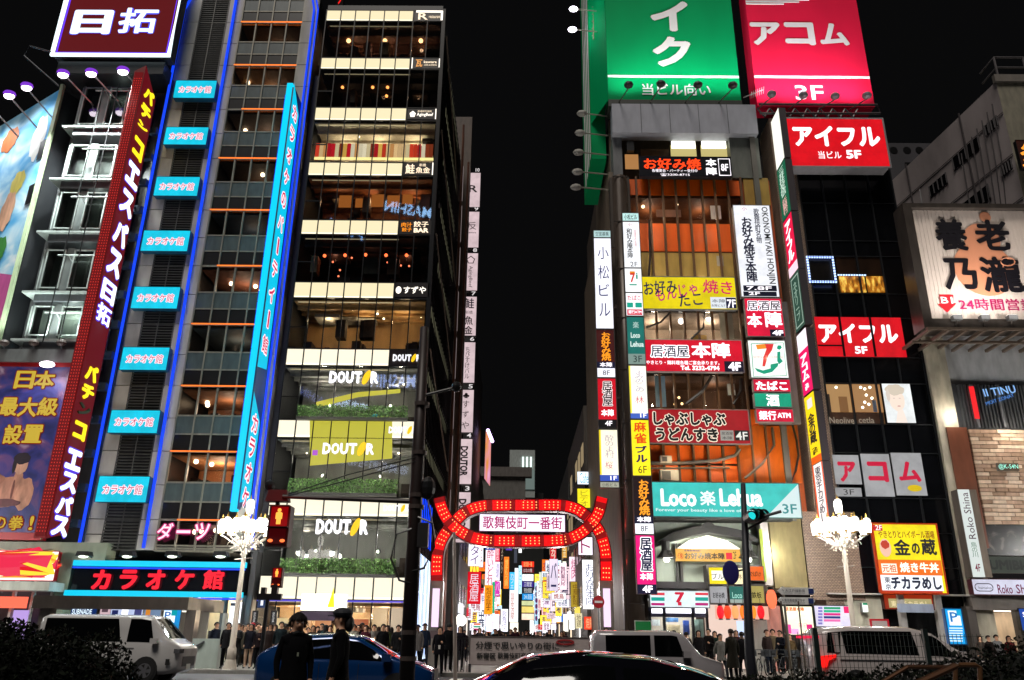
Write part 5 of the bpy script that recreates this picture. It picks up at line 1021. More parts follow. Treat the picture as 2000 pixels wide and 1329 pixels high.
for (px, py), wd in zip(((1228, 166), (1291, 164), (1363, 166), (1431, 167)), ('first', 'second', 'third', 'fourth')):
    flood(px, py, 37.7, gz0+6.5, lambda p: (p.x-.3, 39.7, gz0-.2), 'floodlights under the green hoarding', wd+' dark round floodlight from the alley side before the green hoarding', (.9, 1, .95), 520)
for (px, py), wd in zip(((1507, 184), (1569, 186), (1631, 188), (1693, 187)), ('first', 'second', 'third', 'fourth')):
    flood(px, py, 37.9, rz+5.5, lambda p: (p.x-.3, 39.6, rz-.4), 'floodlights under the red hoarding', wd+' shiny round floodlight from the alley side before the red hoarding', (1, .92, 1), 650, hood='#8a848c')
for px, py, on in ((1137, 222, 0), (1133, 260, 0), (1130, 298, 0), (1128, 336, 0), (1125, 366, 0), (1120, 18, 1), (1118, 58, 1)):
    p = at(px, py, 40.5); q = thing('arm_lamp', ('lit violet-white lamp on a long arm, the '+('upper' if py < 40 else 'lower')+' of the bright pair' if on else 'unlit egg-shaped lamp on a long arm beside the green hoarding, '+{222: 'topmost', 260: 'second down', 298: 'middle one', 336: 'fourth down', 366: 'lowest'}[py]+' of five'), 'lamp', tuple(p), 0, 'lit arm lamps' if on else 'unlit arm lamps')
    MB().ball(tuple(p), .24 if on else .28, 10, 7, (1.2, .8, .7)).build('lamp_head', em('#f8f0ff', 7) if on else df('#a8a49c', .4), q); MB().tube([(p.x+.2, p.y, p.z), (5.2, p.y+.2, p.z-.05)], .04, 6).build('lamp_arm', df('#9a9688', .4, .3), q)
    if on: lamp(tuple(p), 120, (.95, .9, 1), .25)
m = MB()
for k in range(2): x = at(1158+k*5, 30, 41).x; m.tube([(x, 41, at(1158, 78, 41).z), (x+.2, 41, 46)], .05, 6)
for k in range(8): m.tube([(at(1156, 70-k*14, 41).x, 41, at(1156, 70-k*14, 41).z), (at(1170, 70-k*14, 41).x, 41, at(1156, 70-k*14, 41).z)], .035, 5)
m.build('access_ladder', df('#8a7a60', .4, .4), t)
m = MB().tube([tuple(at(1452, 191, 39.4)), tuple(at(1490, 176, 38.6))], .03, 5)
for k in range(7): a = at(1466+k*4, 186-k*1.6, 39.0); m.tube([(a.x, a.y, a.z-.25), (a.x+.08, a.y, a.z+.25)], .018, 4)
m.build('aerial', df('#b0a8a8', .4, .5), t2)
# ---- ground storeys of the orange building
WH2 = df('#b4beb0', .6, noise=.12)
q = rect((1272, 1013, 1500, 1150), 40)
bx('temple_wall', at(1262, 1080, 40.6).x, 13.4, 40.6, 42.5, zpx(1150), 7.2, WH2, O)
bx('band_beam', at(1268, 1140, 39.9).x, at(1385, 1140, 39.9).x, 39.9, 40.6, zpx(1150), zpx(1137), df('#3f3c3e', .5), O)
bx('soffit', 6.3, 13.4, 39.5, 40.6, zpx(1018), zpx(1011), df('#3a3834', .5), O)
for px in (1330, 1322): bx('temple_post', at(px, 1100, 40.5).x-.06, at(px, 1100, 40.5).x+.06, 40.45, 40.6, zpx(1137), zpx(1060), df('#4a4846', .5), O)
gab = [(1272, 1072), (1310, 1058), (1350, 1048), (1382, 1043), (1415, 1048), (1450, 1055), (1487, 1066)]
up = [(a, b_-(16 if 0 < i < 6 else 4)) for i, (a, b_) in enumerate(gab)]
m = MB(); pl = [(at(a, b_, 40.2).x, at(a, b_, 40.2).z) for a, b_ in up+gab[::-1]]
for i in range(6): 
    p4 = [(at(a, b_, 40.2).x, at(a, b_, 40.2).z) for a, b_ in (gab[i], gab[i+1], up[i+1], up[i])]; m.prism(p4, 39.75, 40.55)
m.build('temple_roof', df('#23211f', .5), O)
MB().prism([(at(a, b_, 39.9).x, at(a, b_, 39.9).z) for a, b_ in ((1366, 1032), (1372, 1024), (1381, 1020), (1391, 1024), (1398, 1032))], 39.7, 39.95).build('roof_finial', df('#2c2a28', .5), O)
sign('orange backlit temple-front board with black brush characters under a white glow', (1320, 1073, 1446, 1097), 39.9, '#f4b850', [('お好み焼本陣', (1337, 1080, 1415, 1093), df('#1c1008'), 2), ('㊑', (1323, 1080, 1335, 1093), em('#e05020', 1), 1), ('名物歌舞伎町', (1336, 1074, 1368, 1078), em('#403080', .8), 1), ('2F', (1432, 1078, 1438, 1092), df('#302010'), 0)], s=1.15, frame='#c09040', depth=.2, lip=0, rects=[((1418, 1080, 1430, 1093), em('#f03040', 1.1))])
q = rect((1322, 1052, 1444, 1072), 40.4); MB().prism([(q[0], q[2]), (q[1], q[2]), (q[1]-.6, q[3]-.1), ((q[0]+q[1])/2, q[3]+.15), (q[0]+.6, q[3]-.1)], 40.35, 40.5).build('lit_gable_panel', em('#fffbe8', 1.8), O)
lamp((8.9, 39.2, 5.6), 220, (1, .98, .85), .15); lamp((12.2, 39.4, 5.4), 160, (.95, 1, .95), .15); lamp((7.4, 39.6, 5.2), 90, (.95, 1, .95), .15)
for px in (1301, 1461):
    p = at(px, 1080, 39.7); t = thing('eave_lantern', 'dark cone-shaded lamp hanging at the '+('west' if px < 1400 else 'east')+' end of the temple-style gable', 'lamp', tuple(p)); MB().tube([(p.x, p.y, p.z+.55), (p.x, p.y, p.z+.1), (p.x, p.y, p.z-.25)], [.2, .22, .48], 10).build('lamp_shade', df('#1c1a18', .5), t); MB().ball((p.x, p.y, p.z-.3), .16, 8, 6).build('light_bulb', em('#fffbe8', 5), t); lamp((p.x, p.y-.2, p.z-.6), 25, (1, 1, .9), .15)
# convenience store sign and shopfront
t = sign('wide white convenience store sign with red and green stripes and a large seven', (1270, 1155, 1384, 1186), 39.3, '#e8f8fc', [('7', (1318, 1157, 1337, 1178), em('#d8143c', 1), 3)], s=1.2, frame='#8a8e94', depth=.6,
     rects=[((1272, 1158, 1298, 1163), em('#e84050', 1)), ((1272, 1167, 1298, 1174), em('#10a89a', 1)), ((1272, 1178, 1298, 1183), em('#c01878', 1)), ((1358, 1158, 1383, 1163), em('#e84050', 1)), ((1358, 1167, 1383, 1174), em('#10a89a', 1)), ((1358, 1178, 1383, 1183), em('#c01878', 1)), ((1324, 1176, 1331, 1183), em('#d8143c', 1))])
sx0, sx1 = at(1268, 1240, 40).x, at(1385, 1240, 40).x
bx('shop_back_wall', sx0, sx1, 42.7, 42.8, .14, 3.4, df('#d8d0c0', .6, noise=.3, scale=2), O); lamp(((sx0+sx1)/2, 41.0, 2.7), 160, (1, .98, .95), .2); bx('shop_ceiling', sx0, sx1, 40.2, 44, 3.35, 3.45, df('#d0d0d0', .6), O)
for k in range(3): bx('shop_ceiling_light', sx0+.3+k*.95, sx0+.9+k*.95, 40.4, 42.4, 3.28, 3.33, em('#fafcff', 3.5), O)
for a, b_ in ((1273, 1294), (1301, 1350), (1358, 1378)): q = rect((a, 1189, b_, 1198), 39.8); bx('lit_transom_light', q[0], q[1], 39.8, 39.85, q[2], q[3], em('#f8f8ff', 2.2), O)
bx('door_header', sx0, sx1, 39.86, 40.1, zpx(1206), zpx(1187), df('#3a3850', .5), O)
for px in (1270, 1298, 1354, 1382): x = at(px, 1240, 40).x; bx('door_frame', x-.06, x+.06, 39.85, 40.0, .14, 2.7, DARK, O)
for k in range(3): a = [sx0+.06, sx0+.9, sx0+2.35][k]; bx('door_glass', a, [sx0+.8, sx0+2.2, sx1-.1][k], 39.9, 39.91, .2, 2.6, GD, O)
for k, (a, b_, c_, d_, cc) in enumerate(((1302, 1207, 1325, 1215, '#5a88c0'), (1338, 1212, 1348, 1240, '#3858b0'), (1362, 1210, 1378, 1245, '#88a8a0'), (1275, 1210, 1293, 1222, '#d8e8f0'), (1310, 1220, 1335, 1245, '#d8c8a0'))):
    q = rect((a, b_, c_, d_), 41); bx('shelf_goods', q[0], q[1], 41+.2*k, 41.3+.2*k, q[2], q[3], df(cc, .5, noise=.4, scale=5), O)
q = rect((1240, 1214, 1271, 1234), 39.3); sign('dark green street board between the stone pier and the convenience store', (1241, 1214, 1271, 1234), 39.3, '#0c7a38', [], s=.5, frame='#b8b8b0', depth=.08)
bx('base_wall', 6.25, sx0, 39.95, 40.6, .14, 7.2, df('#4c4a48', .6, noise=.25), O)
# small tenant signs over the lantern shop
tn = [((1385, 1109, 1418, 1141), '#f8e010', 1.2, 'ブル', em('#303060', .7), 'yellow mahjong parlour square in the tenant sign cluster', [((1390, 1115, 1414, 1134), em('#fffef0', 1.3))]),
      ((1432, 1110, 1454, 1141), '#fff4c0', 1.4, '林', em('#c0a080', 1), 'cream tenant square behind the no-parking disc', []),
      ((1458, 1107, 1491, 1134), '#f06818', 1.15, 'でぱけ', em('#703008', .7), 'orange tenant square in the tenant sign cluster', []),
      ((1387, 1146, 1420, 1178), '#b8b8bc', .9, 'お好み焼', em('#181818', .5), 'grey-white okonomiyaki square in the lower row of the tenant cluster', []),
      ((1425, 1146, 1454, 1178), '#2a7a70', .85, 'Loco', em('#a8e8d8', 1), 'teal salon square in the lower row of the tenant cluster', [((1425, 1171, 1454, 1178), em('#a8b8b0', .9))]),
      ((1463, 1145, 1492, 1178), '#c0b060', .9, '鉄板', em('#302808', .5), 'straw coloured square in the lower row of the tenant cluster', [])]
for bx_, fc, s_, tx, mt, lb, rc in tn:
    a, b_, c_, d_ = bx_; h_ = d_-b_; sign(lb, bx_, 39.5, fc, [(tx, (a+5, b_+.35*h_, c_-5, b_+.72*h_), mt, 1)], s=s_, frame='#55504c', depth=.25, rects=rc, lip=.03)
bx('tenant_frame', at(1382, 1145, 39.8).x, at(1495, 1145, 39.8).x, 39.78, 40.5, zpx(1181, 1440, 39.8), zpx(1104, 1440, 39.8), df('#4a4642', .5), O)
# lantern shop
lx0, lx1 = at(1398, 1220, 40).x, at(1502, 1220, 40).x
bx('shop_back_wall', lx0, lx1, 42.2, 42.3, .14, 3.6, em('#ffe0d0', .9), O); bx('shop_valance', lx0, lx1, 39.9, 39.95, zpx(1210, 1450), zpx(1184, 1450), em('#f8b8a0', 1.0), O)
for k, (px, c_) in enumerate(((1407, '#e81828'), (1421, '#f04018'), (1436, '#ffa060'), (1452, '#ff7818'), (1470, '#ff8a20'), (1486, '#e81020'))):
    p = at(px, 1196, 39.3); t = thing('paper_lantern', ['crimson', 'vermilion', 'peach', 'amber orange', 'golden orange', 'deep red'][k]+' paper lantern in the hanging row over the bar entrance', 'lantern', tuple(p), 0, 'paper lanterns in a row')
    MB().ball(tuple(p), .2, 12, 8, (.85, .85, 1.6)).build('paper_shade', em(c_, 1.3), t, smooth=True); m = MB().tube([(p.x, p.y, p.z+.28), (p.x, p.y, p.z+.36)], .1, 8).tube([(p.x, p.y, p.z-.34), (p.x, p.y, p.z-.28)], .1, 8); m.build('ring', BLACK, t); MB().tube([(p.x, p.y, p.z+.36), (p.x, p.y, p.z+.6)], .012, 4).build('cord', BLACK, t)
lamp((10.6, 38.9, 2.4), 30, (1, .6, .5), .4)
q = rect((1440, 1213, 1460, 1245), 39.8); bx('menu_board', q[0], q[1], 39.8, 39.86, q[2], q[3], em('#c8d8f8', 1.3), O)
q = rect((1468, 1212, 1500, 1245), 39.8); bx('shutter', q[0], q[1], 39.85, 39.95, .14, q[3], df('#8a8a84', .5), O)
p = at(1507, 1170, 39.2); t = thing('paper_lantern', 'large glowing red-orange barrel lantern alone beside the arrow signs', 'lantern', tuple(p)); MB().ball(tuple(p), .3, 14, 8, (.8, .8, 1.5)).build('paper_shade', em('#ff7048', 1.5), t, smooth=True); MB().tube([(p.x, p.y, p.z+.4), (p.x, p.y, p.z+.52)], .14, 8).build('ring', BLACK, t); MB().tube([(p.x, p.y, p.z+.5), (p.x, 39.9, p.z+.7)], .02, 4).build('bracket', BLACK, t)
bx('poster_column', at(1504, 1220, 39.9).x, at(1525, 1220, 39.9).x, 39.8, 40.4, .14, zpx(1184, 1510), df('#c88a7c', .5, noise=.3, scale=4), O)
# concrete wall between
bx('concrete_wall', at(1508, 1080, 40).x, at(1571, 1080, 40).x, 40, 42, zpx(1150, 1540), zpx(1014, 1540), df('#8c7c50', .6, noise=.3), O)
bx('metal_column', at(1490, 1090, 39.7).x, at(1506, 1090, 39.7).x, 39.7, 40.4, zpx(1145, 1498), zpx(1022, 1498), df('#b8b0a8', .3, .4), O)
sign('slim yellow-green side lightbox beside the salon board', (1487, 1034, 1493, 1136), 39.6, '#c8d850', [], s=1.1, frame='#404040', lip=0, depth=.2)

# ================================================================== TILED COLUMN AND BLACK GRID BUILDING
A = thing('grid_building', 'black curtain wall building with pale tiled column and bright tenant windows', 'building', (18, 40, 0))
tx0, tx1 = 14.75, 15.98; bx1 = 21.4
TIL = bpy.data.materials.new('small_tiles'); TIL.use_nodes = True; n = TIL.node_tree; L = n.links.new; b = n.nodes['Principled BSDF']
ge = n.nodes.new('ShaderNodeNewGeometry'); sp = n.nodes.new('ShaderNodeSeparateXYZ'); cb = n.nodes.new('ShaderNodeCombineXYZ'); br = n.nodes.new('ShaderNodeTexBrick')
L(ge.outputs['Position'], sp.inputs[0]); L(sp.outputs[0], cb.inputs[0]); L(sp.outputs[2], cb.inputs[1]); L(cb.outputs[0], br.inputs[0])
br.inputs['Scale'].default_value = 3.4; br.inputs['Color1'].default_value = lin('#a8907c'); br.inputs['Color2'].default_value = lin('#947f70'); br.inputs['Mortar'].default_value = lin('#4a3f38'); br.inputs['Mortar Size'].default_value = .03
L(br.outputs[0], b.inputs['Base Color']); b.inputs['Roughness'].default_value = .4
bp = n.nodes.new('ShaderNodeBump'); bp.inputs['Strength'].default_value = .4; L(br.outputs['Fac'], bp.inputs['Height']); bp.invert = True; L(bp.outputs[0], b.inputs['Normal'])
bx('tiled_column', tx0, tx1, 40.02, 42, .14, zpx(232, 1560), TIL, A)
bx('tiled_wall', at(1573, 1080, 40).x, tx1+.62, 39.92, 40.01, 3.3, zpx(1000, 1600), TIL, A)
bx('main_wall', tx1+.01, bx1, 40.3, 56, .14, zpx(330, 1650), df('#0d0e10', .25, noise=.1), A)
GRD = df('#25272a', .4, .3); BT = df('#0e0f12', .15, .1, noise=.3)
cols = [tx1+.05+k*(bx1-tx1-.05)/4.0 for k in range(5)]
yrows = [330, 396, 470, 500, 573, 620, 697, 748, 828, 884, 972, 1040, 1108, 1160]
def has(k, r_): return False
for r_ in range(len(yrows)-1):
    za, zb2 = zpx(yrows[r_+1], 1680), zpx(yrows[r_], 1680)
    for k in range(4):
        if r_ in (3, 5, 7, 9) and k < 3: continue
        bx('black_glass_panel', cols[k]+.04, cols[k+1]-.04, 40.1, 40.2, za+.03, zb2-.03, BT, A)
    bx('grid_rail', tx1+.02, bx1, 40.05, 40.12, za-.02, za+.02, GRD, A)
for k in range(5): bx('grid_rail', cols[k]-.04, cols[k]+.04, 40.0, 40.12, 3.3, zpx(330, 1650), GRD, A)
def win_r(b_, mat, nm='tenant_window', Y=40.12): q = rect(b_, Y); return bx(nm, q[0], q[1], Y, Y+.05, q[2], q[3], mat, A)
win_r((1634, 502, 1738, 538), df('#2a1a10', .3, noise=.6, scale=2)); win_r((1641, 540, 1690, 571), ramp_mat('amber_interior', [(.3, '#1a0c04'), (.5, '#a06010'), (.7, '#ffd860')], scale=1.6, detail=4, vec=(2.5, 1, 1), estr=.95)); win_r((1694, 540, 1742, 571), bpy.data.materials['amber_interior'])
win_r((1578, 503, 1630, 551), df('#1a1612', .3, noise=.8, scale=3)); 
p0, p1 = at(1578, 503, 40), at(1630, 551, 40); m = MB(); zt2, zb3 = zpx(503, 1604), zpx(551, 1604); xa, xb = at(1579, 527, 40).x, at(1629, 527, 40).x
for k in range(11):
    for z_ in (zt2, zb3): m.box(xa+k*(xb-xa)/10-.045, xa+k*(xb-xa)/10+.045, 39.95, 40, z_-.05, z_+.05)
for k in range(1, 9):
    for x in (xa, xb): m.box(x-.045, x+.045, 39.95, 40, zb3+k*(zt2-zb3)/9-.05, zb3+k*(zt2-zb3)/9+.05)
for k in range(11): x = at(1636, 538, 40).x+k*.145; m.box(x, x+.09, 39.95, 40, zpx(539, 1660), zpx(537, 1660))
t = thing('light_chain', 'blue-white chain of square lights framing a dark window', 'light', (xa, 40, zb3)); m.build('light_squares', em('#b8d4ff', 2.2), t); MB().tube([(xa, 39.99, zb3), (xb, 39.99, zb3), (xb, 39.99, zt2), (xa, 39.99, zt2), (xa, 39.99, zb3)], .05, 5).build('blue_tube', em('#2040e0', 1.4), t)
# red consumer-finance window signs
RW = '#dc0a1c'
def finance(lb, box, txt, tb, Y=39.98, s=1.15, face=RW, extra=()): return sign(lb, box, Y, face, [(txt, tb, em('#fff4fa', 1.5), 3)]+list(extra), s=s, frame='#501018', depth=.1, lip=0, name='window_sign')
t = sign('red fifth floor window sign split by black mullions with white katakana', (1595, 620, 1765, 697), 39.96, RW, [('アイフル', (1600, 633, 1753, 671), em('#fff4fa', 1.5), 3), ('5F', (1669, 677, 1694, 692), em('#fff4fa', 1.3), 3)], s=1.05, frame='#501018', depth=.1, lip=0, name='window_sign')
hwid = rect((1595, 620, 1765, 697), 39.96); 
for px in (1644, 1704): x = at(px, 660, 39.96).x-t.location.x; MB().box(x-.06, x+.06, -.06, -.035, 0, hwid[3]-hwid[2]).build('mullion', BLACK, t, world=False)
x = at(1645, 676, 39.96); MB().box(-(hwid[1]-hwid[0])/2, x.x-t.location.x, -.06, -.035, x.z-hwid[2]-.04, x.z-hwid[2]+.04).build('transom', BLACK, t, world=False)
sign('big red tilted-edge signboard with white katakana under the red rooftop hoarding', (1540, 233, 1730, 325), 38.9, '#e0081a', [('アイフル', (1549, 247, 1718, 287), em('#fff4fa', 1.5), 3), ('当ビル', (1598, 296, 1643, 311), em('#fff4fa', 1.3), 1), ('5F', (1652, 294, 1682, 311), em('#fff4fa', 1.4), 3)], s=1.05, frame='#a8a4a8', depth=.9, lip=.09)
for (a, b_, c_, d_), ch, lb in (((1629, 889, 1680, 946), 'ア', 'first'), ((1686, 887, 1742, 970), 'コ', 'second'), ((1746, 885, 1805, 968), 'ム', 'third')):
    t = sign('white window panel with a red katakana, the '+lb+' of the row of three', (a, b_, c_, d_), 39.98, '#b4b4b6', [(ch, (a+8, 902, c_-8, 942), em('#d0103c', .95), 3)], s=.85, frame='#808080', depth=.08, lip=0, name='window_sign')
    if ch == 'ム': 
        q = rect((1772, 947, 1801, 961), 39.97); m = MB(); m.add([((q[0]+q[1])/2-t.location.x+u, -.01, (q[2]+q[3])/2-t.location.z+v) for u, v in blob(0, 0, .36, .17, wv=0)], [tuple(range(18))]); m.build('logo_shape', em('#e0c010', .95), t, world=False)
sign('narrow white floor number strip under the first katakana panel', (1632, 953, 1683, 970), 39.98, '#b0b0b2', [('3F', (1647, 956, 1668, 967), df('#202020'), 0)], s=.8, frame='#808080', depth=.08, lip=0, name='window_sign')
# salon windows
z0, z1 = zpx(828, 1680), zpx(751, 1680); xs0, xs1 = at(1610, 790, 40).x, at(1728, 790, 40).x
bx('room_wall', xs0, xs1, 40.26, 40.29, z0, z1, df('#c09058', .6), A)
win_r((1612, 751, 1661, 805), em('#c09460', .8)); win_r((1668, 751, 1722, 805), em('#b88858', .8)); win_r((1620, 806, 1726, 828), df('#4a3020', .5, noise=.4, scale=3))
win_r((1640, 775, 1656, 805), em('#8a6038', .8), 'salon_door', 40.08); win_r((1612, 770, 1622, 805), df('#3a2c24'), 'salon_mirror', 40.08)
m = MB()
for px, py in ((1633, 757), (1681, 757), (1689, 760), (1699, 757), (1692, 772), (1703, 778), (1689, 786), (1697, 790), (1685, 796)): p = at(px, py, 40.02); m.ball(tuple(p), .07, 8, 5)
m.build('ceiling_lamp', em('#fff4d8', 4), A)
q = rect((1705, 782, 1712, 805), 40.0); bx('salon_figure_poster', q[0], q[1], 40.0, 40.02, q[2], q[3], df('#5a6478'), A)
t = sign('white lit poster of a pale short-haired head beside the salon windows', (1728, 750, 1783, 826), 39.98, '#e8ecec', [], s=1.2, frame='#404040', depth=.08, lip=0, name='lit_poster')
def shp(pts, mat, k, nm='printed_shape'): o = MB(); o.add([(u, -.004*k-.004, v) for u, v in pts], [tuple(range(len(pts)))]); o.build(nm, mat, t, world=False)
H_ = rect((1728, 750, 1783, 826), 39.98); h_ = H_[3]-H_[2]
shp(blob(-.08, h_*.58, .4, .6, wv=.03), em('#f0dccc', 1.15), 1); shp(blob(-.12, h_*.84, .5, .3, wv=.1), em('#cfc2b0', 1.15), 2); shp(blob(-.5, h_*.7, .1, .34, wv=.1), em('#d4c8bc', 1.15), 3); shp([(-.3, 0), (.3, 0), (.15, h_*.35), (-.12, h_*.3)], em('#f0e0d4', 1.15), 1.5); shp(blob(-.02, h_*.42, .09, .03, wv=0), em('#d09890', 1), 4)
for u in (-.22, .08): shp(blob(u, h_*.62, .06, .03, wv=0), em('#d8c4b8', 1.1), 4)
t = thing('window_lettering', 'faint cream serif salon lettering along the foot of the salon windows', 'sign', (19, 39.95, z0)); tl('Neolive', (1620, 815, 1668, 828), em('#a89a88', .9), 0, 39.95, t); tl('cetla', (1677, 815, 1707, 827), em('#a89a88', .9), 0, 39.95, t)
# yellow bowl shop board
sign('large yellow, orange and white tavern board with navy brush characters', (1714, 1025, 1838, 1158), 38.9, '#f8e414', [
 ('やきとりとハイボール酒場', (1715, 1037, 1824, 1052), em('#a84810', .8), 1), ('金', (1745, 1054, 1777, 1085), df('#14142a'), 2), ('の', (1780, 1061, 1796, 1083), df('#14142a'), 3), ('蔵', (1798, 1053, 1828, 1085), df('#14142a'), 2),
 ('元祖', (1723, 1103, 1750, 1118), em('#e06010', 1), 1), ('焼き牛丼', (1757, 1099, 1833, 1119), em('#fffbe8', 1.4), 2), ('東', (1727, 1127, 1738, 1139), df('#101430'), 1), ('京', (1729, 1141, 1740, 1152), df('#101430'), 1), ('チカラめし', (1740, 1127, 1838, 1152), df('#101c3c'), 3), ('2F', (1709, 1026, 1722, 1036), em('#fff0f0', 1.3), 1)],
 s=1.15, frame='#c03a10', depth=.35, lip=.07, rects=[((1717, 1094, 1840, 1124), em('#f07018', 1.1)), ((1719, 1124, 1841, 1154), em('#f4f6fc', 1.25)), ((1719, 1154, 1841, 1158), em('#c83a20', 1)), ((1722, 1101, 1752, 1120), em('#fff4e0', 1.2)), ((1705, 1025, 1723, 1037), em('#d02030', 1))])
t = [o for o in bpy.data.objects if o.name.startswith('signboard') and o.type == 'EMPTY'][-1]
q = rect((1718, 1053, 1740, 1088), 38.9); m = MB(); m.add([((q[0]+q[1])/2-t.location.x+u, -.02, (q[2]+q[3])/2-t.location.z+v) for u, v in blob(0, 0, .27, .42, wv=0)], [tuple(range(18))]); m.build('logo_shape', em('#f0c0a8', 1.1), t, world=False)
m = MB(); m.add([((q[0]+q[1])/2-t.location.x+u, -.025, (q[2]+q[3])/2-t.location.z+.15+v) for u, v in blob(0, 0, .2, .2, wv=.1)], [tuple(range(18))]); m.build('logo_shape', em('#c84028', 1), t, world=False)
# blade signs between the two buildings
FXX = 15.35
def fin(label, y0, y1, face, txt, tm, s=1.2, halo=None, bb=1, ya=38.5, yb=39.9, rim='#3a3438', rects=()):
    pm = 1490+(y0+y1)/2*.112-24; z1, z0 = atX(1490+(y0-213)*.112+4, y0, FXX).z, atX(1490+(y1-213)*.112+4, y1, FXX).z
    sc_ = 39.5/atX(1490+(y0-213)*.112, (y0+y1)/2, FXX).y; z1 = CAM_H+(z1-CAM_H)*sc_; z0 = CAM_H+(z0-CAM_H)*sc_
    t = thing('blade_sign', label, 'sign', (FXX-.3, 39.2, z0), 0, None); h = z1-z0; xo = FXX-.55
    bx('housing', xo+.02, xo+.4, ya, yb, z0, z1, df(rim, .5, noise=.1), t)
    p = MB(); p.add([(0, 0, 0), (yb-ya, 0, 0), (yb-ya, 0, h), (0, 0, h)], [(0, 1, 2, 3)]); q = p.build('face_panel', em(face, s), None, world=False); q.parent = t; q.rotation_euler = (0, 0, R(-90)); q.location = Vector((xo, yb, z0))-t.location
    for i, (u0, v0, u1, v1, mt) in enumerate(rects): MB().box((yb-ya)*u0, (yb-ya)*u1, -.006-.001*i, -.001, h*(1-v1), h*(1-v0)).build('colour_field', mt, q, world=False)
    for tx, u0, v0, u1, v1, mt in txt: lettering(q, tx, (yb-ya)*u0, (yb-ya)*u1, h*(1-v1), h*(1-v0), mt, bb, y=-.02, vert=len(tx) > 1, halo=halo)
    return t
WT = em('#fff4fa', 1.4)
fin('blank white blade sign at the top between the hoardings', 215, 312, '#f0f0e4', [], None, 1.3)
fin('green blade sign with white characters, second from the top', 314, 415, '#1c6a4c', [('三井住友信', .2, .05, .8, .6, em('#d8f0e0', 1)), ('託銀行', .25, .64, .75, .95, em('#f0b8b0', 1))], None, .9)
fin('red blade sign with white katakana and pink foot', 416, 527, '#e01444', [('アイフル', .15, .08, .85, .78, WT)], None, 1.2, rects=[(0, .84, 1, 1, em('#f8d8e4', 1.2))], bb=3)
fin('dull green chalkboard-like blade sign with a pale border', 528, 636, '#3a5a4c', [('ネオリーブ', .3, .15, .7, .85, em('#a8c8b4', .8))], None, .8, rects=[(.1, .05, .9, .07, em('#b0c8b8', .9)), (.1, .93, .9, .95, em('#b0c8b8', .9)), (.1, .05, .14, .95, em('#b0c8b8', .9)), (.86, .05, .9, .95, em('#b0c8b8', .9))])
fin('magenta-pink blade sign with white katakana and white head', 642, 762, '#e81060', [('アコム', .15, .38, .85, .8, WT), ('3F', .3, .85, .7, .95, WT)], None, 1.2, rects=[(0, 0, 1, .3, em('#f8f0f8', 1.3))], bb=3)
fin('yellow tavern blade sign with navy characters', 765, 900, '#ffdc18', [('金の蔵', .18, .28, .85, .72, df('#1c1a3a')), ('2F', .25, .78, .8, .88, df('#403010'))], None, 1.15, rects=[(.25, .06, .75, .2, em('#f4e8e0', 1.1)), (0, .9, 1, 1, em('#f06010', 1.1))], bb=2)
fin('white and orange-edged bowl shop blade sign, lowest of the column', 902, 1022, '#fff4f0', [('東京チカラめし', .25, .05, .8, .95, df('#281c40'))], None, 1.2, rects=[(0, 0, .12, 1, em('#f05820', 1.1)), (.9, 0, 1, 1, em('#f05820', 1.1))], bb=1)
# shops below the grid building
gx = lambda px: at(px, 1220, 40).x
bx('shop_beam', tx0, bx1+.2, 39.6, 40.2, 3.55, 3.62, df('#b8b4ae', .4), A)
q = rect((1727, 1160, 1822, 1192), 39.4); t = sign('red and black bowl shop fascia half hidden behind a pale banner', (1727, 1162, 1822, 1190), 39.5, '#b83818', [('東京チカラめし', (1740, 1174, 1815, 1186), em('#f0e0b0', 1), 1)], s=.7, frame='#401810', rects=[((1736, 1170, 1820, 1188), em('#c8b880', .8))])
bx('shop_interior', gx(1700), gx(1822), 41.6, 41.7, .14, 3.4, em('#f0c050', .8), A); bx('shop_floor_light', gx(1760), gx(1810), 40.6, 41.4, 2.6, 2.66, em('#fff0d0', 3), A)
bx('white_side_wall', gx(1655), gx(1727), 40.0, 40.3, .14, 3.5, df('#c8c4b0', .5), A)
for a, b_, c_, d_, cc, lb in ((1530, 1185, 1588, 1240, '#fff8d8', 'white shopfront panel with orange heading and magenta posters'), (1592, 1184, 1662, 1224, '#e8e0f8', 'tenant board of coloured name strips beside the tiled wall')):
    t = sign(lb, (a, b_, c_, d_), 39.7, cc, [], s=1.6 if a < 1550 else 1.2, frame='#20302c', depth=.2, lip=.03)
    rr = random.Random(a); q = rect((a, b_, c_, d_), 39.7); hw_ = (q[1]-q[0])/2
    if a < 1550:
        tl('居酒屋本陣', (1533, 1186, 1570, 1194), em('#f06818', 1.2), 2, 39.7, t); tl('日日', (1560, 1218, 1576, 1226), em('#f060a0', 1.1), 0, 39.7, t)
        for (e, f, g, h2, c2) in ((1532, 1220, 1545, 1238, '#f048a0'), (1546, 1228, 1560, 1239, '#f8b0e0'), (1576, 1220, 1587, 1238, '#e02078')): k = rect((e, f, g, h2), 39.7); MB().box(k[0], k[1], 39.68, 39.695, k[2], k[3]).build('colour_field', em(c2, 1.2), t)
    else:
        for j in range(6):
            c2 = ['#10a070', '#10b888', '#e01880', '#203880', '#f070b0', '#f8e8ff'][j]; k = rect((1609, 1186+j*6, 1641, 1190.5+j*6), 39.7); MB().box(k[0], k[1], 39.68, 39.695, k[2], k[3]).build('colour_field', em(c2, 1.1), t)
            k = rect((1598, 1186+j*6, 1606, 1190+j*6), 39.7); MB().box(k[0], k[1], 39.68, 39.695, k[2], k[3]).build('floor_field', em('#8a80d0', 1), t)
        k = rect((1648, 1185, 1661, 1198), 39.7); MB().box(k[0], k[1], 39.68, 39.695, k[2], k[3]).build('colour_field', em('#e81868', 1.2), t)
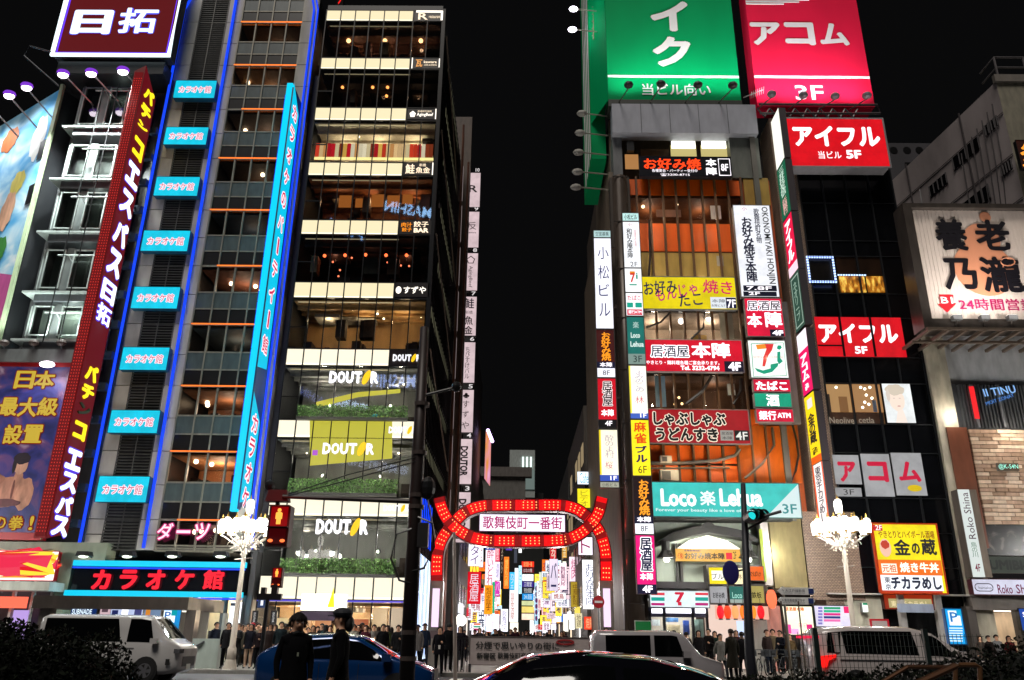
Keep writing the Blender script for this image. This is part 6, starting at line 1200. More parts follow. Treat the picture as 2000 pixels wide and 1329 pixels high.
sign('small green-topped lightbox on the white shop wall', (1685, 1178, 1695, 1196), 39.6, '#f4fff8', [], s=1.5, frame='#808080', rects=[((1685, 1178, 1695, 1182), em('#10a070', 1))], lip=0)
sign('red framed low board standing before the bowl shop', (1703, 1213, 1733, 1226), 38, '#b8a8a0', [], s=.8, frame='#c01828', lip=.08, depth=.1)
bx('shop_poster', gx(1785), gx(1806), 40.5, 40.55, 1.6, 2.4, em('#e88840', 1), A); bx('shop_curtain', gx(1766), gx(1790), 40.2, 40.24, .9, 1.9, df('#a89020', .6), A)
bx('clear_banner', at(1752, 1192, 39).x, at(1822, 1192, 39).x, 38.9, 38.95, at(1790, 1197, 39).z, at(1790, 1180, 39).z, df('#9aa4b8', .3), A)
for px in (1754, 1826): x = gx(px); bx('shop_column', x-.14, x+.14, 39.3, 39.6, .14, 3.55, df('#b0aca8', .5), A)

# ================================================================== PALE BUILDING AT THE EAST END
P = thing('pale_building', 'weathered pale building with ribbed cladding and a brick clad shopfront', 'building', (27, 40, 0))
bx('corner_pilaster', 21.45, 22.5, 39.8, 41.5, .14, zpx(660, 1820), df('#b8b09c', .6, noise=.35), P)
bx('side_recess', 21.42, 21.6, 40.6, 45, zpx(660, 1820), 22, BLACK, P)
bx('upper_wall', 22.5, 36, 40.3, 42, zpx(750, 1900), zpx(640, 1900), df('#b0b2b4', .6, noise=.25), P)
m = MB(); x = 22.9
while x < 33: m.box(x, x+.09, 40.0, 40.08, zpx(836, 1920), zpx(752, 1920)); x += .18
m.build('ribbed_cladding', df('#55575a', .45, .4), P, kind='stuff'); bx('cladding_backing', 22.5, 36, 40.1, 40.28, zpx(838, 1920), zpx(750, 1920), df('#3e4044', .5), P)
for px in (1858, 1905, 1955): x = at(px, 790, 39.9).x; bx('cladding_post', x-.05, x+.05, 39.9, 40.1, zpx(836, 1920), zpx(752, 1920), df('#6a6c70', .5), P)
t = thing('neon_lettering', 'mirrored-looking pale blue neon letters and a red bar on the ribbed cladding', 'sign', (26, 39.9, zpx(830, 1930)))
q = rect((1899, 755, 1908, 818), 39.85); bx('red_bar', q[0], q[1], 39.85, 39.9, q[2], q[3], em('#f02028', 1.1), t)
tl('II TINU', (1920, 752, 1985, 775), em('#88b8f0', 1.1), 1, 39.85, t, rot=8); tl('MOIT ZONAT', (1924, 768, 1982, 792), em('#5898f0', 1), 0, 39.85, t, rot=18)
# bricks
bx('brick_backing', at(1915, 960, 40).x, 36, 40.12, 40.6, zpx(1025, 1950), zpx(838, 1950), df('#3c2e24', .8), P)
BR = [df(c, .8, noise=.3, scale=4) for c in ('#d2b69c', '#bc9c84', '#e0c8b0', '#a4866e')]
rr = random.Random(5); z = zpx(1025, 1950)+.02; xb0 = at(1915, 960, 40).x; rown = 0; bm_ = MB(); placed = 0
while z < zpx(840, 1950)-.1:
    x = xb0-(rown % 2)*.25
    while x < 32.2:
        w_ = .62+.25*rr.random()
        if x+w_ > xb0+.02:
            xa_ = max(x, xb0); pr_ = rr.uniform(0, .05)
            if placed < 298 and x < 29.5: bx('brick', xa_, x+w_-.03, 40.03-round(pr_, 2), 40.115, z, z+.17, BR[rr.randrange(4)], P); placed += 1
            else: bm_.cur = rr.randrange(4); bm_.box(xa_, x+w_-.03, 40.03-pr_, 40.115, z, z+.17)
        x += w_
    z += .2; rown += 1
if bm_.v: bm_.build('brickwork', BR, P, kind='stuff')
bx('copper_column', at(1873, 980, 39.8).x, at(1913, 980, 39.8).x, 39.7, 40.3, zpx(1072, 1900), zpx(838, 1900), df('#7a4834', .4, .2, noise=.25), P)
bx('stone_panel', at(1915, 1055, 39.9).x, 36, 39.9, 40.3, zpx(1086, 1950), zpx(1026, 1950), ramp_mat('marble_panel', [(.4, '#161616'), (.55, '#2a2a2a'), (.62, '#6a6460')], scale=1.2, detail=6, dist=1.5, rough=.3), P)
t = sign('dim green-white fascia with dark capital letters behind the salon sign', (1915, 1088, 2060, 1120), 39.7, '#4a5048', [('SUMIBI-YAKI', (1920, 1094, 2060, 1114), df('#06100c'), 3)], s=.8, frame='#202020', lip=0, depth=.2)
sign('green neon letters on the brick wall', (1948, 905, 1990, 920), 39.8, '#3c2e24', [('@K-S4N', (1950, 907, 1988, 918), em('#a8ffe8', 1.4), 0)], s=.05, lip=0, depth=.1, name='neon_sign', fm=df('#54402e', .8))
lamp((25.0, 39.2, zpx(848, 1900)), 60, (1, .88, .72), .08); lamp((28.0, 38.8, zpx(840, 1950)), 110, (1, .88, .72), .08); lamp((22.2, 39.2, zpx(815, 1850)), 70, (1, .92, .8), .08)
bx('lower_beam', 21.4, 36, 39.5, 40.2, zpx(1192, 1880), zpx(1166, 1880), df('#6a625c', .5), P)
sign('long white hair salon fascia with a pill-shaped emblem', (1900, 1133, 2080, 1162), 39.2, '#dcdcf0', [('Roko', (1948, 1142, 1977, 1160), em('#80305a', .8), 1), ('Shina', (1984, 1142, 2024, 1160), em('#80305a', .8), 1), ('hairsalon', (1911, 1146, 1936, 1151), em('#302840', .7), 0)], s=1.05, frame='#4a2028', depth=.4, lip=.04)
t = [o for o in bpy.data.objects if o.name.startswith('signboard') and o.type == 'EMPTY'][-1]
a, b_ = at(1904, 1140, 39.1), at(1942, 1155, 39.1); r_ = (a.z-b_.z)/2; zc = (a.z+b_.z)/2
MB().tube([(a.x+r_+r_*math.cos(R(th)), 39.15, zc+r_*math.sin(R(th))) for th in range(90, 271, 30)]+[(b_.x-r_+r_*math.cos(R(th)), 39.15, zc+r_*math.sin(R(th))) for th in range(-90, 91, 30)]+[(a.x+r_, 39.15, zc+r_)], .02, 5).build('emblem_ring', em('#302840', .7), t)
# leaning salon blade
z0, z1 = at(1905, 1128, 39.2).z, at(1890, 958, 39.2).z
t = thing('blade_sign', 'white vertical hair salon lightbox with script lettering and steel side', 'sign', (23.4, 39.2, z0)); x_ = at(1893, 1045, 39.2).x
bx('face_panel', x_-.28, x_+.28, 39.0, 39.02, z0, z1, em('#d4dcd8', 1.1), t); bx('housing', x_+.282, x_+.62, 39.0, 39.6, z0, z1, df('#8c8074', .3, .5), t); bx('back_panel', x_-.3, x_+.28, 39.03, 39.6, z0, z1, df('#605850', .4), t)
lettering(t, 'Roko Shina', x_-.16-t.location.x, x_+.18-t.location.x, 1.75, z1-z0-.15, em('#50203a', .7), 0, y=-.22, rot=90); lettering(t, '鳥の川', x_-.14-t.location.x, x_+.14-t.location.x, .9, 1.6, em('#408060', .8), 0, y=-.22, vert=True); lettering(t, '4F', x_-.12-t.location.x, x_+.12-t.location.x, .25, .6, em('#802040', .8), 1, y=-.22)
# ground floor shops
bx('shop_interior', gx(1905), 36, 42, 42.1, .14, 3.2, df('#e0c8a8', .6, noise=.3), P); bx('shop_ceiling_light', gx(1925), 34, 40.6, 41.6, 2.95, 3.0, em('#fff0e0', 4), P)
for px in (1893, 1990): x = gx(px); bx('shop_column', x-.2, x+.2, 39.6, 40.1, .14, 3.1, df('#4a4440', .5), P)
q = rect((1908, 1210, 1935, 1242), 39.9); bx('lit_shop_panel', q[0], q[1], 39.9, 39.95, q[2], q[3], em('#fff8f8', 1.8), P); q = rect((1904, 1193, 1934, 1208), 39.9); bx('shop_header_panel', q[0], q[1], 39.88, 39.95, q[2], q[3], df('#6a3438', .5), P)
sign('blue shop sign with white letters at the far east edge', (1993, 1190, 2060, 1232), 39.4, '#1848a8', [('SUBNADE', (1997, 1196, 2055, 1206), NW, 1)], s=1, frame='#202020')
t = sign('bright blue parking sign with a white P square and text lines', (1850, 1190, 1882, 1258), 35, '#1098e0', [('P', (1855, 1196, 1870, 1215), em('#1478c8', 1), 1)], s=1.25, frame='#204878', depth=.25, rects=[((1853, 1193, 1876, 1222), em('#e8f8ff', 1.3)), ((1868, 1192, 1879, 1203), em('#10a8d8', 1.1))]+[((1854, 1226+j*5, 1880, 1228.5+j*5), em('#d8f0ff', 1.2)) for j in range(6)])
# big cream billboard, floodlit from below
q = rect((1795, 412, 2120, 628), 37.6); cxb = (q[0]+q[1])/2
t = thing('billboard', 'big cream ribbed billboard with a peach gourd print and heavy black characters', 'billboard', (cxb, 37.6, q[2]))
m = MB(); x = q[0]
RB = df('#cfc0b4', .5, noise=.06)
MB().box(q[0], q[1], 37.64, 37.8, q[2], q[3]).build('sheet_backing', RB, t)
while x < q[1]-.05: m.box(x, x+.1, 37.625, 37.64, q[2], q[3]); x += .2
m.build('ribbed_sheet', RB, t, kind='stuff')
FM = df('#5c544e', .3, .6); MB().box(q[0]-.45, q[0], 37.3, 38.4, q[2]-.5, q[3]+.25).box(q[0], q[1], 37.3, 38.4, q[3], q[3]+.25).box(q[0], q[1], 37.3, 38.4, q[2]-.5, q[2]).build('frame', FM, t)
PE = df('#cc8866', .5, noise=.05)
def disc(px, py, r, mat, k):
    p = at(px, py, 37.59); o = MB(); o.add([(p.x+r*math.cos(2*math.pi*i/40), 37.594-.002*k, p.z+r*math.sin(2*math.pi*i/40)) for i in range(40)], [tuple(range(40))]); o.build('gourd_print', mat, t)
disc(1922, 525, 1.55, PE, 0); disc(1918, 468, .95, PE, 1); disc(1924, 424, .3, PE, 2)
m = MB().tube([tuple(at(1968+14*math.cos(R(a)), 512+8*math.sin(R(a)), 37.58)) for a in range(0, 361, 30)], .045, 5); m.build('ribbon_print', PE, t)
BKL = df('#0c0810', .5, noise=0); MGL = df('#a81858', .5, noise=0)
for ch, b_ in (('養', (1826, 428, 1888, 490)), ('老', (1904, 430, 1972, 490)), ('乃', (1842, 505, 1908, 567)), ('瀧', (1916, 502, 1996, 572))): tl(ch, b_, BKL, 2, 37.58, t, y=-.03)
tl('24時間営業', (1873, 584, 2022, 607), MGL, 1, 37.58, t, y=-.03)
def pol(pts, mat, k): o = MB(); o.add([(at(a, b_, 37.58).x, 37.575-.003*k, at(a, b_, 37.58).z) for a, b_ in pts], [tuple(range(len(pts)))]); o.build('arrow_print', mat, t)
pol([(1834, 576), (1862, 576), (1862, 592), (1868, 593), (1850, 611), (1831, 594), (1837, 594)], df('#c01420', .5, noise=0), 1); tl('B1', (1838, 580, 1861, 593), df('#f0e8e0', .5, noise=0), 1, 37.56, t, y=-.03)
m = MB()
for k in range(9): m.box(q[0]-.4+k*.9, q[0]-.25+k*.9, 37.0, 40.2, q[2]-.75, q[2]-.6)
m.box(q[0]-.5, q[1], 36.95, 37.1, q[2]-.72, q[2]-.6).box(q[0]-.5, q[1], 38.6, 38.8, q[2]-.8, q[2]-.68); m.build('maintenance_walkway', df('#6a5c50', .5, .3), t)
for px, wd in ((1868, 'first'), (1922, 'second'), (1976, 'third')):
    p = at(px, 620, 37.0); k = thing('floodlight', wd+' grey box floodlight from the arrow mark, under the cream billboard', 'lamp', tuple(p), 0, 'box floodlights under the cream billboard'); bx('lamp_body', p.x-.22, p.x+.22, 36.85, 37.15, p.z-.16, p.z+.08, df('#7a7a7a', .4, .4), k); bx('lens', p.x-.2, p.x+.2, 36.9, 37.13, p.z+.08, p.z+.11, em('#fff8f0', 2), k)
    MB().tube([(p.x, 37, p.z-.1), (p.x, 37.2, p.z-.5)], .03, 5).build('bracket', FM, k); lamp((p.x, 35.4, p.z-.6), 620, (1, .96, .93), .15, 'SPOT', (p.x, 37.6, p.z+4), 120, blend=1)
MB().tube([tuple(at(1802, 410, 38)), tuple(at(1796, 370, 38))], .04, 5).build('mast', ALU, t)
# grey building above it, turned towards the alley
Gb = thing('grey_building', 'weathered grey concrete building with dark ribbon windows and trailing cables high at the east side', 'building', (34, 48, 0))
pc = at(1935, 170, 46); pw = at(1700, 480, 90)
A1 = Vector((at(1945, 160, 47).x, 47, 0)); zt1 = at(1945, 160, 47).z
# direction of the side wall: the roof edge drops towards the west
dd = Vector((-.12, 1, 0)).normalized()
def sw_(px, py):   # ray onto the side wall plane through A1 along dd
    d = ray(px, py); nn = Vector((dd.y, -dd.x, 0)); t_ = A1.dot(nn)/d.dot(nn); return Vector((d.x*t_, d.y*t_, CAM_H+d.z*t_))
GC = df('#a69c9c', .7, noise=.4, scale=.35, bump=.2)
Lw = 60; m = MB(); B1 = A1+dd*Lw; m.add([(A1.x, A1.y, 10), (B1.x, B1.y, 10), (B1.x, B1.y, zt1), (A1.x, A1.y, zt1)], [(0, 1, 2, 3)]); m.build('side_wall', GC, Gb)
nn = Vector((dd.y, -dd.x, 0)); 
if nn.x > 0: nn = -nn
for pts in ([(1925, 248), (1947, 224), (1950, 246), (1927, 268)], [(1862, 312), (1910, 262), (1914, 288), (1868, 334)], [(1816, 366), (1848, 336), (1850, 356), (1822, 386)], [(1956, 330), (1975, 308), (1978, 330), (1958, 348)], [(1884, 400), (1930, 356), (1936, 384), (1900, 418)]):
    m = MB(); P4 = [sw_(*p)+nn*.06 for p in pts]; z_hi = (P4[0].z+P4[1].z)/2; z_lo = (P4[2].z+P4[3].z)/2
    P4 = [Vector((P4[0].x, P4[0].y, z_hi)), Vector((P4[1].x, P4[1].y, z_hi)), Vector((P4[1].x, P4[1].y, z_lo)), Vector((P4[0].x, P4[0].y, z_lo))]
    m.add([tuple(v) for v in P4], [(0, 1, 2, 3)]); o = m.build('ribbon_window', df('#0c0c10', .2), Gb)
    m = MB()
    for f_ in (0, .25, .5, .75, 1): a = P4[0].lerp(P4[1], f_); b_ = P4[3].lerp(P4[2], f_); m.tube([tuple(a+nn*.03), tuple(b_+nn*.03)], .06, 4)
    m.build('window_frame', df('#3e3a3c', .5), o)
m = MB()
for k in range(7): a = sw_(1880+k*10, 300-k*16); m.tube([tuple(a+nn*.1), tuple(a+nn*.1+Vector((0, .3, -4))), tuple(a+nn*.1+Vector((0, .2*k, -9)))], .05, 4)
for k in range(4):
    za = zt1-2.6-k*3.4; m.tube([(A1.x+nn.x*.05, A1.y, za), (B1.x+nn.x*.05, B1.y, za)], .035, 4)
for k in range(5): c = A1+dd*(4+k*7); m.tube([(c.x+nn.x*.08, c.y, 12), (c.x+nn.x*.08, c.y, zt1+.2)], .07, 5)
m.build('cable_and_joint', df('#3a3436', .6), Gb)
bx('front_wall', A1.x, A1.x+14, 47.0, 60, 10, zt1, df('#858070', .7, noise=.3), Gb)
bx('front_window', A1.x+1.6, A1.x+10, 46.9, 46.98, at(1990, 270, 47).z, at(1990, 220, 47).z, df('#101114', .2), Gb)
bx('parapet', A1.x-.15, A1.x+14, 46.8, 47.1, zt1-.1, zt1+.5, df('#77716a', .6), Gb)
m = MB(); za = zt1+.5
for z_ in (za+.9, za+1.8): m.tube([(A1.x+.4, 49, z_), (A1.x+.4, 47.2, z_), (A1.x+9, 47.2, z_)], .07, 5)
for x in (A1.x+.4, A1.x+2.5, A1.x+5): m.tube([(x, 47.2, za), (x, 47.2, za+1.8)], .07, 5)
m.build('roof_railing', df('#6a6668', .5), Gb)
t = sign('flaming orange neon sign fragment at the east picture edge', (1990, 275, 2060, 330), 46, '#2a0c04', [('炎', (1992, 278, 2050, 328), em('#ff9a30', 1.3), 1)], s=.8, frame='#202020')
F_ = thing('tower_block', 'very dim tower block with round wall openings behind the grid building', 'building', (46, 78, 0)); fzt = at(1780, 280, 78).z
bx('main_wall', at(1715, 300, 78).x, at(1880, 300, 78).x+20, 78, 90, 5, fzt, df('#3c3a40', .7, noise=.3, scale=.3), F_)
for px in (1746, 1772, 1796, 1820):
    p = at(px, 293, 77.9); m = MB(); m.add([(p.x+.45*math.cos(R(a)), 77.95, p.z+.45*math.sin(R(a))) for a in range(0, 360, 24)], [tuple(range(15))]); m.build('round_opening', BLACK, F_)
for b_ in ((1768, 318, 1782, 330), (1790, 340, 1806, 352), (1772, 370, 1786, 382)): q = rect(b_, 77.9); bx('window', q[0], q[1], 77.85, 77.95, q[2], q[3], BLACK, F_)
# ================================================================== STREET FURNITURE
def chandelier(px, lab):
    Y = 33.6; base = at(px, 1200, Y); X = base.x; zt = at(px-4 if px < 1000 else px-6, 958, Y).z
    t = thing('street_lamp', lab, 'street lamp', (X, Y, .14)); CRM = df('#b4aa9c', .45, .1, noise=.15)
    zr = zt-1.75
    MB().tube([(X, Y, .14), (X, Y, .9), (X, Y, 1.0), (X, Y, zr-1.0), (X, Y, zt-.6)], [.2, .17, .12, .085, .05], 12).build('pole', CRM, t, smooth=True)
    m = MB().tube([(X, Y, .14), (X, Y, .5)], [.28, .2], 12).tube([(X, Y, 4.5), (X, Y, 4.62)], .12, 10).tube([(X-.35, Y, 4.3), (X+.35, Y, 4.36)], .025, 6); m.build('collar', CRM, t)
    GLOW = em('#fffaf2', 4); CR = em('#fff0d8', 1.4)
    spots = [(1.02*math.cos(a), 1.02*math.sin(a), 0) for a in [i*math.pi/4+.2 for i in range(8)]]+[(.5*math.cos(a), .5*math.sin(a), .1) for a in [i*math.pi/2 for i in range(4)]]+[(0, 0, .85)]
    for i, (dx, dy, dz) in enumerate(spots):
        c = (X+dx, Y+dy, zr+dz); m = MB()
        for k in range(8):
            a = 2*math.pi*k/8; m.tube([(c[0]+.1*math.cos(a), c[1]+.1*math.sin(a), c[2]-.05), (c[0]+.14*math.cos(a), c[1]+.14*math.sin(a), c[2]+.2), (c[0]+.13*math.cos(a), c[1]+.13*math.sin(a), c[2]+.42), (c[0]+.06*math.cos(a), c[1]+.06*math.sin(a), c[2]+.5)], .035, 5)
        o = m.build('lantern_glass', GLOW, t)
        MB().tube([(c[0], c[1], c[2]+.5), (c[0], c[1], c[2]+.6), (c[0], c[1], c[2]+.72)], [.07, .035, .008], 8).tube([(c[0], c[1], c[2]-.12), (c[0], c[1], c[2]-.04)], [.04, .1], 8).build('finial', df('#c8a050', .3, .7), o)
        if dz < .5:
            pts = [(X+dx*f, Y+dy*f, zr+dz-.12-.5*math.sin(math.pi*(1-f)/2)**1.5) for f in (1, .85, .6, .35, .1)]; MB().tube(pts, .03, 6).build('arm', CRM, t)
            sc = [(X+dx*(.55+.14*math.cos(q)), Y+dy*(.55+.14*math.cos(q)), zr-.5+.14*math.sin(q)) for q in [i*.6 for i in range(9)]]; MB().tube(sc, .02, 5).build('scroll', CRM, t)
    rr = random.Random(px); m = MB()
    for k in range(70):
        a = rr.random()*6.28; r_ = rr.random()*.75; z_ = zr-.15-rr.random()*(1.0-r_)*.95; m.ball((X+r_*math.cos(a), Y+r_*math.sin(a), z_), .035, 5, 4)
    m.build('crystal_drop', CR, t, kind='stuff')
    for a in range(4): lamp((X+1.3*math.cos(a*1.57+.8), Y+1.3*math.sin(a*1.57+.8), zr+.3), 520, (1, .97, .93), .12)
chandelier(462, 'ornate cream chandelier street lamp blazing white before the karaoke tower')
chandelier(1664, 'ornate cream chandelier street lamp blazing white before the black grid building')
chandelier(-420, 'ornate cream chandelier street lamp added unseen to the west to light the facades')  # unseen lamp added to light the facades from the west
chandelier(2480, 'ornate cream chandelier street lamp added unseen to the east to light the facades')  # second unseen lamp, added for light from the east
# utility pole with signal arm
UP = at(797, 1290, 14); ut = at(805, 640, 14).z
t = thing('utility_pole', 'thick brown-black utility pole with cables crossing the restaurant front', 'pole', (UP.x, 14, 0)); PB = df('#2c2220', .5, .2, noise=.3)
MB().tube([(UP.x, 14, 0), (UP.x-.02, 14, 4.4), (UP.x-.03, 14, ut)], [.13, .115, .075], 14).build('shaft', PB, t, smooth=True)
m = MB()
for z_ in (1.1, 1.5, 3.55, 3.75, 4.5, 5.4): m.tube([(UP.x, 14, z_), (UP.x, 14, z_+.07)], .14, 12)
m.build('clamp_band', df('#4a403c', .5, .3), t)
bx('junction_box', UP.x+.06, UP.x+.24, 13.85, 14.05, 2.9, 3.3, df('#1c1a1c', .5), t); MB().ball((UP.x+.2, 13.9, 3.9), .13, 8, 6, (1, .8, 1.6)).build('insulator', BLACK, t)
for sgn in ((1, 0), (-1, .2)):
    MB().tube([(UP.x+.05*sgn[0], 13.9, 3.4-sgn[1]), (UP.x+.3*sgn[0], 13.85, 3.3-sgn[1]), (UP.x+.36*sgn[0], 13.85, 2.9-sgn[1]), (UP.x+.2*sgn[0], 13.85, 2.55-sgn[1]), (UP.x, 13.9, 2.5-sgn[1])], .02, 6).build('cable_loop', BLACK, t)
for (a, b_) in (((800, 975), (605, 868)), ):
    MB().tube([(UP.x, 13.9, 4.45), (UP.x-1.2, 13.8, 4.1), (UP.x-2.2, 13.8, 3.75)], .012, 5).tube([(UP.x, 13.9, 4.38), (UP.x-1.2, 13.8, 4.0), (UP.x-2.2, 13.8, 3.72)], .012, 5).build('stay_cable', BLACK, t)
MB().tube([(UP.x, 14, 3.68), (UP.x-2.35, 14, 3.74)], [.045, .035], 8).build('signal_arm', PB, t)
MB().tube([(UP.x, 14, 5.6), (UP.x+.55, 14, 5.75)], .025, 6).ball((UP.x+.62, 14, 5.78), .1, 8, 6).build('side_bracket', DARK, t)
def ped(px, y0, y1, Y, lab, post=None):
    a, b_ = at(px, y1, Y), at(px, y0, Y); w_ = (b_.z-a.z)*.27; x = a.x; h = b_.z-a.z
    t = thing('pedestrian_signal', lab, 'pedestrian signal', (x, Y, a.z)); HB = df('#2a1416', .5, .1)
    bx('housing', x-w_, x+w_, Y, Y+.25, a.z, b_.z, HB, t)
    bx('upper_lens', x-w_*.78, x+w_*.78, Y-.012, Y-.002, a.z+h*.5, a.z+h*.97, em('#8a0208', 1), t)
    bx('lower_lens', x-w_*.78, x+w_*.78, Y-.012, Y-.002, a.z+h*.06, a.z+h*.44, em('#3c0408', .8), t)
    g = MB(); zc = a.z+h*.54; u = h*.4
    g.ball((x, Y-.03, zc+u*.86), u*.12, 10, 8, (1, .3, 1)); g.prism([(x-u*.2, zc+u*.32), (x+u*.2, zc+u*.32), (x+u*.2, zc+u*.68), (x+u*.12, zc+u*.74), (x-u*.12, zc+u*.74), (x-u*.2, zc+u*.68)], Y-.035, Y-.02); g.prism([(x-u*.13, zc), (x-.01*u, zc), (x-.01*u, zc+u*.32), (x-u*.13, zc+u*.32)], Y-.035, Y-.02); g.prism([(x+u*.01, zc), (x+u*.13, zc), (x+u*.13, zc+u*.32), (x+u*.01, zc+u*.32)], Y-.035, Y-.02)
    g.build('standing_figure', em('#ffa040', 1.8), t)
    MB().ball((x-w_*.55, Y-.03, a.z+h*.14), h*.05, 8, 6, (1.3, .4, .8)).ball((x+w_*.55, Y-.03, a.z+h*.14), h*.05, 8, 6, (1.3, .4, .8)).build('countdown_light', em('#ff7038', 2), t)
    for k, (z0, z1) in enumerate(((.98, 1.0), (.46, .48))): bx('visor', x-w_, x+w_, Y-.18*h, Y, a.z+h*z0, a.z+h*z1, HB, t)
    lamp((x, Y-.4, a.z+h*.7), 6*h, (1, .05, .03), .15)
    return t
t = ped(539, 988, 1068, 14, 'large pedestrian signal glowing red, hung from the utility pole arm')
p = at(539, 985, 14); MB().tube([(p.x, 14.1, p.z), (p.x, 14.1, 3.76)], .04, 6).build('hanger', DARK, t); MB().ball((p.x-.18, 14.1, 3.95), .1, 8, 6).build('mount_knob', DARK, t)
MB().prism([(p.x-.2, 3.66), (p.x+.2, 3.66), (p.x+.16, 3.86), (p.x-.16, 3.86)], 14.0, 14.2).build('mount_head', df('#5a1518', .5), t)
t = ped(538, 1109, 1148, 28, 'small distant pedestrian signal glowing red above a thin dark post')
p = at(538, 1148, 28); q = at(516, 1230, 28)
MB().tube([(q.x, 28, 0), (q.x, 28, p.z-.3)], .07, 8).build('post', DARK, t); MB().box(q.x-.35, q.x+.45, 27.95, 28.15, p.z-.4, p.z-.2).box(q.x-.25, q.x-.1, 27.95, 28.15, p.z-.2, p.z).box(q.x+.1, q.x+.3, 27.95, 28.15, p.z-.2, p.z+.1).build('post_bracket', DARK, t)
# traffic signal on the right
tp, tt_ = at(1465, 1285, 18), at(1446, 945, 18); 
t = thing('traffic_signal', 'dark leaning pole with a traffic signal seen side-on, green lens lit', 'traffic light', (tp.x, 18, 0)); DG = df('#23242c', .5, .2)
MB().tube([(tp.x+.02, 18, 0), (tp.x, 18, 1.2), (tt_.x+.06, 18, tt_.z)], [.12, .11, .055], 12).build('pole', DG, t, smooth=True)
s0 = at(1478, 1005, 17.6); a = at(1456, 1018, 18)
MB().tube([(a.x, 18, s0.z-.1), (a.x+.75, 17.8, s0.z+.1)], .035, 6).tube([(a.x, 18, s0.z-.28), (a.x+.45, 17.8, s0.z-.05)], .025, 6).build('bracket', DG, t)
for k in range(3):
    c = (s0.x-.12+k*.2, 17.6+.3*k, s0.z-.04+.04*k); o = MB().tube([(c[0], c[1]-.02, c[2]), (c[0], c[1]+.28, c[2])], .12, 12).build('lamp_body', DARK, t); 
    MB().tube([(c[0], c[1]-.2, c[2]+.02), (c[0], c[1]-.02, c[2]+.01)], .125, 12, cap=False).build('visor', BLACK, o)
    MB()  .ball((c[0], c[1]-.03, c[2]), .085, 12, 8, (1, .25, 1)).build('lens', em('#20c8c8', 1.3) if k == 0 else df('#1a1410', .3), o)
p = at(1425, 1119, 18); o = MB().ball((p.x, 17.9, p.z), .25, 18, 10, (.72, .08, 1)); q = thing('round_road_sign', 'blue-violet round no-parking disc seen edge-turned beside the leaning pole', 'road sign', (p.x, 18, p.z)); o.build('disc', df('#2c2870', .4), q); MB().tube([(p.x, 18, p.z), (a.x, 18.1, p.z+.1)], .02, 5).build('bracket', DG, q)
# arrow direction signs
for k, (y0, y1) in enumerate(((1148, 1162), (1167, 1181))):
    q = rect((1519, y0, 1592, y1), 32.6); t = thing('direction_sign', 'white pointed direction sign with '+('a blue four-square mark, the upper of the pair' if k == 0 else 'a blue end square, the lower of the pair'), 'direction sign', ((q[0]+q[1])/2, 32.6, q[2])); h = q[3]-q[2]
    MB().prism([(q[0], q[2]+h/2), (q[0]+.15, q[2]), (q[1]-.1, q[2]), (q[1], q[2]+h/2), (q[1]-.1, q[3]), (q[0]+.15, q[3])], 32.6, 32.66).build('board', df('#f0f0ec', .5), t)
    tl('↑ 大江戸線新宿' if k == 0 else '↑ 東京都健康プラザ', (1527, y0+3, 1572, y0+9), df('#3a3a48'), 0, 32.58, t); tl('Okubo Hospital', (1530, y1-4, 1572, y1-2), df('#4a4a58'), 0, 32.58, t)
    e = rect((1579, y0+2, 1589, y1-2), 32.58); MB().box(e[0], e[1], 32.57, 32.59, e[2], e[3]).build('blue_mark', df('#283878'), t)
p = at(1524, 1230, 33); MB().tube([(p.x+.2, 32.8, .14), (p.x+.2, 32.8, at(1524, 1146, 33).z)], .05, 8).build('sign_post', df('#7a7468', .5), None, label='slim grey post holding the pair of white direction signs', category='post')
# no entry sign and slender poles
p = at(1169, 1176, 38); t = thing('no_entry_sign', 'small red no-entry disc on a post at the foot of the arch', 'road sign', (p.x, 38, .14)); MB().tube([(p.x, 38.05, .14), (p.x, 38.05, p.z+.3)], .04, 8).build('post', ALU, t)
MB().tube([(p.x, 38, p.z), (p.x, 38.02, p.z)], .27, 20).build('disc', df('#b01020', .4), t); bx('white_bar', p.x-.18, p.x+.18, 37.97, 37.98, p.z-.045, p.z+.045, df('#e0e0e0'), t); lamp((p.x, 36.5, p.z+.3), 4, (1, .9, .9), .2)
a, b_ = at(890, 1310, 30), at(887, 1040, 30); MB().tube([(a.x, 30, 0), (b_.x, 30, b_.z)], [.075, .055], 10).build('slender_pole', df('#8c8078', .45, .2, noise=.3), None, label='slender grey pole with stickers standing before the arch leg', category='pole')
# white banner across the alley mouth
q = rect((918, 1245, 1153, 1302), 34.2); sign('wide grey-white smoking manners banner with black brush lettering across the alley mouth', None, 34.2, '#a89a98', world=(q[0], q[1], .42, q[3]), frame='#6a605c', depth=.08, lip=.02, fm=df('#a49896', .6, noise=.1), name='street_banner')
t = [o for o in bpy.data.objects if o.name.startswith('street_banner')][-1]; tl('分煙で思いやりの街に', (929, 1254, 1092, 1269), df('#141416'), 1, 34.2, t, y=-.03); tl('新宿区', (931, 1275, 968, 1287), df('#141416'), 2, 34.2, t, y=-.03); tl('歌舞伎町商店街', (972, 1275, 1050, 1287), df('#141416'), 1, 34.2, t, y=-.03)
m = MB(); m.tube([(1.95+.35*math.cos(R(a)), 34.16, 1.3+.08*math.sin(R(a))) for a in range(0, 361, 30)], .03, 5); m.build('red_ring_print', em('#a01018', .3), t)
for x in (q[0], q[1]): bx('banner_foot', x-.05, x+.05, 34.1, 34.5, .14, .45, DARK, t)
m = MB()
for k in range(9): m.box(q[0]-1.1+k*.12, q[0]-1.07+k*.12, 34.5, 34.54, .14, 1.35)
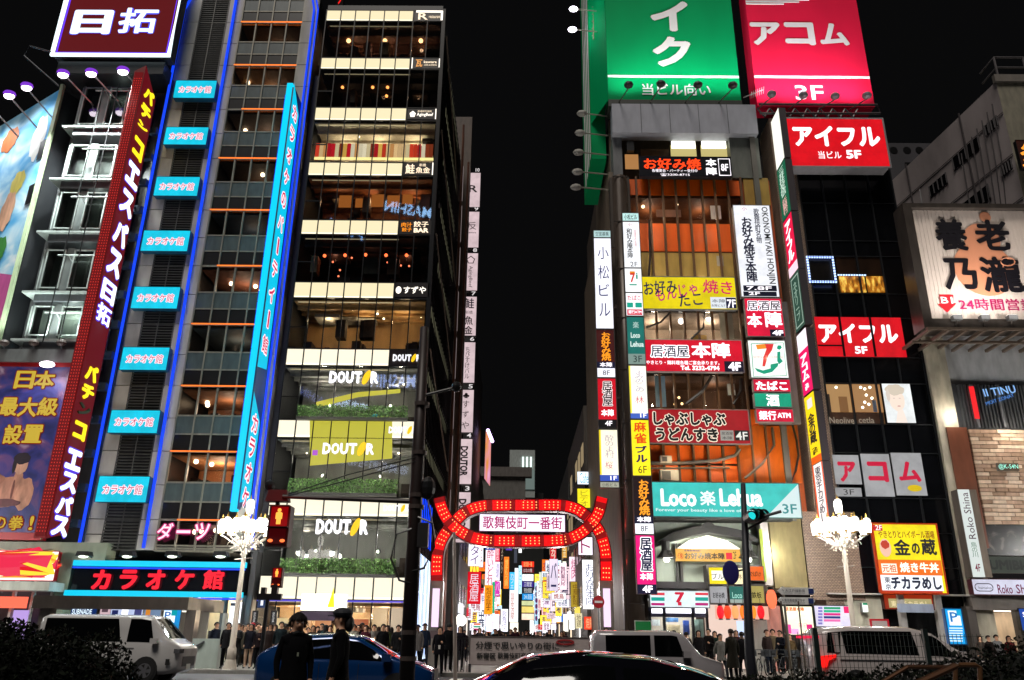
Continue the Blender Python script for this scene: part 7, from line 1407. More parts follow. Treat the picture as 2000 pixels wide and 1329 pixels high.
m.box(q[0]-1.12, q[0]-.1, 34.5, 34.54, 1.35, 1.42); m.build('black_railing', BLACK, None, label='black slatted street railing beside the smoking manners banner', category='railing')
# subway entrance kiosk
kq = at(70, 1175, 34), at(372, 1175, 34); kz0, kz1 = at(220, 1190, 33.8).z, at(220, 1165, 33.8).z
t = thing('subway_entrance', 'subway entrance kiosk with a long flat brown roof and lit posters under it', 'kiosk', (-19, 34.5, .14)); xk0, xk1 = kq[0].x, kq[1].x
bx('roof_slab', xk0, xk1, 33.8, 38, kz0, kz1, df('#4c443e', .5, .2, noise=.3), t); bx('roof_soffit_light', xk0+5.6, xk1-.3, 34.6, 36, kz0-.05, kz0-.01, em('#f0e8d8', 1.5), t)
for px in (78, 367): x = at(px, 1240, 34).x; bx('roof_column', x-.2, x+.2, 34, 34.5, .14, kz0, df('#6a625c', .4, .3), t)
bx('low_wall', at(372, 1280, 34).x, at(432, 1280, 34).x, 34, 34.2, .14, 1.25, df('#a8b4ac', .5), t); bx('end_post', at(432, 1240, 34).x, at(438, 1240, 34).x, 33.9, 34.2, .14, kz0-.1, df('#a8aca4', .4), t)
MB().tube([(at(372, 1270, 33.9).x, 33.95, .85), (at(396, 1270, 33.9).x, 33.95, 1.15)], .04, 6).build('handrail', STEEL, t)
bx('rear_wall', xk0, xk1-.5, 37.6, 37.7, .14, kz0, df('#8a8478', .5), t)
def poster(lb, b_, fc, s_, tx=None, rects=(), Y=34.3): return sign(lb, b_, Y, fc, tx or [], s=s_, frame='#30343a', depth=.1, lip=0, rects=rects, name='lit_poster')
poster('blue station name board with white capital letters under the kiosk roof', (138, 1188, 188, 1204), '#14306a', 1, [('SUBNADE', (141, 1190, 180, 1200), em('#e0f4ff', 1.3), 1)])
poster('pale pink fashion poster under the kiosk roof', (195, 1187, 215, 1207), '#d8b8c0', 1, rects=[((199, 1190, 211, 1196), em('#5a4450', .9))])
poster('blue and white photo poster, widest under the kiosk roof', (216, 1187, 278, 1209), '#b8c4e4', 1.2, rects=[((218, 1192, 230, 1208), em('#283068', .8)), ((237, 1188, 250, 1209), em('#f8f8ff', 1.4)), ((262, 1190, 276, 1209), em('#484a80', .9))])
poster('orange and grey-blue poster beside the parking sign under the kiosk', (281, 1187, 313, 1212), '#7890b0', .9, rects=[((284, 1189, 293, 1212), em('#d88830', 1))])
poster('blue parking sign with a white square letter P behind the white van', (316, 1189, 349, 1258), '#2090d8', 1.15, [('P', (322, 1195, 334, 1210), em('#1868b8', 1), 1)], [((319, 1193, 342, 1216), em('#f0fbff', 1.4)), ((335, 1192, 346, 1203), em('#10a0b0', 1))])
poster('white glowing panel at the pillar beside the chandelier lamp', (447, 1176, 469, 1240), '#f8fcff', 1.8, [], [((449, 1178, 467, 1184), em('#181830', .8))], Y=39.5)
lamp(((xk0+xk1)/2+2, 35.4, kz0-.4), 60, (1, .95, .9), .5)
for px in (497, 534): poster('slim black standing coffee sign with white letters, '+('before the dark pillar' if px < 500 else 'beside the shop window'), (px-6, 1193, px+6, 1228), '#16161a', .8, [('DOUTOR', (px-2, 1197, px+2, 1216), em('#c8c8c8', 1), 1, dict(rot=-90))], Y=38.8)
sign('small blue pedestrian crossing plate on the dark pillar', (505, 1170, 518, 1186), 39, '#183868', [], s=.9, rects=[((509, 1173, 514, 1183), em('#f0f0f8', 1.2))], frame='#203050', depth=.05)
# mesh fence
t = thing('mesh_fence', 'dark wire mesh fence with posts above the east hedge', 'fence', (5.6, 13, 0)); xa, xb = at(1560, 1260, 13).x, at(1925, 1260, 13).x
m = MB(); x = xa
while x < xb: m.box(x-.003, x+.003, 13, 13.006, .4, 1.62); x += .062
z_ = .5
while z_ < 1.64: m.box(xa, xb, 13.007, 13.012, z_-.003, z_+.003); z_ += .155
m.build('wire_mesh', df('#1c2622', .5, .3), t, kind='stuff')
for px in (1593, 1809): x = at(px, 1260, 13).x; bx('post', x-.035, x+.035, 12.96, 13.03, 0, 1.68, df('#0c1c1a', .5), t)
m = MB(); 
for px in (1545, 1566): x = at(px, 1240, 15).x; m.tube([(x, 15, 0), (x-.12 if px < 1550 else x, 15, 2.15)], .014, 5)
m.build('plant_stake', df('#5a4a38', .6), None, label='pair of thin stakes rising from the hedge before the shopfront', category='stake')
# near handrails
t = thing('handrail', 'bright bent steel handrail rising out of the hedge at the lower edge', 'handrail', (4.2, 8, 0))
MB().tube([tuple(at(a, b_, 8)) for a, b_ in ((1702, 1345), (1772, 1303), (1862, 1304), (1870, 1300))], .02, 8).tube([tuple(at(a, b_, 7.6)) for a, b_ in ((1770, 1345), (1820, 1322), (1866, 1301))], .03, 8).build('rail', df('#6a4c3a', .35, .9, noise=0), t)
t = thing('barrier_hoop', 'dull brown barrier hoop in the hedge near the lower east corner', 'barrier', (4.9, 8, 0)); MB().tube([tuple(at(a, b_, 8)) for a, b_ in ((1866, 1350), (1866, 1304), (1874, 1299), (1905, 1299), (1914, 1304), (1914, 1350))], .022, 8).build('hoop', df('#6a4a30', .4, .6, noise=0), t)

# ================================================================== HEDGES
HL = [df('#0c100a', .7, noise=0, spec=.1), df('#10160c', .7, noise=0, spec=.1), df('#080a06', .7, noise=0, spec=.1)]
def htop(x, y): return 1.02+.03*math.sin(x*2.1)+.035*math.sin(x*5.3+y)+.03*math.sin(x*13+y*5)+(x-3.2)*.02+.03*(x-3.2)**2
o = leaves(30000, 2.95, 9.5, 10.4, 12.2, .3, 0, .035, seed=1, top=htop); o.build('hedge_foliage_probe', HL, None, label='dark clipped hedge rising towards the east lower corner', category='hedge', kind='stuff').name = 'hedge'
m = MB(); 
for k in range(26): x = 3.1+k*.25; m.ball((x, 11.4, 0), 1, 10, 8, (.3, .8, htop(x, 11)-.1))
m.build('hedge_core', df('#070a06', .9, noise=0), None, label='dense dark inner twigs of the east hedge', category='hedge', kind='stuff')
def ltop(x, y): return 1.5+.08*math.sin(x*4)+.07*math.sin(x*9+y*3) if x < -6.35 else max(.75, 1.5-(x+6.35)*1.1)+.05*math.sin(x*9)
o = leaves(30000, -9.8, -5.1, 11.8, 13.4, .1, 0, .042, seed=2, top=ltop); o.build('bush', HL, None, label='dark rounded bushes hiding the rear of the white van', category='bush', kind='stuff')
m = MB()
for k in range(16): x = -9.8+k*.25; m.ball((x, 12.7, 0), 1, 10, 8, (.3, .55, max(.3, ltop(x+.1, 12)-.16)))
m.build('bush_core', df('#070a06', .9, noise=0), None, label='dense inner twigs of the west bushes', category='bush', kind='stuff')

# ================================================================== VEHICLES
def paint(c, rough=.25, metal=0):
    k = ('p', c)
    if k in MC: return MC[k]
    m = bpy.data.materials.new('car_paint'); m.use_nodes = True; b = m.node_tree.nodes['Principled BSDF']
    b.inputs['Base Color'].default_value = lin(c); b.inputs['Roughness'].default_value = rough; b.inputs['Metallic'].default_value = metal; b.inputs['Coat Weight'].default_value = .8; b.inputs['Coat Roughness'].default_value = .04
    MC[k] = m; return m
CGL = df('#060708', .04, 0, noise=0, spec=.45); RUB = df('#0c0c0d', .8, noise=0); RIM = df('#8c8c90', .3, .8, noise=0); CHR = df('#b0b0b4', .15, 1, noise=0)
def interp(tab, x):
    if x <= tab[0][0]: return tab[0][1]
    for (a, u), (b, v) in zip(tab[:-1], tab[1:]):
        if x <= b: f = (x-a)/(b-a); f = f*f*(3-2*f) if len(tab) > 99 else f; return u+(v-u)*f
    return tab[-1][1]
def car(label, loc, rotz, L, W, roof, belt, paint_m, glass_spec, wheels, wr, extras=None, cat='car', name='parked_car', roofw=.78, bottom=.22):
    """nose towards +x; roof / belt = height tables along x; glass_spec = list of (kind, x0, x1)"""
    t = thing(name, label, cat, loc, rotz)
    def ring(x):
        e = min(x+L/2, L/2-x); k = min(1, .78+.22*math.sqrt(max(0, min(1, e/.55)))); w = W/2*k
        zr, zb = interp(roof, x), interp(belt, x); zb = min(zb, zr-.03); g = max(0, zr-zb)
        wrf = w*(roofw+(1-roofw)*max(0, 1-g/.35)) if g < .35 else w*roofw
        z0 = bottom+.16*max(0, 1-e/.35)
        P = [(w*.9, z0), (w*.985, z0+.12), (w, (z0+zb)/2), (w*.99, zb-.08), (w*.965, zb), ((w*.965*.5+wrf*.5), zb+g*.5), (wrf, zr-min(.1, g*.3)), (wrf*.93, zr-.03*min(1, g*3)), (wrf*.6, zr+.012), (0, zr+.025)]
        return P
    N = 44; xs = [-L/2+L*i/N for i in range(N+1)]; vs = []; fs = []; 
    for x in xs:
        P = ring(x); vs += [(x, -a, z) for a, z in P]+[(x, a, z) for a, z in P[-2::-1]]
    M = 19
    for i in range(N):
        for j in range(M-1): fs.append((i*M+j, (i+1)*M+j, (i+1)*M+j+1, i*M+j+1))
        fs.append((i*M+M-1, (i+1)*M+M-1, (i+1)*M, i*M))
    fs.append(tuple(range(M))); fs.append(tuple(N*M+k for k in range(M))[::-1])
    MB().add(vs, fs).build('body', paint_m, t, world=False, smooth=True)
    def S(x, j, side, off=.008):
        P = ring(x); i = int(j); f = j-i; i2 = min(i+1, 9); a = P[i][0]*(1-f)+P[i2][0]*f; z = P[i][1]*(1-f)+P[i2][1]*f
        return (x, side*(a+off), z+off*.5)
    for kind, x0, x1, *r in glass_spec:
        if kind == 'side':
            s0, s1 = (r+[0, 0])[:2]
            for side in (-1, 1):
                v = []; f = []; n = 8
                for k in range(n+1):
                    for q, j in enumerate((4.12, 5, 5.95)):
                        sh = s0*(1-k/n)*(q/2)+s1*(k/n)*(q/2); x = x0+(x1-x0)*k/n+sh; v.append(S(x, j, side))
                for k in range(n):
                    for q in range(2): f.append((k*3+q, k*3+3+q, k*3+4+q, k*3+1+q))
                MB().add(v, f).build('window', CGL, t, world=False, smooth=True)
        else:                                        # windscreen / rear screen / bonnet panel across the car
            v = []; f = []; n = 6
            for k in range(n+1):
                x = x0+(x1-x0)*k/n; P = ring(x)
                for a in (-1, -.6, 0, .6, 1):
                    w = P[7][0]*.93*a; z = P[7][1] if abs(a) == 1 else (P[8][1] if abs(a) == .6 else P[9][1]); v.append((x, w, z+.012))
            for k in range(n):
                for q in range(4): f.append((k*5+q, k*5+5+q, k*5+6+q, k*5+1+q))
            MB().add(v, f).build(kind, CGL, t, world=False, smooth=True)
    for x in wheels:
        for side in (-1, 1):
            y = side*(W/2-.02)
            MB().tube([(x, side*(W/2-.3), wr+.02), (x, side*(W/2+.006), wr+.02)], wr+.07, 20).build('wheel_arch', RUB, t, world=False)
            w_ = MB().tube([(x, side*(W/2-.2), wr), (x, side*(W/2+.02), wr)], wr, 24).build('wheel', RUB, t, world=False)
            m = MB().tube([(x, side*(W/2+.02), wr), (x, side*(W/2+.025), wr)], wr*.66, 20); m.cur = 1
            for k in range(5):
                a = k*2*math.pi/5+.3; a2 = a+.62
                m.add([(x+wr*.22*math.cos(a+.15), side*(W/2+.03), wr+wr*.22*math.sin(a+.15)), (x+wr*.58*math.cos(a), side*(W/2+.03), wr+wr*.58*math.sin(a)), (x+wr*.58*math.cos(a2), side*(W/2+.03), wr+wr*.58*math.sin(a2))], [(0, 1, 2)])
            m.build('rim', [RIM, RUB], w_, world=False)
    for side in (-1, 1):
        zb = interp(belt, L/2-.5)
        MB().ball((L/2-.22, side*(W/2-.24), zb-.22), .17, 10, 6, (1.1, .8, .55)).build('headlight', df('#9aa0a4', .1, .6, noise=0), t, world=False)
    for side in (-1, 1): MB().box(*(lambda x: (x-.1, x+.1))(glass_spec[0][2]+.05), side*(W/2+.02), side*(W/2+.18), interp(belt, glass_spec[0][2])+.02, interp(belt, glass_spec[0][2])+.18).build('door_mirror', paint_m, t, world=False)
    MB().box(L/2+.012, L/2+.02, -.165, .165, .36, .52).build('number_plate', df('#c8ccc4', .5, noise=0), t, world=False); MB().box(-L/2-.02, -L/2-.005, -.165, .165, .55, .72).build('number_plate', df('#c8ccc4', .5, noise=0), t, world=False)
    MB().box(L/2-.02, L/2+.01, -W*.3, W*.3, .45, .75).build('grille', DARK, t, world=False)
    m = MB()
    for xx in (wheels[0]+.75, wheels[0]+1.65): m.box(xx, xx+.012, -W/2-.004, -W/2+.02, .4, interp(belt, xx)-.05)
    m.build('door_seam', RUB, t, world=False)
    return t
# white one-box van
t = car('white one-box van seen side-on, its rear hidden by bushes', (at(230, 1270, 28).x, 28.0, 0), 0, 4.75, 1.72, [(-2.38, 1.88), (-2.2, 1.98), (.95, 1.98), (1.3, 1.93), (1.98, 1.24), (2.25, 1.12), (2.38, .98)], [(-2.38, 1.12), (1.0, 1.12), (1.9, 1.1), (2.38, .95)],
        paint('#b8b6b4'), [('side', .62, 1.5, 0, -.22), ('side', -2.15, .42, 0, -.2), ('windscreen', 1.36, 1.96)], [-1.55, 1.35], .33, cat='van', name='parked_van', roofw=.86)
MB().box(2.2, 2.385, -.875, -.5, .85, .98).build('headlamp_bar', CHR, t, world=False); MB().box(1.98, 2.1, -.87, -.85, .5, .68).build('fog_lamp_recess', RUB, t, world=False); MB().box(-2.0, .9, -.872, -.862, .98, 1.0).build('side_crease', df('#8c8a8a', .4), t, world=False)
MB().box(.5, .62, -.88, -.855, .98, 1.02).box(.3, .42, -.88, -.855, .98, 1.02).build('door_handle', CHR, t, world=False)
# blue hatchback
t = car('blue hatchback passing behind the two dark figures and the utility pole', (-3.95, 20.4, 0), 0, 4.1, 1.7, [(-2.05, .95), (-1.95, 1.1), (-1.3, 1.44), (-.3, 1.5), (.3, 1.44), (1.15, 1.0), (1.7, .86), (2.05, .7)], [(-2.05, .92), (-1, .93), (1.1, .9), (2.05, .65)],
        paint('#083468', .2, .3), [('side', -.1, .95, 0, -.3), ('side', -1.35, -.18, .25, 0), ('windscreen', .42, 1.1), ('rear_screen', -1.85, -1.35)], [-1.3, 1.25], .3, name='passing_car')
# near black saloon
t = car('glossy black saloon roof in front with neon reflections along it', (.6, 9.0, -.07), math.pi, 4.7, 1.8, [(-2.35, .98), (-1.75, 1.06), (-1.3, 1.24), (-.75, 1.38), (-.1, 1.42), (.45, 1.37), (1.0, 1.12), (1.35, 1.0), (2.35, .72)], [(-2.35, .9), (0, .97), (1.3, .93), (2.35, .66)],
        paint('#0a0a10', .08, .2), [('side', -.35, .75, 0, -.3), ('side', -1.15, -.43, .25, 0), ('windscreen', .5, 1.2), ('rear_screen', -1.7, -1.0)], [-1.4, 1.4], .32, name='passing_car', roofw=.74)
for k in range(3): MB().box(-1.45-.1*k, -1.42-.1*k, .25-.04*k, .6-.02*k, 1.18-.05*k, 1.2-.05*k).build('louvre_strip', df('#8c908c', .4), t, world=False)
# small white-roofed wagon
t = car('small boxy wagon with a white roof half hidden by the black saloon', (3.8, 23.6, 0), 0, 3.5, 1.5, [(-1.75, 1.5), (-1.6, 1.66), (.4, 1.68), (.75, 1.6), (1.15, 1.08), (1.75, .9)], [(-1.75, 1.0), (.9, 1.0), (1.75, .85)],
        paint('#8e8a8c'), [('side', -.1, .68, 0, -.16), ('side', -1.4, -.2, 0, 0), ('windscreen', .78, 1.12)], [-1.15, 1.15], .28, name='parked_car', roofw=.9)
# white minivan with lit tail lamp
t = car('white minivan behind the mesh fence with a glowing red tail lamp', (10.75, 24.4, 0), 0, 4.85, 1.82, [(-2.42, 1.62), (-2.25, 1.8), (-1.5, 1.87), (.2, 1.87), (.8, 1.74), (1.6, 1.2), (2.42, .9)], [(-2.42, 1.14), (1.5, 1.08), (2.42, .85)],
        paint('#aca4a2'), [('side', .45, 1.35, 0, -.4), ('side', -1.7, .3, -.05, -.1), ('side', -2.2, -1.85, .1, .1), ('windscreen', .9, 1.55)], [-1.5, 1.45], .34, name='parked_minivan', cat='minivan', roofw=.84)
m = MB().prism([(-2.43, .8), (-2.3, .8), (-2.22, .98), (-2.0, 1.08), (-2.0, 1.14), (-2.4, 1.1)], -.93, -.86); m.build('tail_lamp', em('#f01410', 1.6), t, world=False); m = MB().box(-2.44, -2.4, -.9, .9, 1.55, 1.62); m.build('brake_light', em('#e02048', 1.3), t, world=False)
MB().box(-1.9, 1.2, -.925, -.905, 1.0, 1.02).build('chrome_strip', CHR, t, world=False); MB().box(-2.0, -1.88, -.9, -.78, 1.2, 1.7).build('rear_pillar', paint('#aca4a2'), t, world=False)
lamp((8.1, 23.4, 1.0), 4, (1, .1, .05), .1)
# bicycles
def bicycle(label, x, Y, rz):
    t = thing('bicycle', label, 'bicycle', (x, Y, .14), rz, 'bicycles parked by the leaning signal pole'); BKm = df('#3c4044', .5, .5, noise=0)
    for wx in (-.52, .52):
        MB().tube([(wx+.32*math.cos(R(a)), 0, .33+.32*math.sin(R(a))) for a in range(0, 361, 24)], .02, 5, cap=False).build('tyre', RUB, t, world=False)
        m = MB()
        for a in range(0, 180, 30): m.tube([(wx+.3*math.cos(R(a)), 0, .33+.3*math.sin(R(a))), (wx-.3*math.cos(R(a)), 0, .33-.3*math.sin(R(a)))], .004, 3)
        m.build('spokes', BKm, t, world=False)
    MB().tube([(-.52, 0, .33), (-.1, 0, .3), (.35, 0, .75), (-.2, 0, .72), (-.1, 0, .3)], .018, 6).tube([(-.52, 0, .33), (-.2, 0, .72)], .014, 6).tube([(.52, 0, .33), (.34, 0, .95)], .018, 6).build('frame', BKm, t, world=False)
    MB().tube([(.3, -.28, .98), (.36, 0, .97), (.3, .28, .98)], .014, 6).build('handlebar', BKm, t, world=False); MB().box(-.32, -.08, -.07, .07, .8, .85).build('saddle', RUB, t, world=False)
    m = MB().box(.42, .72, -.17, .17, .72, .74)
    for q in (.42, .71): m.box(q, q+.01, -.17, .17, .74, .95)
    for q in (-.17, .16): m.box(.42, .72, q, q+.01, .74, .95)
    m.build('basket', df('#54585c', .5, .5, noise=0), t, world=False)
for k, (px, rz) in enumerate(((1470, 1.2), (1492, 1.0), (1513, 1.35), (1535, .8), (1556, 1.15))):
    bicycle(['silver basket bicycle nearest the signal pole', 'silver bicycle turned slightly east, second from the signal pole', 'basket bicycle in the middle of the parked five', 'bicycle angled most side-on in the parked five', 'last parked bicycle, beside the thin stakes'][k], at(px, 1290, 34).x, 34.2, rz)
m = MB()
for k in range(12): m.tube([(11.2+k*.14, 33.4, .14), (11.2+k*.14, 33.4, 1.0)], .012, 4)
m.tube([(11.1, 33.4, 1.0), (12.9, 33.4, 1.0)], .03, 6).box(11.2, 12.8, 33.36, 33.38, .6, .95); m.build('guard_rail', df('#8c7e80', .5, .3), None, label='pinkish grey guard rail panel behind the parked bicycles', category='guard rail')

# ================================================================== PEOPLE
SKIN = df('#b08468', .6, noise=0)
def skin_mesh(name, pts, edges, rad, sub=1, root=0):
    me = bpy.data.meshes.new(name); me.from_pydata(pts, edges, []); o = bpy.data.objects.new(name, me); COL.objects.link(o)
    md = o.modifiers.new('s', 'SKIN'); md.use_smooth_shade = True
    if not me.skin_vertices: me.attributes  # created by the modifier below
    sv = me.skin_vertices[0].data if me.skin_vertices else None
    if sv is None:
        bpy.context.view_layer.objects.active = o; bpy.ops.object.modifier_add(type='SKIN'); o.modifiers.remove(o.modifiers[-1]); sv = me.skin_vertices[0].data
    for i, r in enumerate(rad): sv[i].radius = (r, r) if not isinstance(r, tuple) else r; sv[i].use_root = (i == root)
    s2 = o.modifiers.new('u', 'SUBSURF'); s2.levels = sub; s2.render_levels = sub
    bpy.context.view_layer.update(); m2 = bpy.data.meshes.new_from_object(o.evaluated_get(bpy.context.evaluated_depsgraph_get())); bpy.data.objects.remove(o); return m2
def body_mesh(stride=.0, arm=.0, bend=0.0, fingers=False, sub=1, phone=False):
    P = [(0, 0, .95), (0, .01, 1.12), (0, 0, 1.32), (0, 0, 1.44), (0, -.01, 1.52), (0, -.025, 1.585), (0, -.02, 1.66), (0, -.01, 1.72)]
    Rr = [(.155, .12), (.14, .11), (.175, .125), (.12, .09), .055, (.075, .08), (.085, .1), (.05, .06)]
    E_ = [(i, i+1) for i in range(7)]
    def add(p, r, frm): P.append(p); Rr.append(r); E_.append((frm, len(P)-1)); return len(P)-1
    for s in (-1, 1):
        a = add((s*.17, 0, 1.42), .07, 3); sw = arm*s
        if phone and s == 1: e = add((s*.23, -.02, 1.14), .052, a); w = add((s*.12, -.24, 1.2), .036, e); h = (s*.09, -.3, 1.25)
        else: e = add((s*.235, .03-sw*.12, 1.14), .052, a); w = add((s*.225, -.04-sw*.28, .92), .034, e); h = (s*.22, -.06-sw*.32, .84)
        hh = add(h, .034 if fingers else .042, w)
        if fingers:
            for k in range(4):
                f1 = add((h[0]-.0+s*.004*k, h[1]-.036+k*.024, h[2]-.06), .0105, hh); add((h[0]-s*.016, h[1]-.036+k*.022, h[2]-.115+.008*abs(k-1)), .008, f1)
            t1 = add((h[0]-s*.03, h[1]-.05, h[2]+.0), .012, hh); add((h[0]-s*.045, h[1]-.062, h[2]-.045), .009, t1)
        hp_ = add((s*.095, 0, .88), .1, 0); st = stride*s
        k = add((s*.105, -.03-st*.25 if st > 0 else -.02, .5), .068, hp_); an = add((s*.11, .02-st*.4, .1), .045, k); add((s*.13, -.13-st*.4, .045), .04, an)
    if fingers: add((0, -.135, 1.605), .014, 5)       # nose
    me = skin_mesh('person_body', P, E_, Rr, sub)
    hands = .9 if not phone else .9
    for q in me.polygons:
        c = q.center; i = 0
        if c.z > 1.515: i = 1
        elif abs(c.x) > .18 and c.z < .905 and abs(c.x) < .3: i = 1
        elif phone and c.y < -.25 and c.z > 1.1: i = 1
        elif c.z < .1: i = 3
        elif c.z < .93: i = 2
        q.material_index = i
    return me
BODIES = [body_mesh(0, .15), body_mesh(.5, .6), body_mesh(.15, -.3, phone=True), body_mesh(.25, .1)]
def hair_mesh(style, seed=0):
    m = MB(); rr = random.Random(seed); n, k = 14, 8
    c = (0, .0, 1.655)
    low = {'short': -.25, 'bob': -.75, 'long': -1.0, 'cap': .05, 'hood': -.9}[style]; R0 = .111
    vs = []; fs = []
    for i in range(k+1):
        th = math.pi/2-(math.pi/2-low)*i/k
        for j in range(n):
            a = 2*math.pi*j/n; front = -math.sin(a)   # 1 at face side (-y)
            t2 = th if front < .35 else max(th, (.56+.14*rr.random()) if style != 'hood' else .3)
            r = R0*(1+.06*rr.random()); zz = math.sin(t2)*r*1.08; rad = math.cos(t2)*r if t2 > 0 else r*(1-.12*abs(t2) if style != 'long' else 1.02)
            if style in ('long', 'bob') and t2 < 0: zz = t2*.2*(1.4 if style == 'long' else 1)
            vs.append((c[0]+rad*math.cos(a), c[1]+rad*1.08*math.sin(a), c[2]+zz))
    for i in range(k):
        for j in range(n): fs.append((i*n+j, (i+1)*n+j, (i+1)*n+(j+1) % n, i*n+(j+1) % n))
    fs.append(tuple(range(n))); m.add(vs, fs)
    me = bpy.data.meshes.new('hair'); me.from_pydata(m.v, [], m.f); me.polygons.foreach_set('use_smooth', [True]*len(me.polygons)); return me
HAIR = {s: hair_mesh(s) for s in ('short', 'bob', 'long', 'cap', 'hood')}
def coat_mesh(hem=.55, flare=1.35, seed=0):
    n = 18; prof = [(1.47, .1, .075), (1.43, .185, .11), (1.3, .2, .135), (1.1, .178, .13), (.95, .19, .145), ((hem+.95)/2, .19*(1+(flare-1)*.5), .15*(1+(flare-1)*.6)), (hem, .19*flare, .15*flare)]; rr = random.Random(seed)
    vs = []; fs = []
    for i, (z, a, b) in enumerate(prof):
        for j in range(n):
            t = 2*math.pi*j/n; w = 1+(.05*math.sin(5*t+i) if i > 3 else 0); vs.append((a*w*math.cos(t), b*w*math.sin(t), z))
    for i in range(len(prof)-1):
        for j in range(n): fs.append((i*n+j, (i+1)*n+j, (i+1)*n+(j+1) % n, i*n+(j+1) % n))
    me = bpy.data.meshes.new('coat'); me.from_pydata(vs, [], fs); me.polygons.foreach_set('use_smooth', [True]*len(me.polygons)); return me
COATS = {'long': coat_mesh(.5, 1.3), 'mid': coat_mesh(.78, 1.12), 'jacket': coat_mesh(.9, 1.05)}
def person(label, loc, rotz, h=1.7, top='#1a1a1e', legs='#14141a', hair='short', hairc='#0c0a0a', coat='mid', pose=0, bag=None, group=None, body=None, skin='#b08468', shoes='#101010'):
    t = thing('person', label, 'person', loc, rotz, group); s = h/1.74; t.scale = (s, s, s)
    me = body or BODIES[pose]
    while len(me.materials) < 4: me.materials.append(None)
    o = bpy.data.objects.new('body', me); COL.objects.link(o); o.parent = t
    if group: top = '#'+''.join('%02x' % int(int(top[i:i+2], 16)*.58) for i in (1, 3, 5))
    tm = df(top, .9, noise=.2, scale=14, bump=.5, spec=.08)
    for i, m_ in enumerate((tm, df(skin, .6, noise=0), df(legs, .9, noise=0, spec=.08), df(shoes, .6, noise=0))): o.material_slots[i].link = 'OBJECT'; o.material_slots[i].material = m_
    hm = HAIR[hair]
    if not hm.materials: hm.materials.append(None)
    q = bpy.data.objects.new({'cap': 'cap', 'hood': 'hood'}.get(hair, 'hair'), hm); COL.objects.link(q); q.parent = t; q.material_slots[0].link = 'OBJECT'; q.material_slots[0].material = df(hairc, .7, noise=0, spec=.2)
    if hair == 'cap': q.location.z = .01; MB().prism([(-.075, 1.675), (.075, 1.675), (.06, 1.69), (-.06, 1.69)], -.2, -.09).build('cap_peak', df(hairc, .7, noise=0, spec=.2), t, world=False)
    if coat:
        cm = COATS[coat]
        if not cm.materials: cm.materials.append(None)
        q = bpy.data.objects.new('coat', cm); COL.objects.link(q); q.parent = t; q.material_slots[0].link = 'OBJECT'; q.material_slots[0].material = tm
    if bag: MB().box(-.14, .14, .13, .3, 1.0, 1.42).build('backpack', df(bag, .7), t, world=False)
    return t
GRP = 'people waiting at the crossing'
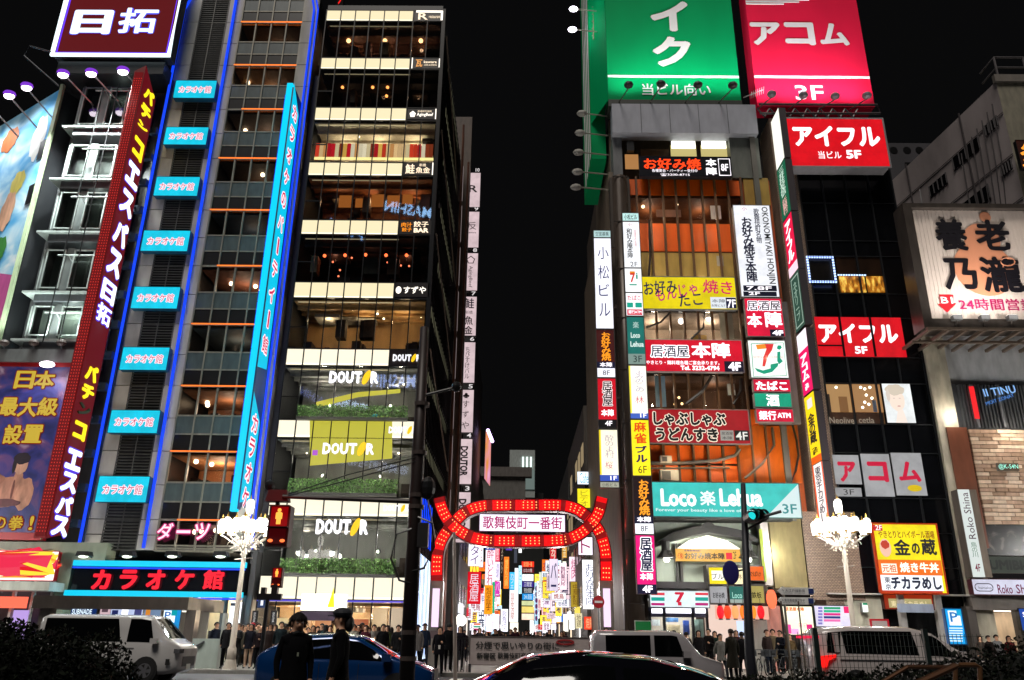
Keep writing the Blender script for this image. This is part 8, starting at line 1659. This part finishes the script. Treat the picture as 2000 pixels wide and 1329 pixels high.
PPL = [ # px, Y, facing deg, h, top, legs, hair, haircol, coat, pose, bag, label
 (417, 35.2, 60, 1.72, '#20283c', '#10121a', 'short', '#0c0a0a', 'jacket', 0, '#0c0c10', 'person in navy jacket and black backpack at the kiosk doorway'),
 (441, 33.8, 10, 1.7, '#26262a', '#0e0e12', 'short', '#141010', 'mid', 0, None, 'person in charcoal jacket and black trousers nearest the white kiosk wall'),
 (461, 34.4, -20, 1.68, '#3a3c3c', '#1a1a1e', 'short', '#2a1c14', 'long', 2, None, 'person in grey open coat right under the chandelier lamp'),
 (474, 35.6, 5, 1.6, '#5a5648', '#20201c', 'bob', '#3a2818', 'mid', 0, None, 'person with brown bob and olive-beige coat behind the front row'),
 (486, 34.0, 0, 1.66, '#1c1e2c', '#c8a890', 'bob', '#181010', 'mid', 0, None, 'person in dark dress and bare legs before the dark pillar'),
 (488, 36.6, 0, 1.72, '#50201c', '#181818', 'cap', '#a01c28', 'jacket', 0, None, 'person in a bright red cap behind the front row'),
 (505, 33.7, -10, 1.58, '#2a1a20', '#101014', 'short', '#8a7058', 'jacket', 2, None, 'person with light brown hair, hands joined, at the kerb'),
 (500, 35.8, 15, 1.7, '#8a8270', '#26262a', 'short', '#141010', 'mid', 0, None, 'person in beige jacket between the red cap and the thin post'),
 (524, 34.8, 0, 1.68, '#3c2c28', '#141414', 'long', '#20140e', 'mid', 0, None, 'person with long dark hair right of the thin signal post'),
 (545, 34.4, 20, 1.76, '#24343a', '#14161a', 'short', '#101010', 'jacket', 1, None, 'person in teal-grey jacket above the rear of the blue hatchback'),
 (558, 36.4, 180, 1.7, '#6a5a40', '#201c18', 'short', '#1a120c', 'mid', 0, '#3a3a30', 'person seen from behind with olive backpack beside the shop window'),
 (608, 35.8, 10, 1.64, '#4a4038', '#1a1a1a', 'bob', '#30241a', 'mid', 0, None, 'person with brown bob between the two dark figures'),
 (625, 37.0, -30, 1.74, '#181a20', '#101010', 'short', '#0c0c0c', 'jacket', 1, None, 'person in black jacket before the coffee shop door'),
 (641, 35.6, 30, 1.66, '#5c5a56', '#202024', 'short', '#241810', 'mid', 2, None, 'person in mid grey coat beside the capped dark figure'),
 (697, 36.8, 0, 1.7, '#1e1e24', '#121214', 'short', '#0a0a0a', 'mid', 0, None, 'person in black coat just east of the capped dark figure'),
 (712, 35.2, -15, 1.68, '#6c2838', '#1a1418', 'bob', '#181010', 'mid', 0, None, 'person in wine red coat behind the blue hatchback roof'),
 (728, 36.6, 0, 1.72, '#9a948c', '#22222a', 'short', '#1a1410', 'mid', 2, None, 'person in pale grey parka above the blue car'),
 (746, 34.6, 10, 1.72, '#121318', '#0e0e10', 'short', '#0a0a0a', 'mid', 0, None, 'person in black parka at the kerb by the blue car roof'),
 (762, 36.6, 170, 1.62, '#7a7a80', '#202024', 'long', '#140e0a', 'mid', 0, None, 'person with long black hair seen from behind beside the utility pole'),
 (776, 34.8, 0, 1.7, '#2c2c30', '#141416', 'short', '#100c0a', 'mid', 2, None, 'person in dark grey coat close to the utility pole'),
 (814, 33.9, 0, 1.7, '#b0aaa8', '#16181e', 'cap', '#1c2440', 'mid', 0, None, 'person in a white jacket and navy cap just east of the utility pole'),
 (858, 33.0, 0, 1.78, '#16161c', '#101014', 'short', '#100c0a', 'mid', 2, None, 'person in black open coat carrying a pale cup before the arch leg'),
 (876, 34.4, 180, 1.78, '#0e0e12', '#0c0c0e', 'short', '#080808', 'mid', 1, None, 'person in black seen from behind beside the arch leg'),
 (898, 35.4, 5, 1.7, '#2a2430', '#141418', 'bob', '#140e0c', 'mid', 0, None, 'person in plum-grey coat next to the black railing'),
 (1186, 36.6, -30, 1.74, '#242028', '#141418', 'short', '#100c0a', 'mid', 1, None, 'person in dark coat walking at the foot of the east arch leg'),
 (1318, 37.8, 0, 1.66, '#3a3430', '#1c1c1c', 'short', '#0e0a08', 'mid', 0, None, 'person at the convenience store door above the wagon roof'),
 (1366, 33.8, 10, 1.64, '#2a2628', '#161618', 'bob', '#1a100c', 'mid', 0, None, 'person in dark jacket just beyond the wagon windscreen'),
 (1386, 35.0, -40, 1.72, '#241e1c', '#101012', 'short', '#0c0a0a', 'jacket', 2, None, 'person in black jacket raising a hand before the lantern bar'),
 (1408, 32.4, 20, 1.66, '#c0bcb4', '#26262c', 'short', '#141010', 'mid', 1, None, 'person in striped white and black jumper before the lantern bar'),
 (1430, 31.0, 200, 1.82, '#3c382e', '#16161a', 'short', '#241610', 'long', 0, None, 'tall person in long olive coat seen from behind near the signal pole'),
 (1451, 32.6, 190, 1.74, '#17151a', '#101014', 'short', '#0c0808', 'mid', 1, None, 'person in black half hidden behind the leaning signal pole'),
 (1500, 35.4, 30, 1.72, '#4a3834', '#1c2430', 'short', '#3a1c18', 'mid', 0, None, 'person in brown coat behind the parked bicycles'),
 (1526, 35.6, -60, 1.7, '#161a28', '#101218', 'short', '#0c0a0a', 'mid', 2, None, 'person in dark navy coat by the orange-headed shop panel'),
 (1545, 36.4, 0, 1.56, '#8a7048', '#20201c', 'bob', '#241812', 'jacket', 0, None, 'short person in tan jacket before the bright shop panel'),
 (1918, 37.4, 0, 1.6, '#7a6a60', '#202020', 'bob', '#3c2c20', 'mid', 0, None, 'person in taupe coat over the hedge before the lit shop panel'),
 (1934, 37.0, 20, 1.62, '#3a2c2a', '#181818', 'short', '#181010', 'mid', 1, None, 'person in dark brown over the east hedge'),
 (1950, 37.6, 0, 1.66, '#b4b4b8', '#303038', 'short', '#141010', 'mid', 0, None, 'person in a white top over the east hedge'),
 (1974, 37.0, 0, 1.62, '#9a3038', '#201c1c', 'bob', '#20140e', 'mid', 0, None, 'person in red coat over the hedge near the east edge'),
]
for px, Y, fa, h, tc, lc, hr, hc, ct, ps, bg_, lb in PPL:
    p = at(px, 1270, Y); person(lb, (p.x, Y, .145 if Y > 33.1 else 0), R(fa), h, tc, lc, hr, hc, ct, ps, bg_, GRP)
XT = [(434, 'kiosk post', 'mustard', '#7a6428'), (449, 'lit white panel', 'burgundy', '#5a1c28'), (467, 'chandelier lamp pole', 'slate blue', '#34485c'), (480, 'dark corner pillar', 'cream', '#b4aa90'), (495, 'first standing coffee sign', 'bottle green', '#1c3a2c'),
      (512, 'thin signal post', 'rust', '#7a3c20'), (517, 'second standing coffee sign', 'sky blue', '#5a7c98'), (533, 'west shop window', 'dusty pink', '#a8747c'), (552, 'hatchback tail', 'khaki', '#6c6844'), (567, 'west door edge', 'steel grey', '#6a6e74'),
      (598, 'coffee shop door', 'plum', '#44283c'), (617, 'gap between the dark figures', 'camel', '#a88458'), (633, 'brown door panel', 'teal', '#1c5458'), (688, 'east door edge', 'ivory', '#c4bcaa'), (704, 'framed shop poster', 'brick red', '#8a3428'),
      (719, 'black menu stand', 'charcoal', '#2c2c30'), (737, 'shop window centre', 'lavender grey', '#7c7488'), (754, 'last shop window', 'moss green', '#4a5430'), (786, 'utility pole foot', 'tan', '#8c7050'), (828, 'restaurant corner post', 'denim', '#2c3c58'),
      (1342, 'convenience store glass', 'grey-brown', '#5c5048'), (1398, 'lantern row', 'dark green', '#20382c'), (1440, 'bar menu board', 'maroon', '#4c1820'), (1512, 'barrel lantern', 'sand', '#a49070')]
for k, (px, place, cn, cc) in enumerate(XT):
    Y = 36.2+(k*37 % 17)/10; p = at(px, 1270, Y); person('person in a '+cn+' top in the rear row, by the '+place, (p.x, Y, .145), R((k*53) % 60-30 if k % 4 else 170), 1.56+(k*29 % 24)/100, cc, ['#16161a', '#22242c', '#2c2420'][k % 3], ['short', 'bob', 'long', 'short', 'cap'][k % 5], ['#0c0a0a', '#2a1a12', '#15100e'][k % 3], ['mid', 'jacket', 'long'][k % 3], k % 4, None, GRP)
p = at(858, 1268, 32.6); m = MB().tube([(p.x+.0, 32.62, 1.0), (p.x, 32.62, 1.14)], [.035, .045], 10); m.build('paper_cup', df('#d8d4cc', .5), None, label='pale paper cup held by the person before the arch leg', category='cup')
rr = random.Random(11)
cols_ = ['#1a1a20', '#2c2c32', '#3c2c2c', '#22283a', '#5a5650', '#14161a', '#4a2030', '#6c6460']
for k in range(46):
    Y = 43+rr.random()**1.3*62; x = rr.uniform(-3.1, 3.3)
    person('dark-clad pedestrian in the throng filling the bright alley beyond the banner', (x, Y, .147), R(rr.choice([0, 180, 15, -20, 170])), rr.uniform(1.55, 1.8), rr.choice(cols_), rr.choice(['#121216', '#1c1c22']), rr.choice(['short', 'bob', 'long', 'short']), rr.choice(['#0c0a0a', '#1c120c', '#2c1c12']), 'mid', rr.choice([0, 1, 1, 3]), None, 'pedestrians thronging the alley')
# two dark figures close to the camera
FB = body_mesh(.05, .1, fingers=True, sub=2); 
def face(t, s=1):
    for u in (-.033, .033): MB().ball((u, -.108, 1.638), .011, 8, 6, (1.3, .5, .8)).build('eye', df('#d8d0c8', .3, noise=0), t, world=False); MB().ball((u, -.1125, 1.638), .006, 6, 5).build('iris', BLACK, t, world=False); MB().box(u-.02, u+.02, -.113, -.103, 1.66, 1.666).build('eyebrow', df('#140e0a'), t, world=False)
    MB().ball((0, -.104, 1.572), .02, 10, 6, (1.2, .4, .3)).build('mouth', df('#7c4438', .5, noise=0), t, world=False)
    for u in (-.092, .092): MB().ball((u, -.02, 1.625), .025, 8, 6, (.4, .8, 1.3)).build('ear', SKIN, t, world=False)
a = at(577, 1270, 12); t = person('dark-haired person in black coat with a pendant, in front of the blue hatchback', (a.x, 12, 0), R(28), 1.74, '#08080a', '#08080a', 'short', '#120c0a', 'long', 0, None, None, FB)
face(t); MB().box(-.012, .012, -.17, -.16, 1.2, 1.25).build('pendant', df('#8a9080', .4, noise=0), t, world=False)
rh = random.Random(9); m = MB()
for _ in range(760):
    a_ = rh.uniform(0, 6.283); e_ = rh.uniform(-.35 if math.sin(a_) > -.3 else .55, 1.5); r_ = .108+rh.random()*.012; ce = math.cos(e_)
    c_ = Vector((r_*ce*math.cos(a_), .0+r_*1.1*ce*math.sin(a_), 1.655+r_*math.sin(e_)*1.1)); dn = Vector((math.cos(a_)*.3+rh.gauss(0, .3), math.sin(a_)*.3+rh.gauss(0, .3), -.9)).normalized(); sd = dn.cross(Vector((math.cos(a_), math.sin(a_), .2))).normalized()*.012
    m.add([c_+sd, c_-sd, c_+dn*rh.uniform(.05, .1)+Vector((math.cos(a_), math.sin(a_), 0))*.012], [(0, 1, 2)])
m.build('hair_strands', df('#120d0a', .7, noise=0, spec=.2), t, world=False, kind='stuff')
m = MB().tube([(.07*math.cos(R(q)), .065*math.sin(R(q))-.005, 1.5+.01*math.sin(R(q*3))) for q in range(0, 361, 24)], .035, 8, cap=False); m.build('scarf', df('#0a0a0c', .9), t, world=False)
b = at(661, 1270, 12); t = person('person in dark cap and black coat turned sideways to face the first dark figure', (b.x, 12.1, 0), R(-78), 1.8, '#08080a', '#08080a', 'cap', '#101420', 'long', 0, None, None, FB)
face(t); MB().ball((0, .0, 1.72), .135, 14, 8, (1.0, 1.05, .55)).build('cap_crown', df('#0e121c', .7), t, world=False); MB().ball((0, .1, 1.58), .09, 10, 8, (1, .8, 1.2)).build('back_hair', df('#0a0808', .6), t, world=False)
# warm spill on the west pavement comes from the shops; small overhead cables
